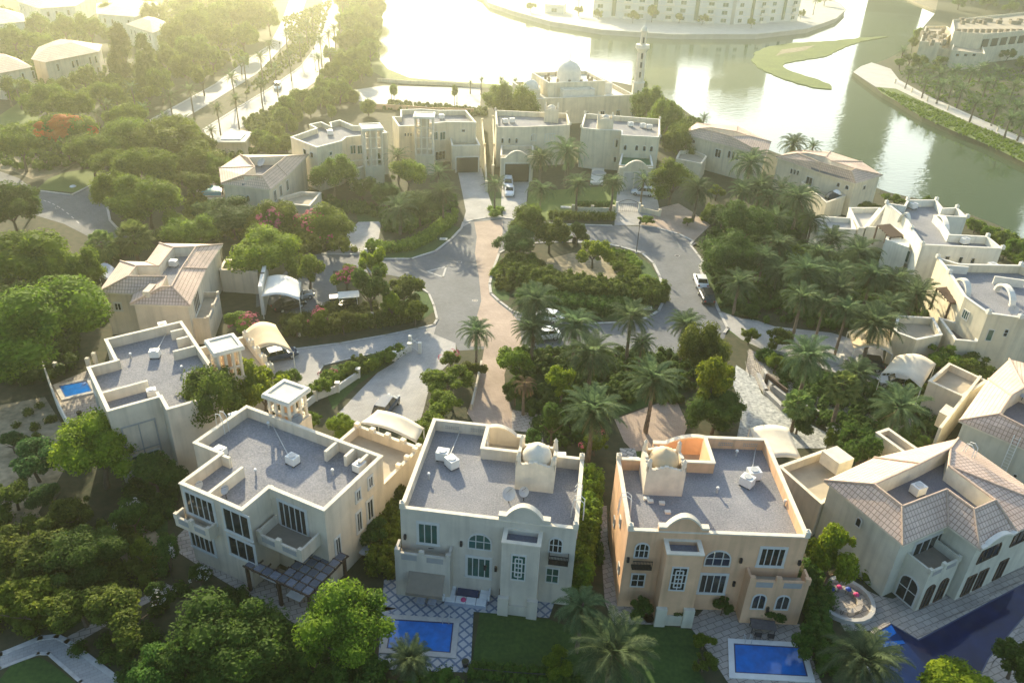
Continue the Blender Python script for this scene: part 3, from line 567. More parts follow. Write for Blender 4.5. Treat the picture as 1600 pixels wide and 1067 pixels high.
# ---------------- villa with the round dome (grey) and its peach twin
def domed_villa(o,ang,label,wm,cm,dm,W,D,Db,ub,dome,bay,bal,gab,glass,mirror=False,fins=True):
    fr=frame_fn(o,ang); h=thing('villa',label,'house',(fr(W/2,0)[0],fr(W/2,0)[1],0))
    H=8.45
    if not mirror: P=[fr(0,0),fr(W,0),fr(W,D),fr(ub,D),fr(ub,Db),fr(0,Db)]
    else: P=[fr(0,0),fr(W,0),fr(W,Db),fr(ub,Db),fr(ub,D),fr(0,D)]
    flat_block(h,P,H,7.35,wm,cm)
    pinnacles(h,[fr(0.15,0.15),fr(W-0.15,0.15),fr(0.15 if mirror else W-0.15,D-0.15)],H,cm)
    # projecting bay
    b0,b1=bay; BP=[fr(b0,-1.65),fr(b1,-1.65),fr(b1,0.1),fr(b0,0.1)]
    mb=MB().ring(BP,inset(BP,0.26),0,7.7); obj('bay_wall',mb,wm,h)
    obj('bay_cap',MB().ring(inset(BP,-0.05),inset(BP,0.3),7.70,7.80),cm,h); obj('bay_roof',MB().prism(inset(BP,0.26),7.1,7.32),'gravel_dark',h)
    arch_gable(h,fr,b0-0.55,b1+0.55,0.03,7.2,8.85,9.95,wm,cm)
    base=MB()
    base.box(b0-0.12,b0+0.75,-2.0,-1.66,0,2.0,fr); base.box(b1-0.75,b1+0.12,-2.0,-1.66,0,2.0,fr); base.box(b0+0.75,b1-0.75,-1.8,-1.66,0,1.1,fr); obj('plinth',base,wm if not mirror else 'wall_green',h)
    dome_tower(h,fr,dome[0],dome[1],dome[2],dome[3],7.3,10.1,'cap_cream',dm,r=1.28)
    # garage wing behind
    g0,g1,g2=gab; vb=Db if not mirror else D
    GP=[fr(g0,D+0.0 if not mirror else D),fr(g1,D),fr(g1,g2),fr(g0,g2)]
    if not mirror: GP=[fr(ub+0.01,D+0.01),fr(g1,D+0.01),fr(g1,g2),fr(g0,g2),fr(g0,Db+0.01),fr(ub+0.01,Db+0.01)]
    else: GP=[fr(g0,D+0.01),fr(ub-0.01,D+0.01),fr(ub-0.01,Db+0.01),fr(g1,Db+0.01),fr(g1,g2),fr(g0,g2)]
    flat_block(h,GP,4.9,3.9,wm,cm,'deck_tan',names=('wing_wall','wing_cap','wing_deck'))
    arch_gable(h,fr,g0-0.1,g1+0.1,g2-0.32,4.4,5.05,6.0,wm,cm)
    v=MB()
    for k in range(2):
        for i in range(8):
            for j in range(2):
                u=(1.2+k*2.4+i*0.17) if not mirror else (W-4.4+k*2.3+i*0.17); vv=Db-0.33
                v.box(u,u+0.09,vv,vv+0.03,8.0-j*0.22,8.1-j*0.22,fr)
    obj('parapet_vent',v,'frame_grey',h)
    A,B=fr(0,0),fr(W,0)
    s0,s1=bal
    # porch block with balcony
    balcony(h,A,B,s0,s1,1.25,4.1,1.0,wm,cm,solid_to=0.0)
    return h,fr,A,B
hg,frg,A,B=domed_villa((-8.36,48.4),-6.3,'grey cream two storey villa with pale dome, blue tiled patio and teal windows','wall_grey','cap_cream','cap_cream',14.2,9.0,12.4,5.3,(8.6,11.9,5.2,8.1),(8.5,11.5),(-0.25,4.3),(3.0,8.3,15.8),'glass_teal')
window(h:=hg,A,B,(653,817,685,849),nv=3,nh=1,surround=True); window(hg,A,B,(731,833,769,858),arch=True,nv=3,nh=2); window(hg,A,B,(729,870,767,901),nv=4,surround=True)
window(hg,A,B,(857,839,880,863),arch=True,nv=3,nh=2,gl='glass_dark'); window(hg,A,B,(852,886,874,910),nv=2,nh=2)
BA,BB=frg(8.5,-1.65),frg(11.5,-1.65); window(hg,BA,BB,(798,866,822,906),nv=2,nh=3,lattice=True)
gr=MB(); wallbox(hg,'',A,B,12.15,13.75,0.02,0.55,4.9,5.0,None,gr)
for k in range(14): wallbox(hg,'',A,B,12.17+k*0.118,12.21+k*0.118,0.5,0.54,5.0,5.8,None,gr)
wallbox(hg,'',A,B,12.15,13.75,0.49,0.55,5.8,5.86,None,gr); wallbox(hg,'',A,B,12.15,12.2,0.02,0.49,5.0,5.82,None,gr); wallbox(hg,'',A,B,13.7,13.75,0.02,0.49,5.0,5.82,None,gr); obj('window_grille',gr,'metal_dark',hg)
aw=MB(); F0=lambda s,d,z:frg(s,-1.25-d)+(z,)
aw.add([F0(0.9,0.02,3.0),F0(3.9,0.02,3.0),F0(3.9,1.35,1.9),F0(0.9,1.35,1.9),F0(0.9,1.35,1.6),F0(3.9,1.35,1.6)],[(0,3,2,1),(3,4,5,2)]); obj('awning',aw,'canvas_brown',hg)
ld=MB()
for s in (8.2,8.7): ld.tube([frg(14.2,s-6.5+2.3)+(0.5,),frg(14.28,s-6.5+2.3)+(9.2,),frg(14.0,s-6.5+2.3)+(9.5,),frg(13.7,s-6.5+2.3)+(8.9,)],0.04,5)
for k in range(22): ld.tube([frg(14.27,4.0)+(0.8+k*0.38,),frg(14.27,4.5)+(0.8+k*0.38,)],0.025,4)
obj('ladder',ld,'metal_white',hg)
for s in (0.35,5.0,7.0,7.9):
    b=MB(); wallbox(hg,'',A,B,s-.1,s+.1,0.0,0.22,5.3 if s<6 else 3.0,5.75 if s<6 else 3.45,None,b); obj('wall_lamp',b,'metal_dark',hg)
hp,frp,A,B=domed_villa((9.77,46.98),0.4,'peach orange two storey villa with dome tower and small fenced pool in front','wall_peach','cap_cream','dome_peach',14.2,9.1,12.8,8.4,(2.0,5.3,5.6,8.6),(2.9,5.75),(9.9,14.7),(4.7,12.6,16.2),'glass_dark',mirror=True)
GD='glass_dark'
window(hp,A,B,(991,847,1015,871),arch=True,nv=3,nh=2,gl=GD); window(hp,A,B,(985,895,1008,916),nv=2,nh=2,gl=GD); window(hp,A,B,(1101,859,1143,884),arch=True,nv=3,nh=2,gl=GD)
window(hp,A,B,(1092,896,1134,926),nv=4,gl=GD,surround=True); window(hp,A,B,(1186,855,1226,884),nv=4,gl=GD,surround=True)
window(hp,frp(2.9,-1.65),frp(5.75,-1.65),(1047,885,1073,922),nv=2,nh=3,lattice=True,gl=GD)
window(hp,frp(9.9,-1.25),frp(14.7,-1.25),(1174,927,1197,951),arch=True,nv=2,gl=GD,surround=False); window(hp,frp(9.9,-1.25),frp(14.7,-1.25),(1211,929,1234,952),arch=True,nv=2,gl=GD)
gr=MB(); s=0.6; wallbox(hp,'',A,B,s,s+1.6,0.02,0.55,4.8,4.9,None,gr)
for k in range(14): wallbox(hp,'',A,B,s+.02+k*0.118,s+.06+k*0.118,0.5,0.54,4.9,5.7,None,gr)
wallbox(hp,'',A,B,s,s+1.6,0.49,0.55,5.7,5.76,None,gr); obj('window_grille',gr,'metal_dark',hp)
for s,z in ((0.3,5.2),(5.9,3.0),(9.2,3.0),(9.3,5.6),(14.0,5.6),(11.9,1.6)):
    b=MB(); wallbox(hp,'',A,B,s-.1,s+.1,1.25 if z<2 else 0.0,1.45 if z<2 else 0.2,z,z+0.45,None,b); obj('wall_lamp',b,'metal_dark',hp)
LA,LB=frp(0,9.1),frp(0,0)
for s,z in ((2.6,3.2),(5.2,5.6),(7.3,2.4)): window(hp,LA,LB,None,z=(z,z+1.0),sr=(s,s+0.6),nv=1,gl=GD)
# ---------------- villa with the wind tower (front left)
fr=frame_fn((-26.7,50.15),-25.5); H=8.45
hw=thing('villa','cream two storey villa with grey gravel roof, columned tower and trellis pergola','house',(fr(6,0)[0],fr(6,0)[1],0))
P=[fr(0,0),fr(6.7,0),fr(6.7,3.1),fr(12.3,3.1),fr(12.3,11.1),fr(-3.1,11.1),fr(-3.1,4.5),fr(0,4.5)]
flat_block(hw,P,H,7.4,'wall_cream','cap_cream')
for a,b in (((2.9,0.3),(2.9,4.0)),((6.7,3.2),(6.7,3.4)),((0,4.5),(1.0,4.5)),((7.6,10.8),(7.6,9.3)),((9.5,10.8),(9.5,9.6)),((11.0,10.8),(11.0,9.6))): stub(hw,fr(*a),fr(*b),H,7.4,'cap_cream')
wind_tower(hw,fr,-0.65,1.65,11.6,13.85,7.4,10.3)
tb=MB(); tb.prism([fr(-0.95,11.12),fr(1.95,11.12),fr(1.95,14.15),fr(-0.95,14.15)],0,7.4); obj('tower_base',tb,'wall_cream',hw)
AP=[fr(4.6,11.12),fr(12.0,11.12),fr(12.0,17.6),fr(4.6,17.6)]
flat_block(hw,AP,4.9,3.9,'wall_cream','cap_cream','deck_tan',names=('wing_wall','wing_cap','wing_deck'))
for k in range(5): u,v=4.75+k*1.78,17.45; obj('corner_post',MB().box(u-.25,u+.25,v-.25,v+.25,4.9,5.35,fr),'cap_cream',hw)
for k in range(1,4): obj('corner_post',MB().box(11.6,12.1,12.5+k*1.4,12.9+k*1.4,4.95,5.35,fr),'cap_cream',hw)
A,B=fr(0,0),fr(6.7,0); window(hw,A,B,(293,776,334,808),nv=5,gl=GD,surround=True); window(hw,A,B,(299,822,333,858),nv=5,gl=GD,surround=True)
window(hw,A,B,(352,800,390,834),nv=3,gl=GD,surround=True); window(hw,A,B,(360,844,398,872),nv=3,gl=GD,surround=True)
balcony(hw,A,B,-0.25,3.6,0.95,4.95,0.9,'wall_cream','cap_cream')
A,B=fr(6.7,3.1),fr(12.3,3.1); window(hw,A,B,(438,790,479,828),nv=5,gl=GD,surround=True)
balcony(hw,A,B,0.3,4.9,2.3,4.9,0.9,'wall_cream','cap_cream',deck='canvas_brown')
A,B=fr(12.3,3.1),fr(12.3,11.1)
for q in ((575,744,582,761),(556,765,563,782),(573,779,583,812),(557,798,565,830),(524,838,532,868)): window(hw,A,B,q,nv=2,gl=GD,surround=True)
# garage ends the wing with an oval window
hw2=MB(); hw2.cyl(0,0,0,0.01,0.1)
# pergola in front of it
pg=thing('pergola','dark timber pergola with shade panels in front of the cream gravel roofed villa','pergola',(fr(10,0)[0],fr(10,0)[1],0))
for u,v in ((6.6,-.4),(9.9,-.4),(13.0,-.4),(13.0,4.1)): obj('post',MB().box(u-.12,u+.12,v-.12,v+.12,0,2.75,fr),'timber_dark',pg)
bm=MB()
for k in range(9): u=6.5+k*0.83; bm.box(u-.05,u+.05,-0.6,4.4 if u>9.6 else 0.75,2.75,2.88,fr)
for k in range(7): v=-0.6+k*0.83; bm.box(9.7 if v>0.6 else 6.4,13.3,v-.05,v+.05,2.885,2.99,fr)
obj('beam',bm,'timber_dark',pg)
for i in range(8):
    for j in range(6):
        u=6.6+i*0.83; v=-0.52+j*0.83
        if v>0.2 and u<9.6: continue
        obj('shade_panel',MB().box(u,u+0.7,v,v+0.7,2.995,3.02,fr),'slate_panel' if (i+j)%2 else 'slate_dark',pg)
# ---------------- far left gravel roofed villa with pool
fr=frame_fn((-36.94,59.59),36.0)
hl=thing('villa','pale villa with gravel roof, columned tower and small blue pool on its left','house',(fr(3,3)[0],fr(3,3)[1],0))
P=[fr(0,0),fr(4.6,0),fr(4.6,-2.5),fr(9.6,-2.5),fr(9.6,2.5),fr(10.4,2.5),fr(10.4,14.1),fr(2.5,14.1),fr(2.5,9.1),fr(-0.1,9.1)]
flat_block(hl,P,H,7.4,'wall_cream','cap_cream')
for a,b in (((0.2,3.6),(4.2,3.6)),((2.5,9.1),(2.8,9.1)),((10.2,12.4),(8.9,12.4)),((10.2,10.4),(9.0,10.4)),((10.0,8.0),(8.0,8.0)),((4.6,0),(4.6,1.0))): stub(hl,fr(*a),fr(*b),H,7.4,'cap_cream')
wind_tower(hl,fr,10.95,13.15,2.35,4.75,6.8,10.3)
obj('tower_base',MB().prism([fr(10.42,2.1),fr(13.4,2.1),fr(13.4,5.0),fr(10.42,5.0)],0,6.8),'wall_cream',hl)
flat_block(hl,[fr(10.42,5.02),fr(17.0,5.02),fr(17.0,13.6),fr(10.42,13.6)],4.9,3.9,'wall_cream','cap_cream','deck_tan',names=('wing_wall','wing_cap','wing_deck'))
for k in range(5): obj('corner_post',MB().box(16.6,17.1,4.6+k*2.1,5.1+k*2.1,4.95,5.7,fr).cyl(*fr(16.85,4.85+k*2.1),5.69,6.0,0.2,0.04,6),'cap_cream',hl)
A,B=fr(0,0),fr(4.6,0); window(hl,A,B,None,z=(0.3,2.9),sr=(0.9,2.1),nv=2); window(hl,A,B,None,z=(0.3,2.9),sr=(2.4,3.6),nv=2)
pn=MB()
for a0,a1,b0,b1 in ((0.7,0.85,0.2,6.4),(2.2,2.3,0.2,6.4),(3.65,3.8,0.2,6.4),(0.85,2.2,6.25,6.4),(2.3,3.65,6.25,6.4),(0.85,2.2,3.3,3.42),(2.3,3.65,3.3,3.42)): wallbox(hl,'',A,B,a0,a1,0.0,0.09,b0,b1,None,pn)
obj('panel_frame',pn,'frame_grey',hl)
A,B=fr(-0.1,9.1),fr(0,0)
for s in (1.0,5.2): window(hl,A,B,None,z=(4.2,6.4),sr=(s,s+1.5),nv=3,gl=GD); window(hl,A,B,None,z=(0.2,2.6),sr=(s,s+2.0),nv=3,gl=GD)
# ---------------- tiled villas
def tiled(label,pairs,wm,base,ze=6.5,zi=8.3,dz=6.9,**k):
    x,y=G(base[0],base[1],0); h=thing('tiled_villa',label,'house',(x,y,0)); return (h,)+slope_roof(h,pairs,ze,zi,dz,wm,**k)
f1=frame_fn((32.59,48.75),28.2)
h1,O,Wt,I=tiled('large pale green villa with pink tiled roof beside the long dark pool',[(f1(0.3,8.8),f1(1.6,5.0)),(f1(0,0),f1(1.5,2.0)),(f1(5.5,0),f1(6.9,1.9)),(f1(5.5,-3),f1(6.8,-0.8)),(f1(10.2,-3),f1(9.5,-0.8)),(f1(16.5,-3),f1(9.9,4.0)),(f1(17.5,8.0),f1(12.4,5.7)),(f1(7.2,9.3),f1(7.8,5.3))],'wall_green',(1440,900),zi=8.5)
i_=0.4
def wp(u,v): return f1(u,v)
BW=(wp(0.4,0.4),wp(5.1,0.4)); window(h1,*BW,(1428,841,1468,870),nv=4,gl=GD,surround=True)
balcony(h1,*BW,1.3,5.1,2.35,3.85,0.8,'wall_green','cap_white',solid_to=0.0,deck='canvas_brown')
window(h1,wp(1.7,-1.95),wp(5.5,-1.95),None,z=(0.1,2.7),sr=(0.5,1.6),arch=True,nv=2,nh=2,gl=GD,fr='timber_dark'); window(h1,wp(1.7,-1.95),wp(5.5,-1.95),None,z=(0.1,2.7),sr=(2.2,3.3),arch=True,nv=2,nh=2,gl=GD,fr='timber_dark')
window(h1,wp(1.7,0.4),wp(1.7,-1.95),None,z=(0.1,2.9),sr=(0.25,2.1),arch=True,nv=2,nh=2,gl=GD)
DE=(wp(5.9,-2.6),wp(17,-2.6)); window(h1,*DE,None,z=(3.9,6.0),sr=(0.9,3.7),arch=True,nv=3,gl=GD,fr='timber_dark'); window(h1,*DE,None,z=(4.1,6.0),sr=(5.2,7.6),nv=3,gl=GD,fr='timber_dark')
for s in (0.6,2.2,4.9): window(h1,*DE,None,z=(0.2,2.5),sr=(s,s+1.2),nv=2,gl=GD,fr='timber_dark')
window(h1,wp(0.4,8.4),wp(0.4,0.4),None,z=(4.6,5.6),sr=(3.6,4.2),arch=True,nv=1,gl=GD)
arch_gable(h1,f1,5.6,10.2,-3.05,6.2,6.5,7.0,'wall_green','cap_white',th=0.25)
# chimney hood and garage wing behind
flat_block(h1,[f1(0.4,8.5),f1(6.6,9.5),f1(7.0,14.4),f1(0.7,14.3)],3.9,3.0,'wall_cream','cap_cream','deck_tan',names=('wing_wall','wing_cap','wing_deck'))
sk=MB().prism([f1(4.9,11.0),f1(6.9,11.0),f1(6.9,13.2),f1(4.9,13.2)],3.9,5.3); obj('roof_hatch',sk,'cap_cream',h1)
flat_block(h1,[f1(12.2,8.6),f1(14.0,8.4),f1(14.2,13.2),f1(12.4,13.2)],5.2,4.6,'wall_cream','cap_cream','deck_tan',names=('lobby_wall','lobby_cap','lobby_deck'))
h0,O,Wt,I=tiled('cream villa with pink tiled roof left of the white canopy',[((203,475),(252,449)),((297,478),(268,448)),((323,420),(284,419)),((348,382),(306,386)),((249,380),(271,387)),((228,409),(248,416)),((188,408),(213,416)),((153,457),(200,432)),((208,459),(260,432))],'wall_cream',(240,540),ze=6.2,zi=7.9,dz=6.6,deck='gravel')
n=len(O)
def edge_of(W_,pa,pb,z):
    a,b=G(*pa,z),G(*pb,z); 
    ia=min(range(len(W_)),key=lambda i:(W_[i][0]-a[0])**2+(W_[i][1]-a[1])**2); ib=min(range(len(W_)),key=lambda i:(W_[i][0]-b[0])**2+(W_[i][1]-b[1])**2)
    return W_[ia],W_[ib]
E=edge_of(Wt,(153,457),(208,459),6.2); window(h0,*E,(179,473,190,485),nv=2,gl=GD,surround=True)
E=edge_of(Wt,(297,478),(323,420),6.2)
window(h0,*E,None,z=(3.2,5.6),sr=(2.5,5.6),nv=4,gl=GD,surround=True); window(h0,*E,None,z=(0.1,2.3),sr=(3.0,5.0),nv=2,gl=GD)
balcony(h0,*E,1.0,8.5,1.9,2.9,0.8,'wall_cream','cap_white',solid_to=0.0)
flat_block(h0,GL([(343,424),(402,428),(405,408),(352,408)],3.2),3.4,2.9,'wall_cream','cap_cream','deck_tan',names=('wing_wall','wing_cap','wing_deck'))
db=MB(); c=G(236,455,7.0); db.box(c[0]-0.4,c[0]+0.4,c[1]-1.4,c[1]+0.8,6.5,7.6); obj('dormer',db,'wall_cream',h0)
h2,O,Wt,I=tiled('cream tiled villa with turquoise pool, left of the hazy back row',[((345,287),(380,274)),((422,297),(409,275)),((449,275),(432,257)),((482,242),(447,245)),((375,242),(388,247)),((342,263),(398,261))],'wall_cream',(400,320))
E=edge_of(Wt,(422,297),(449,275),6.5)
for s in (1.5,4.0,7.0): window(h2,*E,None,z=(3.6,5.6),sr=(s,s+1.1),nv=2,gl=GD)
E=edge_of(Wt,(345,287),(422,297),6.5); window(h2,*E,(385,305,391,315),arch=True,nv=1,gl=GD)
flat_block(h2,GL([(435,313),(470,303),(502,304),(484,325),(452,322)],3.3),3.6,3.0,'wall_cream','cap_cream','deck_tan',names=('wing_wall','wing_cap','wing_deck'))
h3,O,Wt,I=tiled('cream tiled villa on the lake shore behind the dense palms',[((1064,209),(1094,201)),((1111,221),(1112,205)),((1198,243),(1140,213)),((1205,222),(1170,213)),((1152,197),(1150,206)),((1089,192),(1112,200))],'wall_sand',(1130,280))
E=edge_of(Wt,(1064,209),(1111,221),6.5); 
for q in ((1069,216,1075,223),(1081,218,1087,225)): window(h3,*E,q,arch=True,nv=1,gl=GD)
E=edge_of(Wt,(1111,221),(1198,243),6.5); window(h3,*E,(1117,233,1127,247),nv=2,gl=GD)
for k in range(3): window(h3,*E,(1137+k*6.5,235+k*1.6,1142+k*6.5,248+k*1.6),arch=True,nv=1,gl=GD)
flat_block(h3,GL([(1062,238),(1083,236),(1104,246),(1096,258),(1056,250)],3.6),3.8,3.2,'wall_sand','cap_cream','deck_tan',names=('wing_wall','wing_cap','wing_deck'))
h4,O,Wt,I=tiled('sand coloured tiled villa with pink gable standing against the bright lake',[((1212,245),(1247,240)),((1281,270),(1281,254)),((1337,287),(1330,268)),((1379,274),(1336,264)),((1347,253),(1300,252)),((1297,237),(1290,246)),((1247,234),(1262,240))],'wall_sand',(1300,330))
E=edge_of(Wt,(1212,245),(1281,270),6.5)
for k in range(3): window(h4,*E,(1235+k*5,263+k*1.5,1239+k*5,272+k*1.5),arch=True,nv=1,gl=GD)
window(h4,*E,(1259,276,1270,291),nv=2,gl=GD)
E=edge_of(Wt,(1281,270),(1337,287),6.5)
for q in ((1307,285,1313,293),(1320,289,1327,297)): window(h4,*E,q,arch=True,nv=1,gl=GD)
E=edge_of(Wt,(1337,287),(1379,274),6.5); window(h4,*E,(1348,290,1352,297),nv=1,gl=GD)
flat_block(h4,GL([(1252,287),(1262,280),(1321,308),(1291,319)],3.6),3.8,3.0,'wall_sand','cap_cream','deck_tan',names=('wing_wall','wing_cap','wing_deck'))
h5,O,Wt,I=tiled('pale green villa with pink tiled roof at the right edge, white ladder on its wall',[((1498,657),(1561,647)),((1640,718),(1612,673)),((1740,640),(1650,655)),((1650,580),(1625,615)),((1577,561),(1600,606)),((1544,592),(1580,618))],'wall_green',(1560,790),dz=6.6)
E=edge_of(Wt,(1498,657),(1640,718),6.5); window(h5,*E,(1583,740,1590,746),nv=1,gl=GD); 
ld=MB(); L=math.hypot(E[1][0]-E[0][0],E[1][1]-E[0][1]); uu=((E[1][0]-E[0][0])/L,(E[1][1]-E[0][1])/L); nn=(uu[1],-uu[0])
for s in (4.6,5.15): ld.tube([(E[0][0]+uu[0]*s+nn[0]*.2,E[0][1]+uu[1]*s+nn[1]*.2,0.5),(E[0][0]+uu[0]*s+nn[0]*.6,E[0][1]+uu[1]*s+nn[1]*.6,7.6)],0.045,5)
for k in range(18): z=0.8+k*0.38; d=.2+.4*(z-.5)/7.1; ld.tube([(E[0][0]+uu[0]*s+nn[0]*d,E[0][1]+uu[1]*s+nn[1]*d,z) for s in (4.6,5.15)],0.025,4)
obj('ladder',ld,'metal_white',h5)
flat_block(h5,GL([(1482,570),(1542,598),(1503,622),(1450,598)],4.0),4.2,3.4,'wall_cream','cap_cream','deck_tan',names=('wing_wall','wing_cap','wing_deck'))
obj('garden_wall',MB().strip(GL([(1468,672),(1530,592)],4.0),0.3,0,4.4),'cap_cream',h5); obj('roof_hatch',MB().prism(GL([(1467,644),(1478,632),(1492,640),(1482,652)],4.2),2.5,4.3),'cap_cream',h5)
def pediment(par,px,z,m_,w_=3.4):
    x,y=G(*px,z); 
# ---------------- white modern villas at right
h6=thing('villa','white modern villa with stepped gravel roof and dark trellis near the green water','house',G(1480,450)+(0,))
P=GL([(1385,318),(1413,322),(1418,313),(1463,313),(1473,326),(1495,325),(1511,340),(1462,338),(1474,350),(1484,367),(1543,370),(1566,389),(1441,383),(1424,358),(1415,342)],8.4)
P6=flat_block(h6,P,8.4,7.3,'wall_white','cap_white'); pinnacles(h6,GL([(1385,318),(1418,313),(1463,313),(1495,325),(1511,340),(1543,370),(1566,389),(1424,358),(1441,383)],8.4),8.3,'cap_white',0.4,0.6)
def barrel(par,a,b,H,r,m_='cap_white'):
    mb=MB(); a=np.array(a);b=np.array(b); d=(b-a)/np.linalg.norm(b-a); n_=np.array([-d[1],d[0]])*0.35; c=(a+b)/2; L=np.linalg.norm(b-a)/2; N=14
    for k in range(N):
        t0,t1=math.pi*k/N,math.pi*(k+1)/N; vs=[]
        for t in (t0,t1):
            for rr in (1.0,0.84):
                for s in (-1,1): q=c-d*L*rr*math.cos(t)+n_*s; vs.append((q[0],q[1],H+r*rr*math.sin(t)))
        mb.add(vs,[(0,4,5,1),(2,3,7,6),(0,2,6,4),(1,5,7,3)])
    return obj('roof_arch',mb,m_,par)
barrel(h6,G(1404,346,7.4),G(1420,352,7.4),7.3,1.9); barrel(h6,G(1466,338,8.0),G(1480,362,8.0),7.6,1.4)
E=(G(1441,383,8.4),G(1566,389,8.4))
for q in ((1476,400,1484,406),(1497,401,1504,411),(1516,403,1523,412)): window(h6,*E,q,nv=1,gl=GD)
E=(G(1385,318,8.4),G(1424,358,8.4))
flat_block(h6,GL([(1352,362),(1398,366),(1385,318+6),(1375,334)],4.2),5.0,3.9,'wall_white','cap_white','pave_light',names=('wing_wall','wing_cap','wing_deck'))
flat_block(h6,GL([(1280,360),(1337,363),(1330,345),(1268,341)],4.2),4.6,3.8,'wall_white','cap_white','pave_light',names=('lobby_wall','lobby_cap','lobby_deck'))
flat_block(h6,GL([(1340,362),(1350,362),(1375,330),(1325,330)],4.2),4.8,3.9,'wall_white','cap_white','pave_light',names=('side_wall','side_cap','side_deck'))
FB=GL([(1384,372),(1421,385),(1424,362),(1393,350)],6.8); obj('front_block',MB().prism(FB,0,6.6),'wall_white',h6); FB=ccw(FB)
E=(G(1384,372,6.6),G(1421,385,6.6)); window(h6,*E,None,z=(4.0,6.0),sr=(2.6,4.4),nv=3,surround=True); window(h6,*E,None,z=(0.4,2.8),sr=(0.7,2.2),arch=True,nv=1,gl='timber_dark'); window(h6,*E,None,z=(0.6,2.8),sr=(2.9,4.4),nv=3)
h7=thing('villa','cream modern villa with curved roof arch and dark trellis, nearest of the white row','house',G(1560,520)+(0,))
P=GL([(1465,403),(1499,413),(1595,415),(1660,440),(1680,500),(1594,497),(1544,490),(1507,464),(1483,427)],8.4)
flat_block(h7,P,8.4,7.3,'wall_sand','cap_white'); pinnacles(h7,GL([(1465,403),(1595,415),(1544,490),(1483,427),(1594,497)],8.4),8.3,'cap_white',0.4,0.6)
barrel(h7,G(1490,447,7.4),G(1512,466,7.4),7.3,2.0); barrel(h7,G(1558,447,8.0),G(1584,474,8.0),7.5,1.7)
stub(h7,G(1556,432,8.4),G(1600,438,8.4),8.4,7.3,'cap_white'); stub(h7,G(1475,414,8.4),G(1512,417,8.4),8.4,7.3,'cap_white')
E=(G(1544,490,8.4),G(1594,497,8.4)); window(h7,*E,(1541,514,1552,533),nv=1); window(h7,*E,(1568,514,1575,526),nv=1,nh=2,gl=GD)
E=(G(1507,464,8.4),G(1544,490,8.4)); window(h7,*E,(1503,483,1515,501),nv=3)
flat_block(h7,GL([(1465,503),(1528,521),(1524,541),(1490,538)],4.0),4.6,3.5,'wall_sand','cap_white','timber_grey',names=('terrace_wall','terrace_cap','terrace_deck'))
flat_block(h7,GL([(1400,500),(1456,503),(1470,530),(1430,538),(1395,525)],4.0),4.6,3.7,'wall_sand','cap_white','deck_tan',names=('wing_wall','wing_cap','wing_deck'))
flat_block(h7,GL([(1527,545),(1620,545),(1620,520),(1530,521)],3.2),3.8,3.0,'wall_sand','cap_white','deck_tan',names=('lobby_wall','lobby_cap','lobby_deck'))
def trellis(label,px,z,nx=9,ny=5,dz=3.2):
    q=[G(*p,z) for p in px]; t=thing('pergola',label,'pergola',(q[0][0],q[0][1],0)); Q=[np.array(p) for p in q]
    b=MB()
    for k in range(nx+1): a=Q[0]+(Q[1]-Q[0])*k/nx; c=Q[3]+(Q[2]-Q[3])*k/nx; b.strip([tuple(a),tuple(c)],0.10,z,z+0.14)
    obj('beam',b,'timber_dark',t); b=MB()
    for k in range(ny+1): a=Q[0]+(Q[3]-Q[0])*k/ny; c=Q[1]+(Q[2]-Q[1])*k/ny; b.strip([tuple(a),tuple(c)],0.12,z-0.16,z-0.01)
    obj('cross_beam',b,'timber_dark',t)
    for p in Q: obj('post',MB().box(p[0]-.11,p[0]+.11,p[1]-.11,p[1]+.11,z-dz,z-0.16),'timber_dark',t)
    return t
trellis('dark timber trellis on the upper terrace of the farther white villa',[(1371,353),(1390,351),(1411,369),(1391,371)],7.0)
trellis('dark timber trellis on the terrace of the nearer cream modern villa',[(1464,451),(1483,449),(1505,472),(1485,474)],6.6)
# ---------------- hazy back row (flat roofed)
hc=thing('villa','hazy cream villa with zigzag parapet and open tower, left of the back row','house',G(500,270)+(0,))
P=GL([(454,215),(495,231),(534,221),(541,215),(605,208),(594,199),(552,197),(531,188),(515,192),(518,199),(502,191),(483,195),(494,201)],8.4)
flat_block(hc,P,8.4,7.4,'wall_sand','cap_white')
E=(G(454,215,8.4),G(495,231,8.4)); window(hc,*E,(474,233,479,242),nv=1,gl=GD); window(hc,*E,(485,238,490,247),nv=1,gl=GD)
E=(G(495,231,8.4),G(534,221,8.4)); window(hc,*E,(514,237,519,243),nv=1)
E=(G(541,215,8.4),G(605,208,8.4)); window(hc,*E,(547,227,556,241),nv=2); window(hc,*E,(558,227,567,241),nv=2)
def tower_at(par,px,z0,z1,half=1.5,ang=0):
    c=G(*px,z1); f=frame_fn(c,ang); wind_tower(par,f,-half,half,-half,half,z0,z1,'cap_cream','wall_cream'); obj('tower_base',MB().prism([f(-half-.2,-half-.2),f(half+.2,-half-.2),f(half+.2,half+.2),f(-half-.2,half+.2)],0,z0),'wall_sand',par)
tower_at(hc,(580,198),4.2,11.4,1.6,20)
flat_block(hc,GL([(540,255),(573,252),(572,262),(545,270)],3.6),3.9,3.0,'wall_sand','cap_white','deck_tan',names=('wing_wall','wing_cap','wing_deck'))
hd=thing('villa','hazy cream villa with slender open tower and wide garage, centre of the back row','house',G(680,250)+(0,))
P=GL([(623,198),(652,197),(697,191),(744,192),(728,173),(686,173),(658,171),(626,172),(626,183),(613,183)],8.4)
flat_block(hd,P,8.4,7.4,'wall_sand','cap_white'); tower_at(hd,(663,180),4.0,11.6,1.7,3)
E=(G(697,191,8.4),G(744,192,8.4)); window(hd,*E,(721,202,727,207),nv=1,gl=GD)
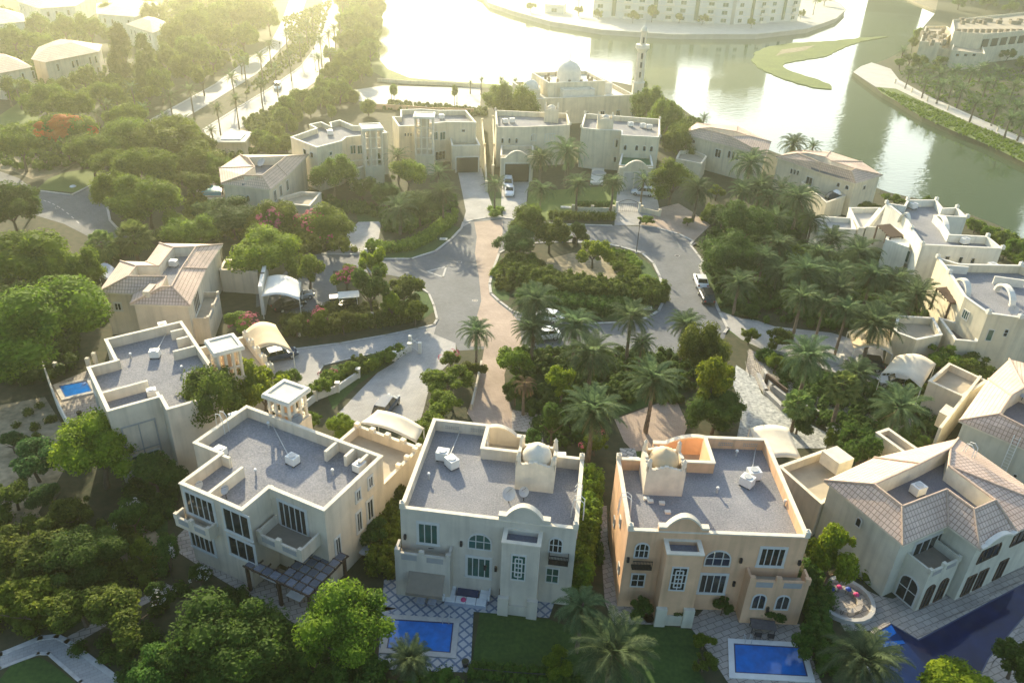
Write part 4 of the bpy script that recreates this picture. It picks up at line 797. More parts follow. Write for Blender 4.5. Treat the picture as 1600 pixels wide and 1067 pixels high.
E=(G(652,197,8.4),G(697,191,8.4)); window(hd,*E,(677,206,684,219),nv=2); window(hd,*E,(687,206,696,219),nv=2); window(hd,*E,(680,236,696,250),nv=3,gl=GD)
E=(G(623,198,8.4),G(652,197,8.4)); 
for k in range(3): window(hd,*E,(632+k*4.5,208,634.5+k*4.5,213),nv=1,gl=GD)
GPd=GL([(706,233),(750,232),(743,218),(703,218)],4.4); flat_block(hd,GPd,5.0,4.0,'wall_sand','cap_white','deck_tan',names=('garage_wall','garage_cap','garage_deck'))
def doorway(par,A,B,px,m_='metal_dark',name='garage_opening',frame=True):
    cy=(px[1]+px[3])/2;cx=(px[0]+px[2])/2; s0,_=on_wall(px[0],cy,A,B); s1,_=on_wall(px[2],cy,A,B); _,z1=on_wall(cx,px[1],A,B); s0,s1=min(s0,s1),max(s0,s1)
    wallbox(par,name,A,B,s0,s1,0.01,0.05,0.0,z1,m_); b=MB(); wallbox(par,'',A,B,s0-.2,s0,0.0,0.12,0,z1+.2,None,b); wallbox(par,'',A,B,s1,s1+.2,0.0,0.12,0,z1+.2,None,b); wallbox(par,'',A,B,s0,s1,0.0,0.12,z1,z1+.2,None,b); obj('opening_frame',b,'cap_white',par)
doorway(hd,G(706,233,5),G(750,232,5),(713,246,747,264))
he=thing('villa','hazy sand villa with dome and double garage holding two cars','house',G(820,260)+(0,))
P=GL([(776,199),(821,199),(848,198),(891,196),(886,178),(774,173)],8.4); flat_block(he,P,8.4,7.4,'wall_sand','cap_cream'); fe=frame_fn(G(850,184,8.4),-2)
dome_tower(he,fe,0,3.1,0,2.8,7.3,10.2,'wall_sand','cap_cream'); pinnacles(he,GL([(776,199),(891,196),(774,173),(886,178)],8.4),8.4)
E=(G(776,199,8.4),G(821,199,8.4)); 
for k in range(3): window(he,*E,(783+k*11,216,787+k*11,224),arch=True,nv=1,gl=GD)
E=(G(821,199,8.4),G(891,196,8.4)); window(he,*E,(829,209,838,221),arch=True,nv=3,gl=GD); window(he,*E,(851,209,867,222),nv=4,gl=GD)
flat_block(he,GL([(782,247),(833,247),(833,231),(783,231)],4.4),4.8,4.0,'wall_sand','cap_cream','deck_tan',names=('garage_wall','garage_cap','garage_deck'))
a_,b_=G(782,247,4.8),G(833,247,4.8); L=math.hypot(b_[0]-a_[0],b_[1]-a_[1]); fa_=frame_fn(a_,math.degrees(math.atan2(b_[1]-a_[1],b_[0]-a_[0]))); arch_gable(he,fa_,0,L,-0.36,0.0,4.8,6.2,'wall_sand'); doorway(he,fa_(0,-0.36),fa_(L,-0.36),(789,256,827,275))
hf=thing('villa','hazy yellow villa with arched windows, green terrace and white paved front platform','house',G(960,250)+(0,))
P=GL([(908,200),(931,203),(957,204),(971,205),(971,212),(1031,215),(1031,187),(914,178)],8.4); flat_block(hf,P,8.4,7.4,'wall_sand','cap_white'); ff=frame_fn(G(933,203,8.4),-3)
dome_tower(hf,ff,0.0,3.3,1.2,4.0,7.3,10.3,'wall_sand','cap_cream'); pinnacles(hf,GL([(908,200),(1031,215),(1031,187),(914,178)],8.4),8.4)
E=(G(908,200,8.4),G(971,205,8.4)); window(hf,*E,(917,212,924,219),arch=True,nv=2,gl=GD); window(hf,*E,(932,217,949,228),nv=2,gl=GD); window(hf,*E,(958,217,966,231),arch=True,nv=2,gl=GD); window(hf,*E,(930,241,947,262),nv=3,gl=GD); window(hf,*E,(916,237,921,245),nv=1,gl=GD); window(hf,*E,(958,245,963,254),nv=1,gl=GD)
E=(G(971,212,8.4),G(1031,215,8.4))
for k,x in enumerate((974,992,1004,1015)): window(hf,*E,(x,226+k*.8,x+5.5,235+k*.8),arch=True,nv=1,gl=GD)
flat_block(hf,GL([(967,262),(1020,263),(1016,244),(972,241)],4.2),4.6,3.9,'wall_sand','cap_white','green_mat',names=('garage_wall','garage_cap','garage_deck'))
a_,b_=G(967,262,4.6),G(1020,263,4.6); L=math.hypot(b_[0]-a_[0],b_[1]-a_[1]); fa_=frame_fn(a_,math.degrees(math.atan2(b_[1]-a_[1],b_[0]-a_[0]))); arch_gable(hf,fa_,0,L,-0.36,0.0,4.6,6.0,'wall_sand'); doorway(hf,fa_(0,-0.36),fa_(L,-0.36),(975,270,990,284),'metal_pale','garage_door'); doorway(hf,fa_(0,-0.36),fa_(L,-0.36),(992,270,1015,286),'metal_pale','garage_door')
obj('front_platform',MB().prism(GL([(922,289),(942,289),(944,266),(925,266)]),0,0.5),'cap_white',hf)
# substation hut
hb=thing('utility_building','small flat hut with white panelled roof beside the boulevard','hut',G(362,228)+(0,))
obj('wall',MB().prism(GL([(334,224),(386,224),(390,209),(362,204)],2.6),0,3.0),'wall_sand',hb); obj('roof_slab',MB().prism(GL([(331,224),(383,224),(395,209),(362,203)],3.0),3.0,3.3,True),'cap_cream',hb); obj('roof_panel',MB().prism(GL([(345,219),(376,219),(384,210),(362,206)],3.3),3.302,3.6),'metal_white',hb)
# ---------------- far left haze villas
def far_villa(label,px,hz,wm,ov=0.5):
    x,y=G(px[0][0],px[0][1],0); h=thing('tiled_villa',label,'house',(x,y,0)); O=ccw(GL(px,6.6)); c=np.mean(np.array(O),0); I=[tuple(c+(np.array(p)-c)*0.30) for p in O]
    mb=MB(); n=len(O); uv=[]
    for i in range(n):
        j=(i+1)%n; mb.v+=[O[i]+(6.6,),O[j]+(6.6,),I[j]+(hz,),I[i]+(hz,)]; mb.f.append((4*i,4*i+1,4*i+2,4*i+3)); L=math.hypot(O[i][0]-O[j][0],O[i][1]-O[j][1]); uv.append([(0,0),(L,0),(L*.7,4),(L*.3,4)])
    k=len(mb.v); mb.v+=[p+(hz,) for p in I]; mb.f.append(tuple(range(k,k+n))); uv.append([(0,0)]*n)
    obj('roof',mb,'roof_tile',h,uvf=uv); W=inset(O,ov); obj('wall',MB().prism(W,0,6.5),wm,h); return h,W
fv,W=far_villa('hazy villa with hipped roof beyond the orange flowering tree',[(48,93),(70,98),(155,81),(160,70),(96,64),(60,74)],8.9,'wall_cream')
E=edge_of(W,(70,98),(155,81),6.6)
for s in (3,8,9.5,14,16): window(fv,*E,None,z=(3.6,5.6),sr=(s,s+0.9),nv=1,gl=GD)
for s in (8,14,16,20): window(fv,*E,None,z=(0.3,2.6),sr=(s,s+1.0),nv=1,gl=GD)
fv,W=far_villa('hazy villa with hipped roof cut by the left edge of the photo',[(-40,112),(0,115),(51,105),(28,92),(4,88),(-40,96)],8.8,'wall_cream')
E=edge_of(W,(0,115),(51,105),6.6)
for s in (2,5.5,8.5): window(fv,*E,None,z=(3.6,5.6),sr=(s,s+0.9),nv=1,gl=GD); window(fv,*E,None,z=(0.4,2.6),sr=(s,s+0.9),nv=1,gl=GD)
for i,(px,lab) in enumerate([([(25,2),(60,14),(118,10),(150,-8),(110,-20),(50,-18)],'palest villa at the very top left corner'),([(150,22),(210,27),(250,16),(245,4),(190,-2),(150,6)],'pale villa with wide roof near the top left, below the bright gap'),([(196,38),(238,52),(262,44),(258,34),(225,28)],'small pale roofed villa behind the tall twin conical trees'),([(-40,30),(0,38),(40,34),(36,22),(0,14),(-40,14)],'faded villa at the left edge above the hipped villa')]):
    fv,W=far_villa(lab,px,8.6,'wall_white')
    for a,b in zip(W,W[1:]+W[:1]):
        L=math.hypot(b[0]-a[0],b[1]-a[1])
        if L>9 and b[0]>a[0]:
            for s in (2,5,L-3): window(fv,a,b,None,z=(3.6,5.4),sr=(s,s+1.0),nv=1,gl=GD)
# ---------------- mosque and minaret
ms=thing('mosque','low pale mosque with domes on the lake shore behind the back row villas','mosque',G(910,190)+(0,))
zt=6.5
a=np.array(G(839,155,zt)); b=np.array(G(991,149,zt)); d=b-a; Lm=np.linalg.norm(d); fm=frame_fn(tuple(a),math.degrees(math.atan2(d[1],d[0]))); 
flat_block(ms,[fm(0,0),fm(Lm,0),fm(Lm,19),fm(0,19)],zt,zt-1,'wall_sand','cap_white','cap_white')
U0,_=on_wall(857,140,fm(0,4.5),fm(Lm,4.5)); U1,_=on_wall(945,140,fm(0,4.5),fm(Lm,4.5))
flat_block(ms,[fm(U0,4.5),fm(U1,4.5),fm(U1,17),fm(U0,17)],9.2,8.4,'wall_sand','cap_white','cap_white',names=('hall_wall','hall_cap','hall_roof'),z0=5.5)
flat_block(ms,[fm(U0+3,1.8),fm(U1-4,1.8),fm(U1-4,4.4),fm(U0+3,4.4)],7.9,7.3,'cap_white','cap_white','cap_white',names=('porch_wall','porch_cap','porch_roof'),z0=5.5)
flat_block(ms,[fm(U1+1,7),fm(Lm-3,7),fm(Lm-3,15),fm(U1+1,15)],8.0,7.4,'cap_white','cap_white','cap_white',names=('side_wall','side_cap','side_roof'),z0=5.5)
cx=fm((U0+U1)/2,10.5); dd=MB(); dd.cyl(cx[0],cx[1],8.4,10.2,3.1,3.1,28,False); dd.dome(cx[0],cx[1],10.2,3.1,3.0,28,10,0.95,0.25); obj('dome',dd,'cap_white',ms,smooth=True); dd=MB(); dd.cyl(cx[0],cx[1],13.3,16.0,0.12,0.04,6); obj('finial',dd,'metal_dark',ms)
for k in range(12):
    t=2*math.pi*k/12; q=(cx[0]+6.0*math.cos(t)*(1.0),cx[1]+5.2*math.sin(t)); m5=MB(); m5.box(q[0]-.32,q[0]+.32,q[1]-.32,q[1]+.32,8.42,9.6); obj('roof_vent',m5,'canvas_brown',ms)
c2=fm(-1.0+1.8,7.0); m5=MB(); m5.box(c2[0]-2.4,c2[0]+2.4,c2[1]-2.4,c2[1]+2.4,5.6,7.8); obj('turret',m5,'wall_sand',ms); m5=MB(); m5.dome(c2[0],c2[1],7.8,2.0,1.9,22,8); obj('small_dome',m5,'cap_white',ms,smooth=True); m5=MB(); m5.cyl(c2[0],c2[1],9.6,11.4,0.1,0.03,6); obj('finial',m5,'metal_dark',ms)
E=(fm(0,0),fm(Lm,0))
for k in range(7): window(ms,*E,None,z=(1.2,2.9),sr=(13+k*4.4,14.2+k*4.4),nv=2,gl=GD)
mn=thing('minaret','tall slender pale minaret with gallery standing before the green lake','minaret',G(992,178)+(0,)); mx,my=G(992,178); HM=32.0
s=MB(); s.box(mx-1.35,mx+1.35,my-1.35,my+1.35,0,8.2); obj('base_shaft',s,'cap_cream',mn)
s=MB(); s.cyl(mx,my,8.2,16.6,1.35,1.05,8); obj('shaft',s,'cap_cream',mn)
obj('moulding',MB().cyl(mx,my,8.0,8.5,1.65,1.65,8),'cap_white',mn)
obj('gallery',MB().cyl(mx,my,15.9,16.7,1.1,1.75,12).cyl(mx,my,16.69,17.6,1.8,1.8,12),'cap_white',mn)
obj('lantern',MB().cyl(mx,my,17.6,20.6,0.8,0.7,8).cyl(mx,my,20.59,20.9,1.0,1.0,8),'cap_cream',mn)
obj('cap_dome',MB().dome(mx,my,20.9,0.78,1.2,12,6).cyl(mx,my,21.95,23.3,0.07,0.03,6),'cap_white',mn)
for zz in (2.2,5.0,9.6,12.0,14.2,18.0):
    rr_=1.36 if zz<8 else (1.36-0.036*(zz-8) if zz<17 else 0.80); s=MB(); s.box(mx-0.22,mx+0.22,my-rr_-0.03,my-0.5,zz,zz+1.4); obj('slit_window',s,'metal_dark',mn)
# ---------------- waterfront apartments
def apartment(label,pa,pb,dep,H,name='apartment_building'):
    a=np.array(G(*pa)); b=np.array(G(*pb)); L=np.linalg.norm(b-a); d=(b-a)/L; f=frame_fn(tuple(a),math.degrees(math.atan2(d[1],d[0])))
    t=thing(name,label,'apartments',tuple(a)+(0.3,)); wl=MB(); wl.prism([f(0,0),f(L,0),f(L,dep),f(0,dep)],0.3,H); obj('wall',wl,'apartment_wall',t)
    n=int(L/6.2); A_,B_=f(0,0),f(L,0); ns=int(H/3.3)
    sl=MB()
    for k in range(ns): wallbox(t,'',A_,B_,0,L,0,0.25,3.3*(k+1)+.1,3.3*(k+1)+.35,None,sl)
    obj('storey_band',sl,'cap_white',t)
    for i in range(n):
        s=(i+0.5)*L/n
        if i%3==1:
            g=MB(); wallbox(t,'',A_,B_,s-0.9,s+0.9,0.26,0.34,1.2,H-1.5,None,g); obj('stair_glazing',g,'glass_teal',t)
        else:
            for k in range(ns):
                window(t,A_,B_,None,z=(0.9+3.3*k,2.7+3.3*k),sr=(s-1.3,s+1.3),nv=2)
                if i%3==2: 
                    bb=MB(); wallbox(t,'',A_,B_,s-2.0,s+2.0,0.26,1.5,0.3+3.3*k,0.5+3.3*k,None,bb); wallbox(t,'',A_,B_,s-2.0,s+2.0,1.4,1.5,0.5+3.3*k,1.4+3.3*k,None,bb); obj('balcony',bb,'cap_white',t)
    return t
apartment('long white waterfront apartment block across the lake, green stair windows',(926,28),(1140,40),16,16)
apartment('right end block of the white waterfront apartments with slim corner pillars',(1146,40),(1245,34),16,13.2)
apartment('small white block at the left end of the curved promenade',(851,22),(880,24),9,4.2)
# ---------------- terraced building on the right shore
tb_=thing('terrace_building','sunlit sand coloured terraced building with roof planters above the palm grove','building',G(1500,105)+(0,))
for i,(px,z,hh) in enumerate([([(1437,68),(1468,70),(1478,62),(1490,52),(1478,44),(1446,44)],7.0,7.6),([(1450,78),(1490,82),(1495,66),(1458,62)],4.5,5.2),([(1486,82),(1538,88),(1530,62),(1492,62)],5.5,6.2),([(1490,52),(1535,57),(1640,47),(1700,40),(1600,22),(1488,34)],10.0,10.6)]):
    flat_block(tb_,GL(px,z),hh,hh-0.8,'wall_sand','cap_cream','deck_tan',names=('wall','parapet_cap','roof_terrace'))
E=(G(1535,57,10),G(1640,47,10))
for k in range(9): wallbox(tb_,'terrace_opening',E[0],E[1],1.0+k*6.2,5.4+k*6.2,0.02,0.08,6.0,8.8,'metal_dark')
E=(G(1486,82,5.5),G(1538,88,5.5))
for k in range(3): window(tb_,*E,(1493+k*13,84,1499+k*13,89),nv=1,gl=GD)
E=(G(1450,78,4.5),G(1490,82,4.5)); window(tb_,*E,None,z=(1.5,3),sr=(3,4.5),nv=1,gl=GD)
rr=random.Random(4)
for k in range(24):
    x,y=G(1442+rr.random()*36,45+rr.random()*22,8); s=0.3+rr.random()*0.5; obj('roof_planter',MB().box(x-s,x+s,y-s,y+s,6.8,7.9+rr.random()),'canvas_brown',tb_)
for k in range(24):
    x,y=G(1500+rr.random()*95,28+rr.random()*6,11); s=0.4+rr.random()*0.6; obj('roof_planter',MB().box(x-s,x+s,y-s,y+s,9.8,11.2),'canvas_brown',tb_)
for k in range(11):
    x,y=G(1498+k*9.5,46,11); obj('roof_planter',MB().box(x-.8,x+.8,y-.5,y+.5,9.8,11.1),'canvas_brown',tb_)
# ---------------- skyscrapers beyond the frame, seen mirrored in the lake
def skyscraper(label,az,dist,wd,H):
    x,y=dist*math.sin(R_(az)),dist*math.cos(R_(az)); t=thing('skyscraper',label,'tower',(x,y,0)); f=frame_fn((x,y),-az)
    obj('shaft',MB().prism([f(-wd/2,0),f(wd/2,0),f(wd/2,wd*0.6),f(-wd/2,wd*0.6)],0,H),'tower_wall',t); b=MB()
    for k in range(int(H/12)): b.box(-wd/2-.4,wd/2+.4,-.4,wd*0.6+.4,k*12+4,k*12+5.2,f)
    obj('storey_band',b,'apartment_wall',t); obj('crown',MB().prism([f(-wd/4,wd*.1),f(wd/4,wd*.1),f(wd/4,wd*.5),f(-wd/4,wd*.5)],H,H+10),'tower_wall',t)
skyscraper('slender tower mirrored in the lake between the islet and the grass bank',23.0,660,36,168)
skyscraper('broad tower mirrored in the green water at right',30.4,600,66,215)
skyscraper('distant tower mirrored beside the minaret',9.0,760,40,118)
skyscraper('distant tower mirrored left of the islet',14.5,800,50,112)
skyscraper('far pale tower mirrored at the right edge',38.7,640,36,190)
# ================================================================ VEGETATION
def leaf_cloud(rng,cen,rad,n,leaf,squash=1.0,core=True,up=0.45,out=0.55):
    """cen (k,3), rad (k,) clump centres and radii -> leaf quads in the clumps"""
    k=len(cen); w_=rad**2; idx=rng.choice(k,n,p=w_/w_.sum())
    d=rng.normal(size=(n,3)); d/=np.linalg.norm(d,axis=1)[:,None]
    r=rad[idx]*(0.55+0.5*rng.random(n)**0.7)
    p=cen[idx]+d*r[:,None]*np.array([1,1,squash])
    nn=d*out+rng.normal(size=(n,3))*0.45+np.array([0,0,up]); nn/=np.linalg.norm(nn,axis=1)[:,None]
    a=np.cross(nn,rng.normal(size=(n,3))); a/=np.linalg.norm(a,axis=1)[:,None]+1e-9; b=np.cross(nn,a)
    s=(leaf*(0.6+0.8*rng.random(n)))[:,None]
    V=np.stack([p-a*s,p+b*s*0.55,p+a*s,p-b*s*0.55],1).reshape(-1,3); F=np.arange(4*n).reshape(-1,4)
    mb=MB(); mb.arr(V,F)
    if core:
        for c,rr in zip(cen,rad):
            vs=[];fs=[];N=7
            for i in range(1,4):
                t=math.pi*i/4
                for j in range(N): q=0.66*rr*(0.85+0.3*rng.random()); vs.append((c[0]+q*math.sin(t)*math.cos(2*math.pi*j/N),c[1]+q*math.sin(t)*math.sin(2*math.pi*j/N),c[2]+q*math.cos(t)*squash))
            vs+= [(c[0],c[1],c[2]+0.68*rr*squash),(c[0],c[1],c[2]-0.68*rr*squash)]
            for i in range(2):
                for j in range(N): j2=(j+1)%N; fs.append((i*N+j,(i+1)*N+j,(i+1)*N+j2,i*N+j2))
            for j in range(N): j2=(j+1)%N; fs+= [(3*N,j,j2),(3*N+1,2*N+j2,2*N+j)]
            mb.add(vs,fs)
    return mb
def mesh_of(mb,name,m_):
    me=bpy.data.meshes.new(name); me.from_pydata(mb.v,[],mb.f); me.materials.append(M_(m_)); me.update(); return me
def clumps(rng,k,shape):
    out=[];rad=[]
    for i in range(k):
        d=rng.normal(size=3); d/=np.linalg.norm(d)
        if shape=='cone':
            z=rng.random(); rr=0.62*(1-z)**0.6+0.08; t=rng.random()*6.28; out.append((rr*math.cos(t)*0.8,rr*math.sin(t)*0.8,z*2.2-1.0)); rad.append(0.20+0.22*(1-z)); continue
        if shape=='umbrella': d[2]=abs(d[2])*0.5-0.05; q=0.35+0.5*rng.random(); out.append((d[0]*q,d[1]*q,d[2]*0.75+0.1)); rad.append(0.20+0.12*rng.random()); continue
        if shape=='ball': q=0.45; out.append((d[0]*q,d[1]*q,d[2]*q)); rad.append(0.5); continue
        if d[2]<-0.45: d[2]*=-0.6
        q=0.45+0.42*rng.random() if i>k*0.2 else 0.25*rng.random(); out.append((d[0]*q,d[1]*q,d[2]*q*0.85)); rad.append(0.13+0.26*rng.random()**1.4)
    return np.array(out),np.array(rad)
CROWN={}
def crown_mesh(shape,m_,seed,n,leaf,k):
    key=(shape,m_,seed)
    if key not in CROWN:
        rng=np.random.default_rng(seed*17+len(m_)); c,r=clumps(rng,k,shape); CROWN[key]=mesh_of(leaf_cloud(rng,c,r,n,leaf),'crown',m_)
    return CROWN[key]
TRK={}
def trunk_mesh(seed):
    if seed not in TRK:
        rng=random.Random(seed); mb=MB(); b=(rng.uniform(-.05,.05),rng.uniform(-.05,.05),0.5)
        mb.tube([(0,0,-0.02),(b[0]*.4,b[1]*.4,0.25),b],[0.055,0.042,0.034],8)
        for k in range(5):
            a=6.28*k/5+rng.random(); mb.tube([b,(b[0]+.18*math.cos(a),b[1]+.18*math.sin(a),0.68+rng.random()*.05),(b[0]+.4*math.cos(a),b[1]+.4*math.sin(a),0.92+rng.random()*.1)],[0.026,0.018,0.007],6)
        TRK[seed]=mesh_of(mb,'trunk','bark')
    return TRK[seed]
rv=random.Random(7)
FLOW={}
def flowers(shape,m_,seed,n=260,leaf=0.045,top=True):
    key=(shape,m_,seed)
    if key not in FLOW:
        rng=np.random.default_rng(seed+91); c,r=clumps(rng,14,shape); c=c*1.0; sel=c[:,2]>-0.1 if top else c[:,2]>-2; c,r=c[sel],r[sel]*0.9
        idx=rng.choice(len(c),n); d=rng.normal(size=(n,3)); d[:,2]=np.abs(d[:,2]); d/=np.linalg.norm(d,axis=1)[:,None]; d=d*0.6+c[idx]*0.9+rng.normal(size=(n,3))*0.25; d/=np.linalg.norm(d,axis=1)[:,None]; p=c[idx]+d*(r[idx]*1.16)[:,None]
        mb=MB(); nn=d; a=np.cross(nn,rng.normal(size=(n,3))); a/=np.linalg.norm(a,axis=1)[:,None]; b=np.cross(nn,a); s=leaf
        V=np.stack([p-a*s,p+b*s,p+a*s,p-b*s],1).reshape(-1,3); mb.arr(V,np.arange(4*n).reshape(-1,4)); FLOW[key]=mesh_of(mb,'blossom',m_)
    return FLOW[key]
def tree(px,py,r,hz,kind,label,group=None,squash=None,name=None):
    """px,py,r: centre and radius of the crown in the photo; hz: height of the crown's centre"""
    x,y=G(px,py,hz); R=1.12*r*depth_at(px,py,hz)/FP
    spec={'g':('round','leaf_green',6),'d':('round','leaf_dark',4),'y':('round','leaf_yellow',3),'v':('round','leaf_olive',3),'b':('ball','leaf_green',1),'c':('cone','leaf_olive',2),'o':('umbrella','leaf_green',1),'u':('umbrella','leaf_green',2),'p':('round','leaf_green',2),'w':('round','leaf_dark',2),'s':('round','leaf_blue',2),'m':('ball','leaf_hedge',1)}[kind]
    seed=rv.randrange(spec[2]); big=R>3.4
    n,lf,k=(15000,0.033,34+7*(seed%4)) if big else (5200,0.055,14+5*(seed%3))
    if spec[0]=='ball': n,lf,k=(5200,0.055,20)
    cm_=crown_mesh(spec[0],spec[1],seed+(10 if big else 0),n,lf,k)
    shrub=hz<2.0
    nm=name or ('shrub' if shrub else ('bougainvillea' if kind=='p' else 'tree'))
    t=thing(nm,label,'shrub' if shrub else 'tree',(x,y,0.0),group)
    c=bpy.data.objects.new('crown',cm_); C.objects.link(c); c.parent=t; c.location=(0,0,hz); sz=squash or (max(0.62,min(1.25,hz*0.88/R)) if spec[0]!='cone' else 1.25)
    sz=min(sz,(hz*0.97)/R) if spec[0]!='cone' else sz
    c.scale=(R*rv.uniform(.92,1.1),R*rv.uniform(.85,1.08),R*sz); c.rotation_euler=(0,0,rv.random()*6.28)
    tr=bpy.data.objects.new('trunk',trunk_mesh(rv.randrange(3))); C.objects.link(tr); tr.parent=t
    tk=max(1.0,min(4.5,R*1.1)); tr.scale=(tk*1.2,tk*1.2,hz*1.05); tr.rotation_euler=(0,0,rv.random()*6.28)
    fl={'o':'petal_orange','p':'petal_pink','w':'petal_white'}.get(kind)
    if fl:
        f=bpy.data.objects.new('blossom',flowers(spec[0],fl,seed,900 if kind=='o' else (230 if kind=='p' else 200),0.05 if kind!='w' else 0.032)); C.objects.link(f); f.parent=t; f.location=c.location; f.scale=c.scale; f.rotation_euler=c.rotation_euler
    t.rotation_euler=(0,0,0); return t
# ---- palms
def palm_crown(seed,nf,L,droop,m_,wide=0.055,nl=26,dry=False):
    rng=random.Random(seed); mb=MB()
    for k in range(nf):
        ring=k/nf; az=2.399963*k+rng.uniform(-.2,.2); el=(1.35-1.75*ring+rng.uniform(-.12,.12)) if not dry else rng.uniform(-1.1,-0.5)
        Lk=L*(0.78+0.25*math.sin(math.pi*min(1,ring+0.2)))*rng.uniform(.88,1.06); seg=9; p=np.array([0.0,0,0]); pts=[p.copy()]; e=el; dirs=[]
        ca,sa=math.cos(az),math.sin(az)
        for i in range(seg):
            e-=droop*(0.35+i/seg)*1.0/seg*(1.0 if e>-1.2 else 0.1); d=np.array([math.cos(e)*ca,math.cos(e)*sa,math.sin(e)]); dirs.append(d); p=p+d*Lk/seg; pts.append(p.copy())
        mb.tube(pts,[0.045*(1-i/(seg+1))+0.008 for i in range(seg+1)],3)
        side=np.array([-sa,ca,0.0])
        V=[]
        for i in range(nl):
            t=0.16+0.84*(i+0.5)/nl; q=t*seg; j=min(seg-1,int(q)); base=pts[j]+(pts[j+1]-pts[j])*(q-j); d=dirs[j]; upv=np.cross(side,d)*-1; upv=upv if upv[2]>0 else -upv
            ll=0.62*L/3.2*(math.sin(math.pi*(0.12+0.80*t))**0.7)*(1.0 if not dry else 0.6)
            for s in (-1,1):
                dr=d*(0.55+0.5*t)+side*s*0.95+upv*rng.uniform(0.0,0.35)-np.array([0,0,0.12]); dr/=np.linalg.norm(dr); tip=base+dr*ll-np.array([0,0,0.10*ll])
                wv=np.cross(dr,upv); wv=d*wide
                V+=[base-wv*0.6,base+wv*0.6,base+dr*ll*0.55+wv*0.75,tip]
        n=len(V)//4; mb.arr(np.array(V),np.arange(4*n).reshape(-1,4))
    return mesh_of(mb,'fronds',m_)
PC=[palm_crown(14,38,3.4,2.3,'leaf_palm'),palm_crown(15,58,3.1,1.5,'leaf_palm'),palm_crown(11,46,3.3,1.9,'leaf_palm'),palm_crown(12,54,3.3,2.1,'leaf_palm'),palm_crown(13,40,3.3,1.6,'leaf_palm')]
PCF=[palm_crown(21,26,3.3,1.3,'leaf_palm',wide=0.09,nl=13),palm_crown(22,30,3.3,1.45,'leaf_palm',wide=0.09,nl=13)]
PDRY=palm_crown(31,14,2.6,0.5,'leaf_dry',nl=14,dry=True)
PSAD=palm_crown(33,22,2.2,2.6,'leaf_dry',nl=16)
def fan_crown(seed,nf=34):
    rng=random.Random(seed); mb=MB()
    for k in range(nf):
        ring=k/nf; az=2.399963*k; el=1.3-2.1*ring; d=np.array([math.cos(el)*math.cos(az),math.cos(el)*math.sin(az),math.sin(el)]); base=d*1.1; mb.tube([(0,0,0),base],[0.03,0.02],3)
        side=np.array([-math.sin(az),math.cos(az),0]); upv=np.cross(d,side); V=[]
        for i in range(15):
            a=(i/14-0.5)*3.6; dr=d*math.cos(a)+side*math.sin(a); tip=base+dr*0.85-np.array([0,0,0.25*abs(math.sin(a))+0.12]); wv=np.cross(dr,upv)*0.12
            V+=[base-wv*.3,base+dr*.5-wv,tip,base+dr*.5+wv]
        n=len(V)//4; mb.arr(np.array(V),np.arange(4*n).reshape(-1,4))
    return mesh_of(mb,'fronds','leaf_fan')
FC=[fan_crown(1),fan_crown(2)]
def palm_trunk(seed):
    rng=random.Random(seed); mb=MB(); pts=[];rs=[]; bx,by=rng.uniform(-.3,.3),rng.uniform(-.3,.3)
    for i in range(25): t=i/24; pts.append((bx*t*(1-t)*2,by*t*(1-t)*2,t)); rs.append((0.20+0.09*(1-t)**3+0.10*max(0,(t-.86)/.14))*(1.0+(0.09 if i%2 else -0.05)))
    mb.tube(pts,rs,9); return mesh_of(mb,'trunk','palm_bark')
PT=[palm_trunk(s) for s in range(4)]
def palm(px,py,r,h,label,group=None,kind='date',far=False):
    x,y=G(px,py,h); R=r*depth_at(px,py,h)/FP; t=thing('palm_tree' if kind!='fan' else 'fan_palm',label,'palm tree',(x,y,0),group)
    k=R/3.0; me={'date':rv.choice(PCF if far else PC),'fan':rv.choice(FC),'sad':PSAD}[kind]
    if kind=='fan': k=R/1.7
    if kind=='sad': k=R/2.0
    c=bpy.data.objects.new('fronds',me); C.objects.link(c); c.parent=t; c.location=(0,0,h); c.scale=(k,k,k); c.rotation_euler=(rv.uniform(-.16,.16),rv.uniform(-.16,.16),rv.random()*6.28)
    tr=bpy.data.objects.new('trunk',rv.choice(PT)); C.objects.link(tr); tr.parent=t; w_=0.85*max(0.75,min(1.25,k)); tr.scale=(w_,w_,h+0.05); tr.rotation_euler=(0,0,rv.random()*6.28)
    if kind=='date' and not far:
        c=bpy.data.objects.new('dry_fronds',PDRY); C.objects.link(c); c.parent=t; c.location=(0,0,h-0.25); c.scale=(k*.7,)*3; c.rotation_euler=(0,0,rv.random()*6.28)
    return t
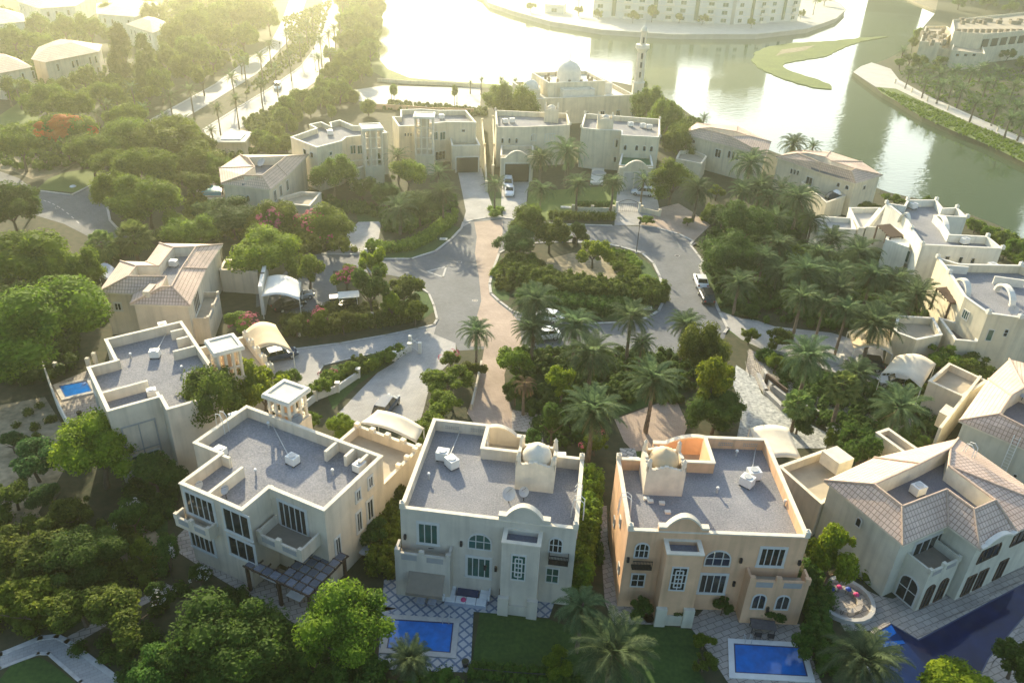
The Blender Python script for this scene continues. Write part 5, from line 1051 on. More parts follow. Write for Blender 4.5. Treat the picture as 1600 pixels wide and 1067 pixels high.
# ---- hedges and planting masses
def hedge(px_,wd,h,label,m_='leaf_hedge',z=0.0,leaf=0.13,den=55,group=None,name='hedge',closed=False):
    L_=GL(px_,z); rng=np.random.default_rng(int(px_[0][0])); cen=[];rad=[]; cb=MB()
    for a,b in zip(L_[:-1],L_[1:]):
        a=np.array(a);b=np.array(b); L=np.linalg.norm(b-a); n=max(1,int(L/max(0.5,min(wd*0.45,0.8)))); nrm=np.array([-(b-a)[1],(b-a)[0]])/(L+1e-9)
        m2=max(1,int(round(wd/0.85)))
        for i in range(n+1):
            for q_ in range(m2):
                o_=((q_+0.5)/m2-0.5)*0.86; edge=abs(o_)/0.43; p=a+(b-a)*i/n+nrm*wd*o_; hh=h*(rng.uniform(.72,1.0) if h>2 else 1.0)*(1-0.15*edge**3)
                for zz in ([hh-0.45,hh*0.5] if h>2 and edge<0.6 else np.arange(0.35,max(hh,0.5)-0.1,0.6)): cen.append((p[0]+rng.uniform(-.1,.1),p[1]+rng.uniform(-.1,.1),zz)); rad.append(min(wd*0.42,0.58)*(0.85+0.35*rng.random()))
    cen=np.array(cen);rad=np.array(rad); n=int(min(30000,len(cen)*den)); mb=leaf_cloud(rng,cen,rad,n,leaf,core=True,up=0.6,out=0.7)
    o=obj(name,mb,m_); return tag(o,label,'hedge',group)
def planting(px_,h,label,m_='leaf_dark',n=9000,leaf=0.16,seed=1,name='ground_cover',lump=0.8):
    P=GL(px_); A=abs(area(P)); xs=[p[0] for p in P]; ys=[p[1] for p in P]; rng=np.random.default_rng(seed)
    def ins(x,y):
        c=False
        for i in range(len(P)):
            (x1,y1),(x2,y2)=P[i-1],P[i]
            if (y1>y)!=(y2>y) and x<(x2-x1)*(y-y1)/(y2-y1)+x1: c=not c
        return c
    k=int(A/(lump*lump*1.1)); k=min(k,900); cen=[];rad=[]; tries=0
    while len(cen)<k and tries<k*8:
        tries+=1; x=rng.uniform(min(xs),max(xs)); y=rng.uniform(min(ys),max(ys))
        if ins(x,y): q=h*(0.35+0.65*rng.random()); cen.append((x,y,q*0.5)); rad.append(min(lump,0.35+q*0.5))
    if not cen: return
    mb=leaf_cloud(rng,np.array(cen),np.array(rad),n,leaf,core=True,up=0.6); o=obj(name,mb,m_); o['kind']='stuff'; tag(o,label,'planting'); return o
OW=['first','second','third','fourth','fifth','sixth','seventh','eighth','ninth','tenth','eleventh','twelfth','thirteenth','fourteenth','fifteenth','sixteenth','seventeenth','eighteenth','nineteenth','twentieth']
OW+=['twenty-'+q for q in OW[:9]]+['thirtieth']+['thirty-'+q for q in OW[:9]]
# ---------------- trees of the foreground and left side
for a in [
 (355,1014,88,4.2,'d','biggest dark leafy tree at the bottom, left of the twin crown beside the tiled patio'),
 (540,990,78,4.2,'g','broad bright topped tree growing against the blue diamond tiled patio'),
 (190,962,60,2.8,'v','yellowish low tree beside the bend of the grey footpath'),
 (45,855,56,2.6,'v','olive bushy tree at the left edge below the sand yard'),
 (135,868,62,2.8,'d','dark bushy tree in the middle of the dark thicket, left bottom'),
 (40,945,58,2.4,'g','dark bushy tree at the left edge just above the footpath'),
 (125,945,50,2.4,'v','dark rounded bush tree directly above the footpath bend'),
 (152,708,66,4.2,'y','bright yellow green clustered tree in front of the pale villa with small pool'),
 (330,626,54,6.2,'v','olive crowned tree between the two gravel roofed villas at left'),
 (408,603,38,5.2,'y','yellow green tree behind the columned roof tower'),
 (62,512,104,5.8,'g','huge round tree left of the pale villa with the small pool'),
 (52,402,74,5.4,'g','wide layered tree above the huge round one at the left edge'),
 (118,425,42,4.6,'g','layered tree between the wide left tree and the pair of fan palms'),
 (15,322,46,5.4,'d','dark dense tree at the left edge beside the street bend'),
 (228,310,50,5.2,'g','domed light green tree right of the grey street'),
 (182,300,34,4.8,'g','smaller tree overhanging the street corner kerb'),
 (405,392,60,4.4,'y','lime green spreading tree between the tiled villa and the road'),
 (482,420,30,3.6,'g','dark green tree right of the lime spreading tree, beside the carport'),
 (362,338,44,4.0,'s','blue green tree hiding the foot of the hazy tiled villa with turquoise pool'),
 (425,345,40,4.0,'p','pink flecked tree below the low flat wing of the hazy tiled villa'),
 (508,352,46,4.0,'p','pink flecked round tree at the corner of the short driveway'),
 (298,366,38,3.6,'g','green tree directly behind the pink tiled roof at left'),
 (520,274,34,4.6,'g','round mid green tree in front of the zigzag parapet villa'),
 (566,293,24,2.6,'w','white flowering frangipani on the hazy lawn'),
 (588,258,20,3.6,'d','dark tree against the zigzag villa wing'),
 (637,272,28,3.8,'y','lime tree between the two hazy cream tower villas'),
 (602,302,28,2.6,'d','dark bush tree right of the white frangipani'),
 (655,322,36,3.8,'s','blue green tree behind the long curved hedge'),
 (582,412,24,5.4,'y','tall tree with lime top at the road beside the pink bougainvillea'),
 (580,452,32,4.2,'d','dense dark tree right of the white roofed cart'),
 (541,432,25,2.8,'p','pink bougainvillea at the mouth of the carport driveway'),
 (632,452,30,3.4,'v','bronze tinted tree at the kerb bend by the road triangle'),
 (611,475,18,3.0,'y','lime bamboo clump between the dark tree and the bronze tree'),
 (648,484,22,2.4,'g','low green tree on the curved lawn tip'),
 (500,498,17,2.2,'p','pink flecked bush beside the long driveway wall, leftmost'),
 (536,500,19,2.2,'v','olive bush beside the long driveway wall under the cart'),
 (462,506,20,2.0,'v','olive bush next to the tan carport corner'),
 (378,504,30,1.9,'p','pink bougainvillea mass between the tiled villa and the tan carport'),
 (240,742,42,3.0,'d','dark tree under the arched panel wall of the pale villa'),
 (52,722,40,2.4,'s','grey green bush tree on the sand yard'),
 (205,808,26,2.4,'w','white blossomed frangipani in the dark garden, upper left one'),
 (262,862,20,2.0,'w','white blossomed frangipani at the corner of the paved terrace'),
 (222,862,18,2.2,'g','fresh green small tree on the brown soil beside the frangipani'),
 (310,900,20,1.6,'w','low white flowering bush below the paved terrace'),
 # round garden
 (806,378,34,3.4,'s','blue green tree at the left tip of the round garden'),
 (828,352,32,4.2,'v','pale olive tree at the top left of the round garden'),
 (860,362,29,3.8,'v','bronze green tree beside the bins in the round garden'),
 (902,364,18,2.4,'d','small dark tree next to the black bin in the round garden'),
 (928,392,25,3.0,'y','lime tree standing alone in the middle of the round garden'),
 (985,424,13,0.9,'g','cushion bush on the round garden lawn, nearest its right kerb'),
 (962,414,12,0.9,'g','cushion bush on the round garden lawn, right of the lime tree'),
 (1008,436,12,1.0,'m','light bush by the white stone at the right kerb of the round garden'),
 (885,372,10,0.9,'d','dark bush between the bins and the bronze tree'),
 # between villas
 (702,596,36,2.3,'g','broad leaved tree at the drive, upper one of the green strip beside the grey villa'),
 (690,636,38,2.3,'g','broad leaved tree at the drive, middle one of the green strip'),
 (674,672,32,2.2,'g','broad leaved tree at the drive, lowest one of the green strip'),
 (704,560,17,1.8,'p','pink bougainvillea at the foot of the palm beside the pink drive'),
 (736,578,22,2.0,'v','bronze bush between the bougainvillea and the pink drive'),
 (808,566,28,2.6,'g','green tree on the right side of the pink drive, upper'),
 (806,606,20,2.4,'d','dark bush tree beside the drooping dry palm'),
 (878,594,26,3.8,'y','fresh green tree in the walled garden behind the grey villa'),
 (864,660,32,3.2,'d','dark round tree behind the grey villa dome'),
 (830,690,18,1.6,'d','dark shrub square beside the garden path of the grey villa'),
 (930,690,24,1.8,'p','pink dotted bush below the large garden palm'),
 (1100,548,40,4.6,'v','bronze topped tree above the paved fork of the right drive'),
 (1120,598,40,4.6,'y','yellow flushed tree right of the large garden palms'),
 (1118,645,46,2.8,'d','dense dark tree behind the curved gable of the peach villa'),
 (1300,872,46,4.6,'y','green tree between the peach villa and the pale green tiled villa'),
 (1348,700,42,3.4,'d','dense round red dotted tree behind the pale green tiled villa'),
 (1312,690,24,2.6,'g','feathery green bush left of the dense red dotted tree'),
 (1165,350,48,4.8,'d','smooth dark dome shaped tree at the right end of the back drives'),
 (1140,402,50,4.2,'d','dense dark tree beside the white parked car'),
 (1050,283,36,4.8,'g','fresh green tree right of the yellow hazy villa garage'),
 (1120,300,14,1.8,'y','lime bush at the steps of the shore villa'),
 (1010,165,26,6.0,'g','shore tree right beside the minaret foot'),
 (1042,188,28,6.0,'g','shore tree right of the minaret, nearer the water'),
 (1062,222,24,5.0,'g','shore tree next to the first tiled shore villa'),
 (990,200,16,4.5,'g','small tree in front of the minaret foot'),
 (778,160,28,6.0,'g','tall pale tree left of the mosque wall, left of the pair'),
 (815,166,28,6.0,'g','tall pale tree left of the mosque wall, right of the pair'),
 (1250,400,20,3.0,'g','pale green bush tree at the edge of the right grove by the white wing'),
 (1215,530,22,1.8,'v','bronze bush on the small traffic island at right'),
 (1172,522,16,1.6,'g','green bush on the small traffic island at right'),
 (1212,565,14,1.6,'g','lime bush beside the iron gate and curved steps'),
 (1470,562,34,2.6,'g','green bush tree between the right carport and the nearer modern villa'),
 (1520,575,34,2.4,'v','bronze bush tree under the wall of the nearer modern villa'),
 (1432,600,14,1.6,'g','white dotted bush beside the right carport'),
 (1250,655,26,2.0,'d','dark bush under the fan palm beside the crazy paving'),
 (1300,672,14,1.2,'w','low white flowering bush on the crazy paving planter'),
 (1500,1070,60,1.6,'y','golden bush at the bottom edge beside the long dark pool'),
 (1590,1030,40,2.2,'d','dark tree in the bottom right corner beyond the pool wall'),
 (1265,1000,26,2.0,'d','dark shrub strip tree between the fenced pool and the fire pit'),
 (1060,948,22,1.0,'d','dark shrub in front of the peach villa bay, left'),
 (1000,950,22,1.4,'d','dark shrub at the peach villa corner window'),
 (1130,945,14,1.2,'d','dark shrub beside the peach villa terrace door'),
 (1105,905,17,1.0,'d','small dark shrub between peach villa bay and terrace door'),
 (1200,955,22,1.0,'d','dark shrub in front of the peach villa arched doors'),
 (1100,1000,18,1.0,'g','round shrub on the curved bed by the fenced pool, upper'),
 (1100,1035,18,1.0,'v','round shrub on the curved bed by the fenced pool, lower'),
 (868,1035,24,1.4,'g','clipped bush on the dark lawn beside the front palm'),
 (585,830,26,2.0,'d','dark bush tree beside the white patio table between two villas'),
 (612,770,22,2.2,'v','yellowish bush in the gap between two villas, upper'),
 (640,720,20,2.2,'v','yellowish bush in the gap below the beige carport end'),
 (450,590,16,1.2,'g','round bush left of the wall with white posts'),
 (515,585,15,1.0,'p','red flowering bush on the wedge shaped lawn'),
 (545,575,16,1.2,'g','rounded bush on the wedge shaped lawn, left of the bronze one'),
 (560,562,12,1.1,'v','bronze bush on the wedge shaped lawn'),
 (582,568,14,1.1,'y','lime bush on the wedge shaped lawn'),
 (606,556,12,1.1,'g','green bush at the narrow end of the wedge shaped lawn'),
 (500,605,17,1.3,'g','green bush at the wide end of the wedge shaped lawn'),
 (530,665,26,1.6,'y','golden flowering bush between the columned tower and the wing terrace'),
 (483,655,20,1.4,'g','green bush right of the columned roof tower'),
 (772,332,11,0.8,'m','clipped bush at the near end of the narrow median of the two back drives'),
 (710,330,8,0.9,'m','small ball shrub beside the left back drive'),
 (1010,343,13,0.9,'g','clipped low bush right of the arched iron gate'),
 (1075,345,10,1.0,'g','clipped ball bush at the far right back drive'),
]: tree(*a)
# ---------------- hazy left and top trees
for i,(x,y,r,hz,k) in enumerate([(98,208,52,6,'o')]): tree(x,y,r,hz,k,'orange flowering flame tree in the hazy upper left')
for i_,(x,y,r,hz,k) in enumerate(sorted([(30,225,50,5.5,'u'),(140,236,42,5,'u'),(205,222,46,5.5,'g'),(262,226,50,5.5,'g'),(308,250,36,4.5,'g'),(235,262,44,5,'g'),(180,258,36,4.6,'u'),(340,262,26,3.4,'g'),(300,285,26,3.6,'v'),(270,205,36,5,'u'),(200,186,30,5,'u'),(110,170,36,6,'u'),(160,150,26,5,'u'),(70,160,34,5,'g'),(320,225,22,3.2,'g'),(345,285,20,2.5,'g'),(268,345,26,3,'g'),(320,330,22,2.6,'s')])):
    tree(x,y,r,hz,k,OW[i_]+' from the left: spreading green tree of the hazy wooded strip left of the boulevard',group='trees of the wooded strip left of the boulevard')
tree(190,84,25,8.0,'c','left of the twin tall conical trees in the upper left haze'); tree(228,98,24,7.5,'c','right of the twin tall conical trees in the upper left haze')
for i_,(x,y,r,hz,k) in enumerate(sorted([(20,60,22,5,'g'),(60,66,20,4,'y'),(30,140,22,4,'g'),(95,140,20,4,'g'),(140,45,22,6,'g'),(170,55,16,4,'g'),(100,42,20,5,'g'),(60,40,22,5,'g'),(10,28,20,5,'g'),(270,60,24,7,'g'),(300,40,26,7,'g'),(330,28,26,7,'g'),(360,20,28,7,'g'),(390,25,26,7,'g'),(340,60,24,6,'g'),(380,58,22,6,'g'),(300,78,24,6,'g'),(262,95,20,6,'g'),(330,90,20,5,'g'),(290,110,20,5,'g'),(250,130,20,5,'g'),(420,30,18,6,'g'),(290,10,22,6,'g'),(240,25,18,6,'g'),(400,0,22,6,'g'),(345,-5,24,6,'g'),(130,120,16,4,'g'),(180,130,18,4,'u'),(230,150,18,4,'u'),(170,20,14,5,'g'),(220,5,18,6,'g'),(90,0,18,6,'g'),(30,-4,20,6,'g'),(315,120,18,5,'g'),(375,95,14,4,'g')])):
    tree(x,y,r,hz,k,OW[i_]+' from the left: pale hazy tree beyond the boulevard at the top left',group='hazy trees at the top left')
for i_,(x,y,r,hz,k) in enumerate(sorted([(560,10,24,7,'g'),(550,35,26,7,'g'),(578,40,22,6,'g'),(565,62,22,6,'g'),(540,66,20,5,'g'),(578,78,18,5,'g'),(556,90,18,4.5,'g'),(535,98,18,4,'g'),(520,112,18,4,'g'),(566,108,16,4,'g'),(505,135,16,3.6,'g'),(530,140,20,4,'g'),(500,150,16,3.6,'g'),(470,150,18,3.6,'g'),(452,162,18,3.6,'g'),(545,0,22,7,'g'),(590,-5,20,6,'g'),(585,15,18,6,'g'),(545,120,16,4,'g'),(515,85,14,4,'g')])):
    tree(x,y,r,hz,k,OW[i_]+' from the left: pale hazy tree in the park between the boulevard and the lake',group='park trees between boulevard and lake')
for i_,(x,y,r,hz) in enumerate(sorted([(484,165,11,3.2),(517,173,8,2.4),(456,193,11,2.4),(430,206,17,2.6),(421,224,18,2.6),(447,222,14,2.2),(466,180,9,2.2),(552,150,12,2.2),(575,166,13,2.4),(615,140,7,4),(710,141,7,4),(463,165,10,2.4),(440,180,15,2.6),(405,215,15,2.4)])):
    tree(x,y,r,hz,'b',OW[i_]+' from the left: small round clipped tree on the sandy ground behind the zigzag villa',group='small round trees on the sandy ground',name='tree')
for i_,(x,y,r,hz) in enumerate(sorted([(905,16,8,3),(935,22,8,3),(1020,18,9,5),(990,25,8,3.5),(1098,30,8,3),(1062,27,8,3),(1175,35,6,3),(830,10,8,3),(1238,10,9,4),(1252,22,6,3),(1290,-2,9,4)])):
    tree(x,y,r,hz,'g',OW[i_]+' from the left: small tree on the promenade of the waterfront apartments',group='trees on the far promenade')
for i_,(x,y,r,hz) in enumerate(sorted([(1435,52,10,4),(1428,66,9,4),(1422,92,12,3),(1408,98,10,2.5),(1440,98,14,3),(1470,95,12,3),(1500,4,10,4),(1545,2,12,5),(1580,12,10,4),(1520,-4,10,4),(1590,-4,12,5),(1600,100,14,3),(1590,62,12,4),(1575,85,12,3),(1565,140,10,2),(1460,108,10,2.5)])):
    tree(x,y,r,hz,'g',OW[i_]+' from the left: leafy tree around the terraced building on the right shore',group='trees around the terraced building')
for i_,(x,y,r,hz) in enumerate(sorted([(1525,352,13,1.6),(1545,362,12,1.6),(1565,372,14,1.8),(1585,385,14,1.8),(1540,382,10,1.2),(1570,398,12,1.2),(1595,405,12,1.4),(1400,312,10,1.2),(1385,308,9,1.0),(1450,312,6,1.2),(1340,318,12,1.2),(1360,322,14,1.4),(1590,432,10,1.2)])):
    tree(x,y,r,hz,'g',OW[i_]+' from the left: leafy shore shrub between the white modern villas and the water',group='shore shrubs behind the modern villas')
# ---------------- palms
for a in [
 (958,1022,76,4.6,'largest date palm at the bottom, on the dark lawn between the two front pools'),
 (908,952,46,4.8,'date palm just behind the largest front palm, at the tiled patio end'),
 (1350,1035,70,4.2,'sunlit date palm overhanging the long dark pool at the bottom'),
 (640,1030,40,2.6,'small dark date palm at the corner of the blue front pool'),
 (926,645,58,6.4,'big spreading date palm in the garden behind the two domed villas'),
 (1020,596,52,6.8,'big date palm with drooping fronds left of the yellow flushed tree'),
 (924,556,52,5.6,'date palm in the garden row below the round garden, second row'),
 (744,520,34,5.6,'date palm alone between the two front drives'),
 (836,474,44,6.8,'tall date palm at the lower left rim of the round garden'),
 (832,516,38,4.8,'date palm over the two cars parked under fronds'),
 (899,510,46,5.8,'date palm in front of the dark hedge of the round garden, centre'),
 (987,497,40,6.4,'date palm at the lower right kerb of the round garden'),
 (1072,508,35,5.6,'date palm beside the road opposite the black parked car'),
 (1003,538,26,4.0,'short date palm below the road right of the garden row'),
 (1262,560,48,6.4,'date palm with orange fruit stalks over the curved steps'),
 (1404,640,50,4.8,'wide dark date palm in front of the right carport'),
 (1366,508,50,6.4,'wide date palm overhanging the tan carport of the nearer modern villa'),
 (1340,585,34,3.6,'half hidden date palm between the fruiting palm and the carport'),
 (1155,445,34,4.8,'date palm right of the two kerbside cars'),
 (1192,404,28,4.8,'date palm behind the dense dark tree, left edge of the grove'),
 (1258,428,44,5.8,'largest palm in the left half of the right grove'),
 (1252,468,38,6.4,'front palm of the grove with pale trunk, leftmost of three'),
 (1288,478,30,6.4,'front palm of the grove with pale trunk, middle of three'),
 (1322,488,32,6.4,'front palm of the grove with pale trunk, rightmost of three'),
 (1342,398,40,6.4,'palm of the grove in front of the farther white villa wall'),
 (1362,432,38,5.6,'palm of the grove centre, between the two trellis terraces'),
 (1310,430,36,5.6,'palm in the middle of the dense right grove'),
 (1212,345,28,5.6,'palm right of the smooth dome shaped tree'),
 (1248,312,38,6.6,'tall palm in front of the pink gable shore villa'),
 (1432,462,40,5.8,'palm left of the nearer modern villa trellis'),
 (1172,256,38,7.2,'tall palm in front of the first tiled shore villa'),
 (1188,292,28,6.0,'palm below the tall one at the first tiled shore villa'),
 (1222,296,24,6.0,'palm between the two tiled shore villas'),
 (1090,296,32,6.0,'palm right of the fresh green tree at the back drives'),
 (1240,226,26,7.6,'palm rising behind the pink gable villa against the lake, larger'),
 (1270,230,18,7.2,'palm rising behind the pink gable villa against the lake, smaller'),
 (1100,186,12,7.0,'small palm behind the first tiled shore villa'),
 (1128,342,20,2.4,'low palm standing before the smooth dome shaped tree'),
 (846,298,27,5.6,'palm on the back lawn, leftmost of the four along the hedge'),
 (904,289,27,5.6,'palm on the back lawn, second of the four along the hedge'),
 (958,287,25,5.6,'palm left of the arched iron gate'),
 (1006,284,22,5.2,'palm right of the arched iron gate over the white car'),
 (885,238,36,7.0,'big palm between the two hazy domed villas'),
 (845,248,26,5.6,'palm in front of the double garage villa entrance'),
 (774,290,24,5.6,'palm on the narrow median of the two back drives'),
 (692,303,28,5.6,'palm left of the long back drive, nearer'),
 (685,272,24,5.6,'palm left of the long back drive, farther'),
 (624,328,36,4.4,'wide palm rising from the long curved hedge'),
 (621,245,24,5.6,'palm between the zigzag villa and the slender tower villa'),
 (40,315,24,3.0,'pale palm at the street near the left edge'),
]: palm(*a[:4],a[4],far=a[2]<25)
palm(820,602,23,4.0,'drooping dry palm with bare fronds beside the pink drive',kind='sad')
palm(1318,605,27,5.8,'fan palm with sunlit yellow crown beside the grove path',kind='fan')
palm(1248,632,24,3.8,'shorter fan palm at the crazy paving planter',kind='fan')
palm(210,372,29,4.4,'right of the two fan palms behind the pink tiled villa',kind='fan'); palm(160,383,24,4.2,'left of the two fan palms behind the pink tiled villa',kind='fan')
for i,(x,y,r,h) in enumerate([(223,170,16,6),(265,152,17,7),(297,142,17,7),(362,122,16,7),(381,97,15,7),(407,90,14,7),(421,71,13,7),(447,55,12,7),(205,138,16,6),(168,166,17,5)]):
    palm(x,y,r,h,OW[i]+' palm, counted from the near end, of the row left of the boulevard',group='palms left of the boulevard',far=True)
for i,(x,y,r,h) in enumerate([(339,171,16,7),(368,157,16,7),(407,132,15,7),(430,108,13,7),(452,88,12,7),(468,62,12,7),(478,38,11,7),(487,20,10,7)]):
    palm(x,y,r,h,OW[i]+' palm, counted from the near end, on the boulevard median',group='palms on the boulevard median',far=True)
for i,(x,y,r,h) in enumerate([(500,64,13,8),(513,55,12,8),(522,46,12,8),(516,84,13,6),(497,92,12,6),(530,30,11,8),(535,10,11,8)]):
    palm(x,y,r,h,OW[i]+' palm, counted from the near end, right of the boulevard',group='palms right of the boulevard',far=True)
for i,(x,y,r,h) in enumerate([(288,190,18,4),(256,186,17,4),(330,205,12,4),(150,180,16,4),(120,150,14,4),(8,128,16,6),(26,140,13,5)]):
    palm(x,y,r,h,OW[i]+' of the short palms among the hazy trees left of the boulevard',group='short palms among the hazy trees',far=True)
for i,(x,y,r,h) in enumerate([(752,126,9,4),(783,126,9,4),(735,130,7,3),(805,128,9,4)]):
    palm(x,y,r,h,OW[i]+' small palm from the left behind the pale parking lot',group='small palms behind the parking lot',far=True)
for i,(x,y,r,h) in enumerate([(1411,82,11,5),(1421,114,13,5),(1448,128,15,5),(1471,136,17,5),(1470,116,15,5),(1495,112,15,5),(1503,142,17,5),(1519,114,15,5),(1542,131,16,5),(1536,108,14,5),(1524,162,17,5),(1560,114,14,5),(1558,168,18,5),(1566,150,15,5),(1590,168,17,5),(1579,188,18,5),(1600,190,16,5),(1445,108,12,5),(1586,135,14,5),(1490,128,14,5)]):
    palm(x,y,r*1.25,h,OW[i]+' date palm, counted from the promenade tip, of the grove on the right bank',group='date palms of the right bank grove',far=True)
for i,(x,y,r,h) in enumerate([(1218,385,24,4.5),(1280,400,26,4.5),(1300,375,22,4),(1400,440,28,5),(1390,480,28,5),(1215,425,24,4),(1310,455,26,5),(1200,310,20,5),(1268,345,20,5),(1160,300,20,5)]):
    palm(x,y,r*1.35,h,OW[i]+' of the half hidden palms inside the right grove, counted by its row',group='inner palms of the right grove')
for x,y,r,h,q in [(905,-2,8,7,'left'),(1228,8,10,7,'middle'),(1275,2,8,7,'right')]: palm(x,y,r,h,q+' palm before the waterfront apartments across the lake',group='palms before the waterfront apartments',far=True)
# ---------------- hedges
hedge([(578,387),(600,392),(640,388),(672,372),(695,354),(704,345)],2.6,1.5,'long curved lime hedge behind the kerb left of the round garden')
hedge([(860,340),(885,342),(920,343),(957,343)],1.8,1.3,'low clipped hedge on the back lawn left of the arched gate','leaf_green')
hedge([(902,326),(930,326),(955,326)],1.4,1.4,'upper clipped hedge strip behind the back palms','leaf_dark')
hedge([(812,420),(818,445),(850,452),(900,462),(960,468),(1005,470),(1024,462)],5.5,3.2,'tall dark hedge mass along the lower side of the round garden','leaf_olive',leaf=0.17,den=60)
hedge([(815,470),(880,482),(940,488),(975,480)],3.6,1.8,'lower dark hedge row inside the round garden kerb','leaf_dark',leaf=0.16)
hedge([(775,432),(785,420),(796,415)],2.2,1.0,'small clipped hedge block at the left kerb of the round garden')
hedge([(660,690),(640,740),(622,800),(606,860),(596,900)],2.6,3.0,'leafy hedge filling the gap between the cream and the grey villa','leaf_green',leaf=0.16)
hedge([(920,770),(915,830),(905,880),(900,930)],2.4,4.2,'tall hedge in the gap between the grey and the peach villa','leaf_green',leaf=0.16)
hedge([(935,765),(928,830),(935,880)],1.2,1.6,'low hedge beside the peach side wall path','leaf_dark')
hedge([(450,520),(500,521),(560,512),(610,505),(650,497)],2.2,1.7,'flowering hedge along the upper edge of the left driveway','leaf_olive')
hedge([(470,625),(500,612),(540,590),(585,572),(625,552)],1.6,1.5,'hedge on the wall between the two left driveways','leaf_green')
hedge([(738,1050),(860,1062),(900,1066)],1.4,1.0,'flower dotted hedge at the bottom of the dark lawn','leaf_dark')
hedge([(1190,560),(1230,582),(1290,600),(1330,620)],2.2,1.4,'dark hedge above the curved steps','leaf_dark')
hedge([(1270,900),(1268,950),(1278,1000),(1290,1050)],2.0,2.0,'dark hedge between the fenced pool and the fire pit','leaf_dark')
hedge([(250,590),(262,600)],1.5,1.5,'small hedge at the pale villa corner','leaf_dark')
hedge([(766,328),(784,330)],1.5,1.0,'lime hedge block at the tip of the narrow back median')
hedge([(1110,330),(1100,345)],1.6,1.2,'clipped hedge at the right end of the back drives','leaf_green')
# ---------------- planting masses nobody could count
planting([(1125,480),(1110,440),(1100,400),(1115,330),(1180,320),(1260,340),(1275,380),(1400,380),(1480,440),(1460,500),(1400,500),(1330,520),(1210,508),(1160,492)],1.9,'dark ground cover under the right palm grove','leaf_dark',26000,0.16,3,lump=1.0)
planting([(1200,560),(1330,600),(1460,610),(1470,680),(1400,720),(1330,715),(1300,680),(1240,640)],1.4,'dark planting around the curved steps and fan palms','leaf_dark',15000,0.13,4)
planting([(-60,200),(300,190),(330,230),(400,240),(340,290),(290,290),(250,290),(190,270),(120,262),(60,270),(-60,250)],1.6,'hazy undergrowth below the trees left of the boulevard','leaf_green',15000,0.22,5,lump=1.1)
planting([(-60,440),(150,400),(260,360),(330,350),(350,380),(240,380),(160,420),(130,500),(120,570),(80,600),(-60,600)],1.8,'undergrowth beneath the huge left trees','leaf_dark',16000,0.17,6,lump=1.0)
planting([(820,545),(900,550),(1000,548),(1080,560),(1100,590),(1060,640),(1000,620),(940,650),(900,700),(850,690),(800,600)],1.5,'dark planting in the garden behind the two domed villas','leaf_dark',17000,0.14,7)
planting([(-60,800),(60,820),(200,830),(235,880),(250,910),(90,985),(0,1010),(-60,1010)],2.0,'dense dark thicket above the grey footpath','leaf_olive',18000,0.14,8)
planting([(190,690),(300,700),(270,800),(262,860),(200,800)],1.1,'dark planting in the garden of the pale villa','leaf_dark',8000,0.12,9)
planting([(480,1000),(640,1050),(730,1060),(720,1100),(300,1110),(220,1090),(210,1040)],1.3,'dark planting at the bottom edge under the big trees','leaf_dark',9000,0.11,10)
planting([(500,310),(560,320),(600,330),(700,300),(720,320),(690,340),(640,368),(600,362),(590,340),(560,335),(520,328)],1.3,'planting behind the long curved hedge','leaf_dark',9000,0.16,11)
planting([(300,300),(340,330),(470,345),(540,370),(560,395),(500,396),(470,400),(430,380),(360,375),(280,350)],1.6,'planting around the lime and pink flecked trees','leaf_green',12000,0.17,12)
planting([(500,485),(560,470),(600,490),(650,480),(660,497),(600,505),(520,515),(460,518),(430,505)],1.5,'flowering shrubbery between the cart and the driveway wall','leaf_olive',10000,0.13,13)
planting([(780,410),(810,400),(850,415),(845,430),(820,440),(800,460),(775,455)],1.0,'shrubbery on the left part of the round garden','leaf_olive',5000,0.14,14,lump=0.6)
planting([(940,395),(975,402),(1000,425),(990,445),(960,425)],0.7,'low rounded shrubbery on the round garden lawn','leaf_green',3500,0.12,15,lump=0.6)
planting([(1200,890),(1270,880),(1300,920),(1290,960),(1255,960),(1230,930)],1.5,'dark planting beside the peach villa corner','leaf_dark',6000,0.12,16)
planting([(1290,790),(1340,800),(1420,870),(1430,905),(1370,915),(1310,900)],1.3,'shrubbery along the pale green villa wall','leaf_green',8000,0.12,17)
planting([(990,120),(1020,150),(1080,190),(1130,215),(1100,240),(1060,250),(1040,220),(1000,200),(985,180)],2.2,'shore thicket right of the mosque','leaf_green',9000,0.22,18,lump=1.3)
planting([(1400,110),(1440,100),(1600,110),(1680,150),(1700,260),(1600,218),(1518,180),(1450,150)],0.5,'ground cover under the right bank palms','leaf_green',12000,0.22,19,lump=0.8)
planting([(1505,350),(1560,360),(1620,390),(1620,440),(1570,400),(1545,375)],1.2,'shore ground cover behind the modern villas','leaf_green',6000,0.16,20)
planting([(1440,545),(1540,560),(1580,570),(1530,600),(1480,575)],1.2,'planting below the nearer modern villa','leaf_green',5000,0.14,21)
planting([(530,-20),(600,-20),(590,90),(560,130),(500,145),(500,120),(528,90)],2.4,'pale undergrowth of the lakeside park','leaf_green',9000,0.35,22,lump=1.8)
planting([(240,10),(400,-20),(430,0),(400,70),(330,120),(250,140),(240,100)],2.6,'pale undergrowth beyond the boulevard','leaf_green',10000,0.40,23,lump=2.0)
planting([(0,20),(140,50),(170,120),(240,130),(230,180),(60,170),(0,150)],2.2,'pale undergrowth around the far hipped villas','leaf_green',9000,0.32,24,lump=1.8)
planting([(380,190),(470,150),(540,140),(545,160),(470,175),(440,200),(450,235),(400,240)],1.4,'low scrub along the right side of the boulevard','leaf_green',6000,0.2,25)
planting([(600,172),(610,160),(760,172),(760,182)],1.0,'dry scrub strip behind the tower villas','leaf_olive',2500,0.2,26)
planting([(1460,580),(1570,560),(1560,600),(1500,590)],1.0,'shrubs behind the right wing','leaf_olive',2500,0.14,27)
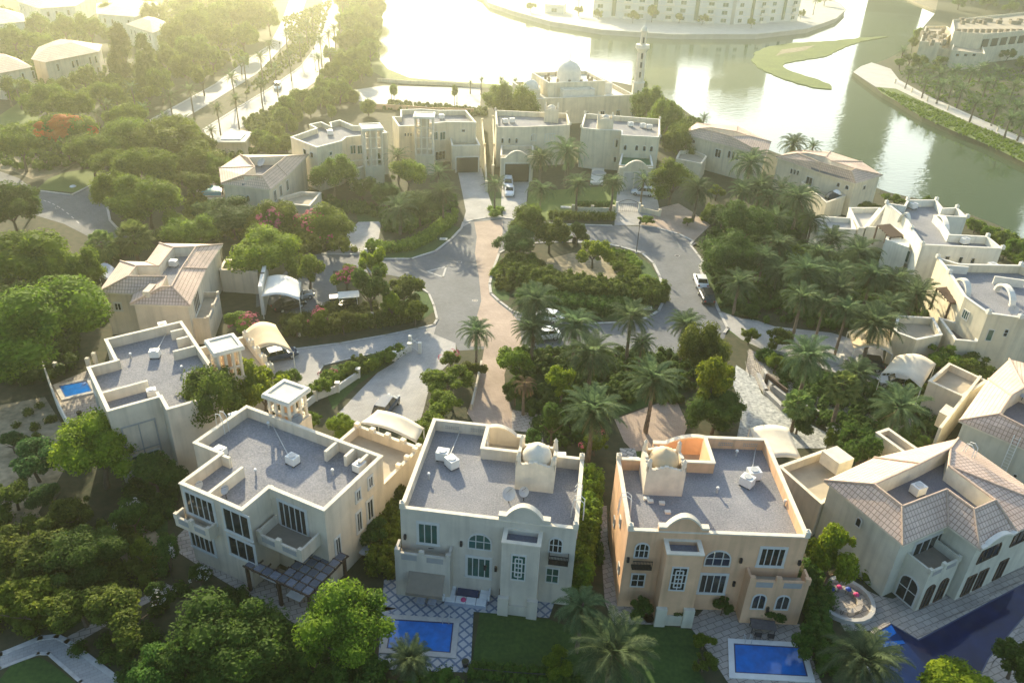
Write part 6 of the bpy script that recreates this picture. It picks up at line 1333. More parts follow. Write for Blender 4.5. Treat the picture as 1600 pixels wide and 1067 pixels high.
planting([(440,30),(520,0),(500,60),(470,95),(420,130),(400,140),(380,150),(420,100),(455,70)],0.8,'green strip of the boulevard median','leaf_green',5000,0.25,28)
planting([(1370,138),(1398,157),(1442,184),(1490,205),(1547,228),(1600,254),(1600,228),(1500,187),(1440,160)],0.35,'reedy grass on the right lake bank','leaf_hedge',9000,0.16,31,lump=0.9)
planting([(0,650),(70,630),(95,665),(120,705),(90,730),(40,700)],0.5,'scattered low weeds on the sand yard','leaf_olive',1200,0.12,33,lump=2.2)
for a in [(20,770,34,2.0,'v','dusty bush at the left edge of the sand yard'),(75,775,30,2.0,'s','grey green bush below the sand yard, near the yellow tree'),(18,690,22,1.4,'s','small grey bush at the left edge of the sand yard, upper'),(110,800,34,2.2,'v','olive bush between the sand yard and the dark thicket'),(245,930,26,1.6,'w','low white flowering bush at the end of the stone path'),(560,1050,50,2.6,'d','dark tree at the bottom edge below the tiled patio'),(250,1040,46,2.4,'d','dark bushy tree at the bottom between the footpath and the biggest tree')]: tree(*a)
planting([(190,780),(262,765),(275,850),(262,905),(215,905),(180,840)],0.7,'low dark planting on the brown soil left of the columned villa','leaf_dark',5000,0.11,41,lump=0.9)
planting([(225,920),(270,920),(340,905),(480,990),(460,1010),(300,930),(240,960)],0.7,'low dark planting between the stone path and the paved terrace','leaf_dark',5000,0.11,42,lump=0.8)
planting([(110,1010),(230,980),(300,1080),(210,1075)],0.8,'low dark planting right of the grey footpath','leaf_dark',4000,0.11,43,lump=0.9)
planting([(300,250),(340,245),(345,270),(300,290)],1.0,'low planting left of the turquoise pool villa','leaf_green',2500,0.16,44)
planting([(948,388),(985,396),(1005,412),(1000,425),(975,408)],0.5,'bright low shrubs along the upper right rim of the round garden','leaf_hedge',2500,0.10,45,lump=0.5)
# ================================================================ OBJECTS
def up_dir(px0,px1):
    a,b=G(*px0),G(*px1); return math.atan2(b[1]-a[1],b[0]-a[0])
# ---- cars (x forward)
def car_proto(paint,label,suv=False,L=4.6,Wd=1.86):
    t=thing('parked_car',label,'car',(0,0,0)); Hh=1.68 if suv else 1.46; hw=Wd/2; zb=0.30
    prof=[(-L/2,0.62,0.86),(-L/2+.12,0.92,0.93),(-L/2+.55,0.98 if not suv else 1.02,0.98),(0.2,0.96 if not suv else 1.0,1.0),(L/2-1.15,0.93,0.99),(L/2-.35,0.78,0.93),(L/2,0.55,0.80)]
    mb=MB(); vs=[];fs=[]
    for x,z,k in prof:
        w_=hw*k; vs+=[(x,-w_*.94,zb),(x,-w_,zb+.22),(x,-w_*.97,z-.08),(x,-w_*.86,z),(x,w_*.86,z),(x,w_*.97,z-.08),(x,w_,zb+.22),(x,w_*.94,zb)]
    n=8
    for i in range(len(prof)-1):
        for j in range(n): j2=(j+1)%n; fs.append((i*n+j,(i+1)*n+j,(i+1)*n+j2,i*n+j2))
    fs+=[tuple(range(n-1,-1,-1)),tuple(range((len(prof)-1)*n,len(prof)*n))]
    mb.add(vs,fs); obj('body',mb,paint,t,smooth=False)
    x0,x1,x2,x3=(-L/2+.18,-L/2+.62,0.45,1.15) if suv else (-L/2+.45,-L/2+1.15,0.35,1.12)
    zt=prof[3][1]-.04
    g=MB(); vs=[(x0,-hw*.84,zt),(x3,-hw*.84,zt-.04),(x2,-hw*.70,Hh-.05),(x1,-hw*.70,Hh-.05),(x0,hw*.84,zt),(x3,hw*.84,zt-.04),(x2,hw*.70,Hh-.05),(x1,hw*.70,Hh-.05)]
    g.add(vs,[(0,1,2,3),(7,6,5,4),(0,3,7,4),(1,5,6,2),(3,2,6,7)]); obj('windows',g,'glass_dark',t)
    r=MB(); r.prism([(x1-.05,-hw*.71),(x2+.03,-hw*.71),(x2+.08,0),(x2+.03,hw*.71),(x1-.05,hw*.71)],Hh-.06,Hh,True)
    for s in (-1,1):
        for xa,za,xb,zb_ in ((x0,zt,x1,Hh-.05),(x3,zt-.04,x2,Hh-.05),((x1+x2)/2,zt,(x1+x2)/2,Hh-.05)): r.tube([(xa,s*hw*.85,za),(xb,s*hw*.71,zb_)],0.035,4)
    obj('roof',r,paint,t)
    for sx in (-L*.30,L*.31):
        for sy in (-1,1):
            w_=MB(); ys=sy*hw*.86
            ring=[(sx+.33*math.cos(2*math.pi*k/16),.33+.33*math.sin(2*math.pi*k/16)) for k in range(16)]
            w_.add([(x,ys-.11,z) for x,z in ring]+[(x,ys+.11,z) for x,z in ring],[(k,(k+1)%16,(k+1)%16+16,k+16) for k in range(16)]+[tuple(range(16)),tuple(range(31,15,-1))]); wh=obj('wheel',w_,'rubber',t)
            ring=[(sx+.2*math.cos(2*math.pi*k/10),.33+.2*math.sin(2*math.pi*k/10)) for k in range(10)]; yy=ys+sy*.118; q=MB(); q.add([(x,yy,z) for x,z in ring],[tuple(range(10)) if sy<0 else tuple(range(9,-1,-1))]); obj('rim',q,'metal_pale',wh)
    for sy in (-1,1):
        q=MB(); q.box(L/2-.20,L/2-.02,sy*.62-.16,sy*.62+.16,.58,.70); obj('headlight',q,'lamp_glass',t)
        q=MB(); q.box(-L/2-.01,-L/2+.10,sy*.66-.12,sy*.66+.12,.66,.86); obj('tail_light',q,'lamp_red',t)
    return t
PROTO={}
def car(px,head,col,label,suv=False):
    k=(col,suv); loc=G(*px)+(0.03,); rz=up_dir(px,head)
    if k not in PROTO: t=car_proto('paint_'+col,label,suv); PROTO[k]=t; t.location=loc; t.rotation_euler=(0,0,rz); return t
    return dup(PROTO[k],loc,rz,1.0,label)
car((1094,444),(1088,428),'white','white hatchback parked at the right kerb of the loop road')
car((1103,468),(1096,452),'black','black pickup like car parked right behind the white hatchback',True)
car((855,500),(835,496),'white','white car half hidden under palm fronds, upper of the two')
car((849,529),(830,531),'white','white car half hidden under palm fronds, lower of the two')
car((796,303),(795,318),'white','white car on the narrow back drive, nearer one')
car((794,291),(793,305),'white','pale car on the narrow back drive, right behind the nearer one',True)
car((1004,305),(985,303),'white','white car by the garage doors of the yellow hazy villa',True)
car((735,259),(736,268),'white','white car inside the wide garage of the slender tower villa')
car((797,272),(797,283),'white','left car in the double garage opening of the domed sand villa')
car((816,272),(816,283),'white','right car in the double garage opening of the domed sand villa',True)
car((452,482),(480,474),'black','black car beneath the white curved canopy')
car((466,468),(492,462),'silver','silver car beyond the black car beneath the white curved canopy')
car((436,560),(462,554),'blue','dark car beneath the tan canopy of the pale villa')
car((604,641),(618,622),'blue','dark blue car standing at the edge of the beige wing canopy',True)
car((434,139),(429,150),'white','white car driving alone on the hazy boulevard',True)
car((1400,605),(1375,600),'white','white car under the cream canopy at right',True)
car((1350,575),(1325,572),'black','dark car under the tan canopy behind the wide palm',True)
car((1543,88),(1535,92),'white','pale car at the garage of the terraced shore building')
# ---- buggy with white roof
x,y=G(545,482); bg_=thing('golf_cart','small white roofed cart parked among shrubs by the driveway','cart',(x,y,0)); f=frame_fn((x,y),15)
obj('body',MB().prism([f(-1.3,-.7),f(1.3,-.7),f(1.3,.7),f(-1.3,.7)],0.35,0.95),'paint_black',bg_); obj('canopy',MB().prism([f(-1.4,-1.0),f(1.5,-1.0),f(1.6,1.0),f(-1.3,1.0)],2.1,2.2,True),'canvas_white',bg_)
for u in (-1.2,1.2):
    for v in (-.75,.75): a=f(u,v); obj('post',MB().cyl(a[0],a[1],.9,2.1,.03,.03,6),'metal_white',bg_)
    for v in (-.7,.7): a=f(u*.75,v); obj('wheel',MB().cyl(a[0],a[1],0.02,.5,.25,.25,10),'rubber',bg_)
b_=thing('storage_box','dark box beside the white roofed cart','box',G(523,476)+(0,)); f=frame_fn(G(523,476),15); obj('box_body',MB().prism([f(-.6,-.6),f(.6,-.6),f(.6,.6),f(-.6,.6)],0,1.2),'paint_blue',b_); obj('lid',MB().prism([f(-.65,-.65),f(.65,-.65),f(.65,.65),f(-.65,.65)],1.2,1.3,True),'metal_dark',b_)
# ---- tensile canopies: 4 corners in photo pixels, arch across 0-1
def canopy(label,px,z,rise,m_,zs=None,post=(0,1,2,3),zpost=0):
    Q=[np.array(G(*p,z)) for p in px]; t=thing('carport_canopy',label,'canopy',(float(Q[0][0]),float(Q[0][1]),0)); n=10; k=6; vs=[];fs=[]
    for i in range(n+1):
        s=i/n
        for j in range(k+1):
            q=j/k; p=(Q[0]*(1-s)+Q[1]*s)*(1-q)+(Q[3]*(1-s)+Q[2]*s)*q; zz=z+rise*math.sin(math.pi*s)-0.18*math.sin(math.pi*q)*(0.5 if i in(0,n) else 1); vs.append((p[0],p[1],zz))
    m_n=len(vs); vs+=[(a,b,c-0.05) for a,b,c in vs]
    for i in range(n):
        for j in range(k): a=i*(k+1)+j; q=(a,a+1,a+k+2,a+k+1); fs.append(q); fs.append(tuple(v+m_n for v in q[::-1]))
    brd=[j for j in range(k+1)]+[i*(k+1)+k for i in range(1,n+1)]+[n*(k+1)+j for j in range(k-1,-1,-1)]+[i*(k+1) for i in range(n-1,0,-1)]
    for a,b in zip(brd,brd[1:]+brd[:1]): fs.append((b,a,a+m_n,b+m_n))
    obj('canopy_sheet',MB().add(vs,fs),m_,t,smooth=True)
    fr_=MB()
    for j in (0,k):
        fr_.tube([(vs[i*(k+1)+j][0],vs[i*(k+1)+j][1],vs[i*(k+1)+j][2]-0.09) for i in range(n+1)],0.045,5)
    obj('frame',fr_,'metal_white',t)
    for i in post: obj('post',MB().cyl(float(Q[i][0]),float(Q[i][1]),zpost,z-0.05,0.06,0.06,6),'metal_white',t)
    return t
canopy('tan curved canopy beside the columned villa at far left',[(395,548),(458,550),(430,507),(380,520)],3.6,0.9,'canvas_tan',post=(0,1,2))
canopy('white curved canopy right of the pink tiled cream villa',[(408,463),(468,468),(470,440),(418,432)],3.4,0.6,'canvas_white')
canopy('beige ribbed canopy at the end of the cream villa wing',[(563,660),(650,690),(662,668),(590,640)],3.9,0.45,'canvas_cream',post=(0,1,2,3))
canopy('beige canopy between the peach villa and the pale green villa',[(1190,718),(1252,716),(1232,668),(1172,668)],3.5,0.4,'canvas_cream')
canopy('cream canopy over a white car in front of the right edge villa',[(1378,582),(1440,605),(1462,568),(1400,556)],3.4,0.8,'canvas_cream')
canopy('tan canopy behind the wide palm at right',[(1335,545),(1395,553),(1390,515),(1325,518)],3.2,0.8,'canvas_tan')
canopy('dark grey canopy behind the pink tiled villa at left',[(140,438),(172,440),(180,420),(152,418)],2.8,0.8,'cushion_grey')
# side gate-like curved wall next to the white canopy
gw=MB(); gw.strip(GL([(408,460),(412,440),(416,424)],3.0),0.5,0,4.3); tag(obj('garden_wall',gw,'cap_white'),'white sloping wall at the left side of the white canopy','wall')
# ---- pools
def pool(label,px,wm,cm='kerb_stone',cw=0.45,step=False,ladder=None):
    P=ccw(GL(px)); x=sum(p[0] for p in P)/len(P); y=sum(p[1] for p in P)/len(P); t=thing('swimming_pool',label,'pool',(x,y,0))
    O=inset(P,-cw); obj('coping',MB().ring(O,P,0.02,0.14),cm,t); obj('pool_water',MB().prism(P,0.03,0.09),wm,t)
    obj('tile_band',MB().ring(inset(P,-0.002),inset(P,0.10),0.03,0.115),'tile_blue',t)
    if ladder:
        a=G(*ladder,0.1)
        for d in (0,0.5): l=MB(); l.tube([(a[0]+d,a[1]+.35,0.1),(a[0]+d,a[1]+.35,0.75),(a[0]+d,a[1]+.1,0.85),(a[0]+d,a[1]-.1,0.6),(a[0]+d,a[1]-.12,0.05)],0.03,6); obj('ladder_rail',l,'metal_pale',t)
    return t
pool('bright blue rectangular pool set in the diamond tiled patio',[(612,968),(709,974),(704,1021),(604,1014)],'pool_blue',ladder=(692,972))
pool('bright blue rectangular pool in front of the peach villa, behind the front palm',[(1146,1006),(1250,1012),(1262,1058),(1148,1052)],'pool_blue','metal_white',ladder=(1163,1004))
pool('very long dark blue pool along the pale green villa',[(1434,1000),(1640,890),(1690,870),(1600,965),(1545,1030),(1510,1100),(1350,1100),(1366,990),(1392,975)],'pool_deep','slab_pave',cw=0.3)
pool('small blue pool left of the far left gravel roofed villa',[(92,604),(136,596),(145,612),(102,622)],'pool_blue')
pool('turquoise pool beside the hazy tiled villa',[(313,300),(322,290),(346,290),(346,307),(318,307)],'pool_teal','pave_light')
st=MB()
for px_ in ([(1366,985),(1390,972),(1400,990),(1378,1004)],[(1376,1004),(1410,1001),(1414,1006),(1380,1012)]): st.prism(GL(px_),0.05,0.105)
obj_=obj('pool_steps',st,'pool_mid'); tag(obj_,'pale blue shallow step ledge at the corner of the long dark pool','pool step')
# ---- roof gear
def ac(px,z,label,ang=0,s=1.0):
    x,y=G(*px,z); t=thing('air_conditioner',label,'air conditioner',(x,y,z),'roof air conditioning units'); f=frame_fn((x,y),ang)
    obj('casing',MB().prism([f(-.55*s,-.45*s),f(.55*s,-.45*s),f(.55*s,.45*s),f(-.55*s,.45*s)],z+.12,z+.95*s),'metal_white',t); obj('fan_grille',MB().cyl(x,y,z+.95*s,z+1.02*s,.36*s,.36*s,14),'metal_pale',t)
    for u in (-.4,.4): obj('foot',MB().prism([f(u-.08,-.45),f(u+.08,-.45),f(u+.08,.45),f(u-.08,.45)],z,z+.12),'metal_dark',t)
ac((692,717),7.35,'roof unit on the grey villa roof, upper left of the pair',-10); ac((706,729),7.35,'roof unit on the grey villa roof, lower right of the pair',-50)
ac((1176,747),7.35,'roof unit on the peach villa roof, upper right of the pair',10,1.0); ac((1166,758),7.35,'roof unit on the peach villa roof, lower left of the pair',-40)
ac((458,724),7.4,'white roof unit in the middle of the cream columned villa roof',-30,0.9); ac((345,712),7.4,'white roof unit at the left parapet of the cream columned villa roof',-25,0.9); ac((562,735),7.4,'white roof unit at the right parapet of the cream columned villa roof',60,0.9)
ac((367,657),7.4,'white roof unit in the top corner of the cream columned villa roof',40,0.8)
ac((243,558),7.4,'round white roof unit on the far left gravel roof',10,0.9); ac((255,514),7.4,'white roof unit at the back parapet of the far left gravel roof',30,0.8); ac((238,618),7.4,'roof unit at the front parapet of the far left gravel roof',30,0.8)
ac((1432,771),6.9,'pale roof unit in the dark roof well of the pale green villa',25,1.0); ac((272,416),6.6,'white roof unit in the roof well of the pink tiled cream villa',0,0.9)
ac((990,728),7.35,'roof unit left of the peach villa dome tower',0,0.8); ac((876,720),7.35,'roof unit right of the grey villa dome tower',0,0.8)
for q,l in (((516,211),'on the zigzag villa roof'),((690,186),'on the slender tower villa roof'),((800,192),'on the double garage villa roof, right'),((789,193),'on the double garage villa roof, left'),((985,198),'on the yellow hazy villa roof, left'),((1004,200),'on the yellow hazy villa roof, middle'),((1014,202),'on the yellow hazy villa roof, right'),((1426,326),'on the farther white villa roof'),((1506,381),'on the lower roof of the farther white villa'),((1548,421),'on the nearer cream modern villa roof')): ac(q,7.4,'pale roof unit '+l,20,1.0)
def dish(px,z,label,r=0.6,az=-0.6):
    x,y=G(*px,z); t=thing('satellite_dish',label,'satellite dish',(x,y,z)); obj('mast',MB().cyl(x,y,z,z+.8,.04,.04,6),'metal_dark',t)
    mb=MB(); n=16; d=np.array([math.sin(az)*.7,math.cos(az)*.7*-1,.7]); d/=np.linalg.norm(d); a=np.cross(d,[0,0,1.]); a/=np.linalg.norm(a); b=np.cross(d,a); c=np.array([x,y,z+.95]); vs=[c-d*.12]
    for q,h in ((.5,-.06),(1.0,.04)):
        for k in range(n): vs.append(c+d*h+r*q*(a*math.cos(2*math.pi*k/n)+b*math.sin(2*math.pi*k/n)))
    fs=[(0,1+k,1+(k+1)%n) for k in range(n)]+[(1+k,1+n+k,1+n+(k+1)%n,1+(k+1)%n) for k in range(n)]; mb.add(vs,fs); mb.add([tuple(np.array(v)-d*.03) for v in vs],[f[::-1] for f in fs]); obj('reflector',mb,'metal_pale',t); m2=MB(); m2.tube([tuple(c-b*r*.8),tuple(c+d*.5)],.02,4); obj('feed_arm',m2,'metal_dark',t)
dish((466,668),7.4,'grey dish at the foot of the columned tower'); dish((795,785),7.35,'rusty toned dish beside the curved gable of the grey villa',.6); dish((818,782),7.35,'pale dish behind the curved gable of the grey villa',.45)
dish((314,772),7.4,'small white dish at the front left parapet of the cream columned villa',.4); dish((354,779),7.4,'small dish behind the short roof fin of the cream columned villa',.4); dish((409,262),6.9,'large white dish in the roof well of the hazy tiled villa',.8); dish((1596,625),6.9,'white dish at the right edge villa roof well',.6); dish((1580,495),7.4,'brown dish on the nearer modern villa roof',.6)
for i,q in enumerate(((1010,780),(1016,784),(1034,787),(1043,801))):
    x,y=G(*q,7.35); o=obj('paving_block',MB().box(x-.24,x+.24,y-.17,y+.17,7.35,7.55),'cap_white'); tag(o,OW[i]+' loose white block from the left on the peach villa roof','block','loose blocks on the peach villa roof')
def rail_loop(px,z,label,ang):
    x,y=G(*px,z); f=frame_fn((x,y),ang); t=thing('roof_ladder_rail',label,'ladder rail',(x,y,z))
    for d in (0,.5): m2=MB(); m2.tube([f(d,-.5)+(z-1.1,),f(d,-.45)+(z+.7,),f(d,-.1)+(z+1.0,),f(d,.35)+(z+.9,),f(d,.45)+(z+.1,),f(d,.5)+(z-1.0,)],.04,5); obj('rail',m2,'metal_white',t)
rail_loop((343,661),8.45,'white ladder rail hooked over the left parapet of the columned villa',60); rail_loop((903,795),8.45,'white ladder rail over the right parapet of the grey villa',80); rail_loop((977,790),8.45,'white ladder rail over the left parapet of the peach villa',85); rail_loop((1512,708),8.0,'white ladder rail on the roof ridge of the pale green villa',30)
# ---- patio furniture
def lounger(px,label,ang):
    x,y=G(*px); f=frame_fn((x,y),ang); t=thing('sun_lounger',label,'sun lounger',(x,y,0),'loungers under the awning'); obj('mattress',MB().prism([f(-.33,-.9),f(.33,-.9),f(.33,.35),f(-.33,.35)],.28,.38),'cushion_grey',t)
    b=MB(); b.add([f(-.33,.35)+(.38,),f(.33,.35)+(.38,),f(.33,1.0)+(.75,),f(-.33,1.0)+(.75,),f(-.33,.35)+(.28,),f(.33,.35)+(.28,),f(.33,1.0)+(.65,),f(-.33,1.0)+(.65,)],[(0,1,2,3),(7,6,5,4),(0,4,5,1),(2,6,7,3),(1,5,6,2),(0,3,7,4)]); obj('backrest',b,'cushion_grey',t)
    for u in (-.28,.28):
        for v in (-.8,.3): a=f(u,v); obj('leg',MB().cyl(a[0],a[1],.03,.28,.025,.025,5),'metal_pale',t)
lounger((661,934),'left of the two grey loungers below the brown awning',-8); lounger((678,935),'right of the two grey loungers below the brown awning',-8)
x,y=G(731,930); f=frame_fn((x,y),-6); so_=thing('patio_sofa','white cushioned square sofa ring with pink pillows on the tiled patio','sofa',(x,y,0))
b=MB().ring(ccw([f(-1.75,-1.3),f(1.75,-1.3),f(1.75,1.3),f(-1.75,1.3)]),inset(ccw([f(-1.75,-1.3),f(1.75,-1.3),f(1.75,1.3),f(-1.75,1.3)]),.75),.03,.36); obj('frame',b,'cushion_grey',so_)
b=MB()
for k in range(4):
    for v in (-1.25,.6): b.box(-1.7+k*.86,-.9+k*.86,v,v+.64,.362,.52,f)
for v in (-.58,.02):
    for u in (-1.7,1.06): b.box(u,u+.64,v,v+.56,.362,.52,f)
b.box(-1.75,1.75,1.25,1.42,.3,.85,f); b.box(-1.92,-1.75,-1.2,1.4,.3,.85,f); b.box(1.75,1.92,-.6,1.4,.3,.85,f); obj('cushion',b,'cloth_white',so_)
for u,v in ((-1.5,.95),(-.1,1.0),(1.5,.8),(-.2,-1.0)): a=f(u,v); p_=MB(); p_.dome(a[0],a[1],.52,.24,.24,8,4); obj('pillow',p_,'cloth_pink',so_)
a=f(0,0); tb=thing('coffee_table','dark low table inside the white sofa ring','table',(a[0],a[1],0)); obj('table_top',MB().prism([f(-.9,-.45),f(.9,-.45),f(.9,.45),f(-.9,.45)],.36,.42,True),'tile_blue',tb)
for u in (-.8,.8):
    for v in (-.35,.35): q=f(u,v); obj('leg',MB().box(q[0]-.04,q[0]+.04,q[1]-.04,q[1]+.04,.03,.36),'metal_dark',tb)
def table_set(px,label,m_='cloth_white',r=.7,z=0.0,tm=None):
    x,y=G(*px,z); t=thing('patio_table',label,'table',(x,y,z)); obj('table_top',MB().cyl(x,y,z+.70,z+.75,r,r,18),m_,t); obj('pedestal',MB().cyl(x,y,z+.03,z+.70,.09,.06,8),'metal_dark',t)
table_set((573,868),'round white table in the garden gap between two villas'); table_set((1258,348),'round table on the far lawn',r=.4) if 0 else None
def dining(px,label,ang,m_='timber_dark',tm='cloth_white',L=1.6,W=.9,z=0.0,nc=2):
    x,y=G(*px,z); f=frame_fn((x,y),ang); t=thing('patio_table',label,'table',(x,y,z)); obj('table_top',MB().prism([f(-L/2,-W/2),f(L/2,-W/2),f(L/2,W/2),f(-L/2,W/2)],z+.70,z+.76,True),tm,t)
    for u in (-L/2+.1,L/2-.1):
        for v in (-W/2+.1,W/2-.1): q=f(u,v); obj('leg',MB().cyl(q[0],q[1],z+.03,z+.70,.035,.035,5),m_,t)
    return f
def chair(f,u,v,a,label,m_='timber_dark',z=0.0):
    c=f(u,v); g=frame_fn(c,math.degrees(a)); t=thing('garden_chair',label,'chair',(c[0],c[1],z),'garden chairs'); obj('seat',MB().prism([g(-.22,-.22),g(.22,-.22),g(.22,.22),g(-.22,.22)],z+.42,z+.46,True),m_,t); obj('backrest',MB().prism([g(-.22,.19),g(.22,.19),g(.22,.23),g(-.22,.23)],z+.46,z+.92),m_,t)
    for p in (-.19,.19):
        for q in (-.19,.17): k=g(p,q); obj('leg',MB().cyl(k[0],k[1],z+.03,z+.42,.02,.02,5),m_,t)
f=dining((805,937),'small white topped table with dark chairs below the lattice bay',-8)
chair(f,-1.15,0,R_(82),'dark chair left of the small table below the lattice bay'); chair(f,1.15,0,R_(-98),'dark chair right of the small table below the lattice bay'); chair(f,0,-.8,R_(172),'dark chair in front of the small table below the lattice bay')
f=dining((1190,985),'dark slatted table on the terrace behind the fenced pool',-5,'metal_dark','timber_grey',2.0,1.0)
for i,(u,v,a) in enumerate(((-.5,.85,0),(.5,.85,0),(-.5,-.85,180),(.5,-.85,180))): chair(f,u,v,R_(a-5),('far left','far right','near left','near right')[i]+' chair at the dark slatted table','metal_dark')
f=dining((424,908),'table with white cloth under the timber pergola',-25,'timber_dark','cloth_white',2.0,1.0); f=dining((463,940),'white garden bench table at the pergola edge',-25,'timber_dark','cloth_white',1.4,.7); f=dining((536,890),'white bench in the gap right of the pergola',60,'timber_dark','cloth_white',1.8,.5)
f=dining((677,862),'small dark bistro table on the grey villa balcony',0,'metal_dark','metal_dark',.7,.7,3.8); chair(f,-.75,0,R_(90),'dark bistro chair on the grey villa balcony, left','metal_dark',3.8); chair(f,.75,0,R_(-90),'dark bistro chair on the grey villa balcony, right','metal_dark',3.8)
x,y=G(1225,892,3.8); q=thing('lounge_bench','long dark wicker bench on the peach villa balcony','bench',(x,y,3.8)); obj('seat',MB().box(x-1.0,x+1.0,y-.35,y+.35,3.8,4.2),'metal_dark',q); obj('backrest',MB().box(x-1.0,x+1.0,y+.36,y+.48,3.8,4.55),'metal_dark',q); obj('cushion',MB().box(x-.9,x+.9,y-.3,y+.3,4.202,4.3),'cushion_grey',q)
x,y=G(428,820,3.75); q=thing('wicker_chair','dark round wicker chair with pale cushion on the cream villa balcony','chair',(x,y,3.75)); obj('shell',MB().cyl(x,y,3.76,4.3,.4,.5,12,False),'timber_dark',q); obj('backrest',MB().box(x-.45,x+.45,y+.36,y+.45,4.0,4.85),'timber_dark',q); obj('cushion',MB().cyl(x,y,4.0,4.15,.38,.38,12),'cushion_grey',q)
# fire pit circle
x,y=G(1318,940); fp=thing('fire_pit','round sunken seat circle with colourful cushions beside the green tree','fire pit',(x,y,0)); obj('outer_wall',MB().ring([(x+2.5*math.cos(k*.314),y+2.5*math.sin(k*.314)) for k in range(20)],[(x+2.15*math.cos(k*.314),y+2.15*math.sin(k*.314)) for k in range(20)],0,.45),'kerb_stone',fp); obj('seat_ring',MB().ring([(x+1.5*math.cos(k*.314),y+1.5*math.sin(k*.314)) for k in range(20)],[(x+1.05*math.cos(k*.314),y+1.05*math.sin(k*.314)) for k in range(20)],0,.4),'slab_pave',fp); obj('floor',MB().cyl(x,y,.02,.05,2.14,2.14,24),'slab_pave',fp)
for i,(a,m_) in enumerate(((.4,'cloth_pink'),(1.0,'plastic_blue'),(1.6,'cloth_pink'),(2.2,'plastic_blue'))): q=MB(); q.dome(x+1.27*math.cos(a),y+1.27*math.sin(a),.4,.26,.2,8,4); obj('cushion',q,m_,fp)
# pots
for px_,l,m_ in [((661,1038),'dark pot at the front edge of the tiled patio, left','paint_black'),((727,1040),'dark pot at the front right corner of the tiled patio','paint_black'),((826,912),'tan planter under the lattice bay of the grey villa','terracotta'),((125,650),'dark pot on the pool terrace of the pale villa','paint_black')]:
    x,y=G(*px_); t=thing('plant_pot',l,'pot',(x,y,0)); obj('pot',MB().cyl(x,y,.03,.55,.2,.3,12),m_,t); obj('soil_top',MB().cyl(x,y,.55,.57,.25,.25,12),'soil',t)
x,y=G(1010,955,1.0); 
# ---- street lamps
def lamp(px,h,label,group=None):
    x,y=G(*px); t=thing('street_lamp',label,'street lamp',(x,y,0),group); obj('base',MB().cyl(x,y,0,.3,.22,.2,8),'kerb_stone',t); obj('pole',MB().cyl(x,y,.3,h,.07,.045,8),'metal_dark',t); obj('lantern',MB().cyl(x,y,h,h+.45,.22,.14,8),'metal_dark',t); obj('lantern_cap',MB().cyl(x,y,h+.45,h+.6,.26,.05,8),'metal_dark',t)
lamp((994,396),5.2,'slim black street lamp at the top kerb of the round garden')
for i,q in enumerate(((414,163),(493,110),(440,100))): lamp(q,6,('near','far','middle')[i]+' lamp post along the hazy boulevard')
for i,q in enumerate(((612,160),(714,162))): lamp(q,3.6,('left','right')[i]+' lamp post in front of the pale parking lot')
# ---- garden walls and posts
def wall(px,h,label,m_='cap_white',wd=.22,posts=True,z=0,pn=None):
    L_=GL(px); t=thing('garden_wall',label,'wall',(L_[0][0],L_[0][1],0)); obj('wall_panel',MB().strip(L_,wd,0,h),m_,t)
    if posts:
        for p in L_: c=MB(); c.box(p[0]-.22,p[0]+.22,p[1]-.22,p[1]+.22,0,h+.35); c.box(p[0]-.28,p[0]+.28,p[1]-.28,p[1]+.28,h+.35,h+.45); obj('pillar',c,m_,t)
    return t
def fence(px,h,label,m_='metal_dark',n=14,post_m='cap_white',cat='fence',name='fence'):
    L_=GL(px); t=thing(name,label,cat,(L_[0][0],L_[0][1],0)); r=MB(); b=MB()
    for a,c in zip(L_[:-1],L_[1:]):
        r.tube([a+(h,),c+(h,)],.035,4); r.tube([a+(.15,),c+(.15,)],.03,4); L=math.hypot(a[0]-c[0],a[1]-c[1]); k=max(2,int(L/.35))
        for i in range(1,k): p=(a[0]+(c[0]-a[0])*i/k,a[1]+(c[1]-a[1])*i/k); b.tube([p+(.1,),p+(h,)],.016,4)
    obj('rail',r,m_,t); obj('bars',b,m_,t)
    if post_m:
        for p in L_: obj('pillar',MB().box(p[0]-.2,p[0]+.2,p[1]-.2,p[1]+.2,0,h+.3),post_m,t)
    return t
fence([(468,525),(510,519),(546,513),(582,505),(624,499),(655,494)],1.3,'dark railing with white pillars along the upper edge of the left driveway')
wall([(475,640),(494,625),(528,612),(560,590)],.9,'low white garden wall with pillars left of the dark blue car drive')
wall([(616,563),(640,549)],.8,'short white wall end at the tip of the wedge lawn')
fence([(641,541),(656,552)],1.3,'open white gate leaf of the dark blue car drive','metal_white',post_m='cap_white',cat='gate',name='gate')
wall([(737,640),(752,572)],.8,'low wall along the left side of the pink drive','wall_grey',posts=False)
fence([(963,331),(998,332)],1.6,'black arched double gate of the yellow hazy villa','metal_dark',cat='gate',name='gate')
gm=MB(); a,b=G(963,331),G(998,332)
gm.tube([(a[0]+(b[0]-a[0])*k/10,a[1]+(b[1]-a[1])*k/10,1.6+.8*math.sin(math.pi*k/10)) for k in range(11)],.05,5); g_=bpy.data.objects['gate.001']; obj('arch_rail',gm,'metal_dark',g_)
wall([(895,331),(925,332),(958,332)],.9,'low cream wall left of the arched gate','wall_sand'); wall([(1002,332),(1030,338)],.9,'low cream wall right of the arched gate','wall_sand')
wall([(753,200),(757,240),(760,300)],1.8,'long narrow garden wall left of the alley between the back row villas','wall_sand'); wall([(770,195),(772,240),(770,275)],1.8,'long narrow garden wall right of the alley between the back row villas','wall_sand')
wall([(70,580),(92,640),(118,690),(140,720)],1.6,'thin white boundary wall of the pool terrace at far left','cap_white',wd=.16,posts=False)
fence([(90,583),(140,576),(150,568)],1.2,'dark railing behind the small pool at far left')
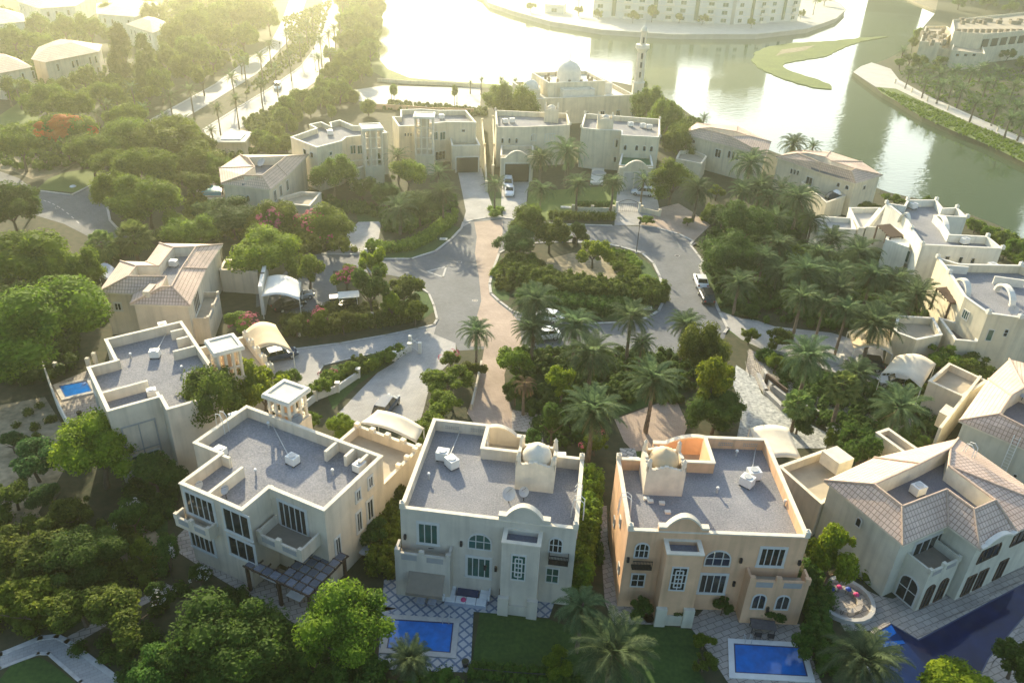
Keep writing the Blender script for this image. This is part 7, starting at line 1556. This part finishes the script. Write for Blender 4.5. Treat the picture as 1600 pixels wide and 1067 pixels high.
fence([(572,405),(590,404)],1.5,'dark gate with white finials at the short driveway','metal_dark',cat='gate',name='gate')
wall([(1184,590),(1196,615),(1222,640),(1262,655)],.55,'outer curved terrace wall of the crazy paving','kerb_stone',wd=.5,posts=False); wall([(1192,585),(1206,610),(1235,632),(1275,650)],.8,'inner curved terrace wall above the crazy paving','kerb_stone',wd=.4,posts=False)
wall([(1196,598),(1226,622)],1.3,'brown slatted panel inside the curved terrace walls','timber_dark',wd=.25,posts=False)
fence([(1164,566),(1172,592)],1.7,'black iron gate at the top of the crazy paving','metal_dark',post_m=None,cat='gate',name='gate'); fence([(1176,574),(1190,590)],1.4,'short black iron railing beside the iron gate','metal_dark',post_m=None)
wall([(1285,560),(1312,568)],.9,'low white wall with end pillar between the grove drives'); wall([(1195,546),(1230,556)],.4,'low white kerb wall under the bronze bush','kerb_stone',posts=False)
fence([(1398,131),(1424,145),(1448,159),(1480,173),(1516,188),(1558,206),(1600,225),(1640,243)],1.2,'white railing of the right bank promenade','metal_white',post_m='cap_cream')
fence([(740,1056),(800,1062),(870,1066)],.9,'dark railing behind the flowers at the bottom of the dark lawn','metal_dark',post_m=None)
fence([(262,880),(272,910)],1.4,'narrow dark garden gate at the end of the stone path','metal_dark',post_m=None,cat='gate',name='gate')
wall([(575,170),(620,172),(670,176),(740,178)],1.3,'long low tan wall behind the tower villas','wall_peach',posts=False); wall([(590,128),(640,132),(700,134),(752,138)],1.0,'low pale wall between the parking lot and the lake','wall_sand',posts=False)
fence([(1372,304),(1400,314),(1412,320)],1.1,'dark railing by the water behind the pink gable villa','metal_dark',post_m=None)
# bins and small things in the round garden
for px_,l,m_ in [((880,378),'dark blue bin in the round garden','plastic_blue'),((898,380),'black bin in the round garden','metal_dark')]:
    x,y=G(*px_); t=thing('waste_bin',l,'bin',(x,y,0)); obj('bin_body',MB().box(x-.45,x+.45,y-.4,y+.4,.05,1.1),m_,t); obj('bin_lid',MB().box(x-.5,x+.5,y-.45,y+.45,1.1,1.2),m_,t)
for px_,l,s_ in [((973,433),'white utility cover slab on the right of the round garden',(1.0,.7,.25)),((1010,482),'pale cover slab at the lower right kerb of the round garden',(1.6,1.1,.12)),((884,325),'pale cover slab on the back lawn',(1.9,.9,.2)),((693,374),'pale cover slab at the end of the curved hedge',(1.3,.8,.12)),((830,383),'pale stone slab at the top left of the round garden',(1.2,.7,.15))]:
    x,y=G(*px_); t=thing('utility_cover',l,'cover slab',(x,y,0)); obj('slab',MB().box(x-s_[0]/2,x+s_[0]/2,y-s_[1]/2,y+s_[1]/2,0,s_[2]),'cap_white',t); obj('lid',MB().box(x-s_[0]*.25,x+s_[0]*.25,y-s_[1]*.25,y+s_[1]*.25,s_[2],s_[2]+.03),'metal_pale',t)
x,y=G(114,292); t=thing('utility_cover','round white cover on the light lawn beside the street','cover slab',(x,y,0)); obj('dome_lid',MB().dome(x,y,0.02,.6,.3,14,4),'paint_white',t)
# white garden parasol frame of yellow villa: paved disc
x,y=G(936,272,.5); obj_=obj('fountain_basin',MB().cyl(x,y,.5,.75,1.5,1.5,20),'kerb_stone'); tag(obj_,'round stone basin on the white front platform of the yellow hazy villa','basin')
x,y=G(1304,303,4.0); t=thing('water_tank','dark shiny tank under a white cover on the low wing of the pink gable villa','tank',(x,y,3.0)); obj('tank_body',MB().dome(x,y,3.0,1.6,1.5,14,6),'paint_black',t); obj('cover_sheet',MB().dome(x+.3,y,3.2,1.1,1.6,10,5),'cloth_white',t)
# manhole covers and roof pipes
for i,q in enumerate(((718,410),(1058,400),(742,470),(1080,520),(620,560),(90,325))):
    x,y=G(*q); t=thing('manhole_cover',('round cover left of the centre of the loop road','round cover on the right curve of the loop road','round cover on the sunlit crossing above the lone palm','round cover near the palm on the lower right road','round cover on the driveway of the dark blue car','round cover on the street at far left')[i],'manhole',(x,y,0)); obj('rim',MB().ring([(x+.42*math.cos(k*.4189),y+.42*math.sin(k*.4189)) for k in range(15)],[(x+.34*math.cos(k*.4189),y+.34*math.sin(k*.4189)) for k in range(15)],.01,.035),'kerb_stone',t); obj('lid',MB().cyl(x,y,.01,.030,.335,.335,15),'metal_dark',t)
def pipe(a,b,z,label):
    A_,B_=G(*a,z),G(*b,z); q=MB(); q.tube([A_+(z+.02,),A_+(z+.22,),B_+(z+.22,),B_+(z+.02,)],.045,6); tag(obj('roof_pipe',q,'metal_pale'),label,'pipe')
pipe((700,722),(722,668),7.35,'thin pipe from the roof units to the back parapet on the grey villa roof'); pipe((1172,752),(1182,692),7.35,'thin pipe from the roof units to the back parapet on the peach villa roof'); pipe((458,728),(420,655),7.4,'thin pipe across the columned villa roof'); pipe((243,556),(262,520),7.4,'thin pipe across the far left gravel roof')
for i,(q,z,l) in enumerate((((420,668),7.4,'short vent pipe near the back corner of the columned villa roof'),((520,742),7.4,'short vent pipe near the right of the columned villa roof'),((400,742),7.4,'short vent pipe at the middle step of the columned villa roof'),((670,748),7.35,'short vent pipe at the left of the grey villa roof'),((760,700),7.35,'short vent pipe behind the middle of the grey villa roof'),((1120,770),7.35,'short vent pipe at the middle of the peach villa roof'),((1150,712),7.35,'short vent pipe at the back of the peach villa roof'),((1225,790),7.35,'short vent pipe at the right of the peach villa roof'),((205,560),7.4,'short vent pipe at the left of the far left gravel roof'),((285,580),7.4,'short vent pipe at the right of the far left gravel roof'))):
    x,y=G(*q,z); t=thing('vent_pipe',l,'vent pipe',(x,y,z)); obj('pipe',MB().cyl(x,y,z,z+.55,.08,.08,8),'metal_pale',t); obj('cowl',MB().cyl(x,y,z+.55,z+.68,.16,.10,8),'metal_white',t)
# ================================================================ AIR
hz=MB().box(-620,620,-60,1500,-6,56); hzo=obj('haze',hz,'canvas_white'); hzo['kind']='stuff'; tag(hzo,'pale warm morning haze hanging over the whole neighbourhood','haze')
hm=bpy.data.materials.new('haze'); hm.use_nodes=True; t=hm.node_tree; t.nodes.clear(); pv=t.nodes.new('ShaderNodeVolumePrincipled'); mo=t.nodes.new('ShaderNodeOutputMaterial')
pv.inputs['Color'].default_value=(1.0,1.0,0.74,1); pv.inputs['Density'].default_value=HAZE; pv.inputs['Anisotropy'].default_value=HAZE_G
t.links.new(pv.outputs[0],mo.inputs['Volume']); hm.cycles.homogeneous_volume=True; hzo.data.materials[0]=hm
for o in bpy.data.objects:
    if '_o' in o: del o['_o']
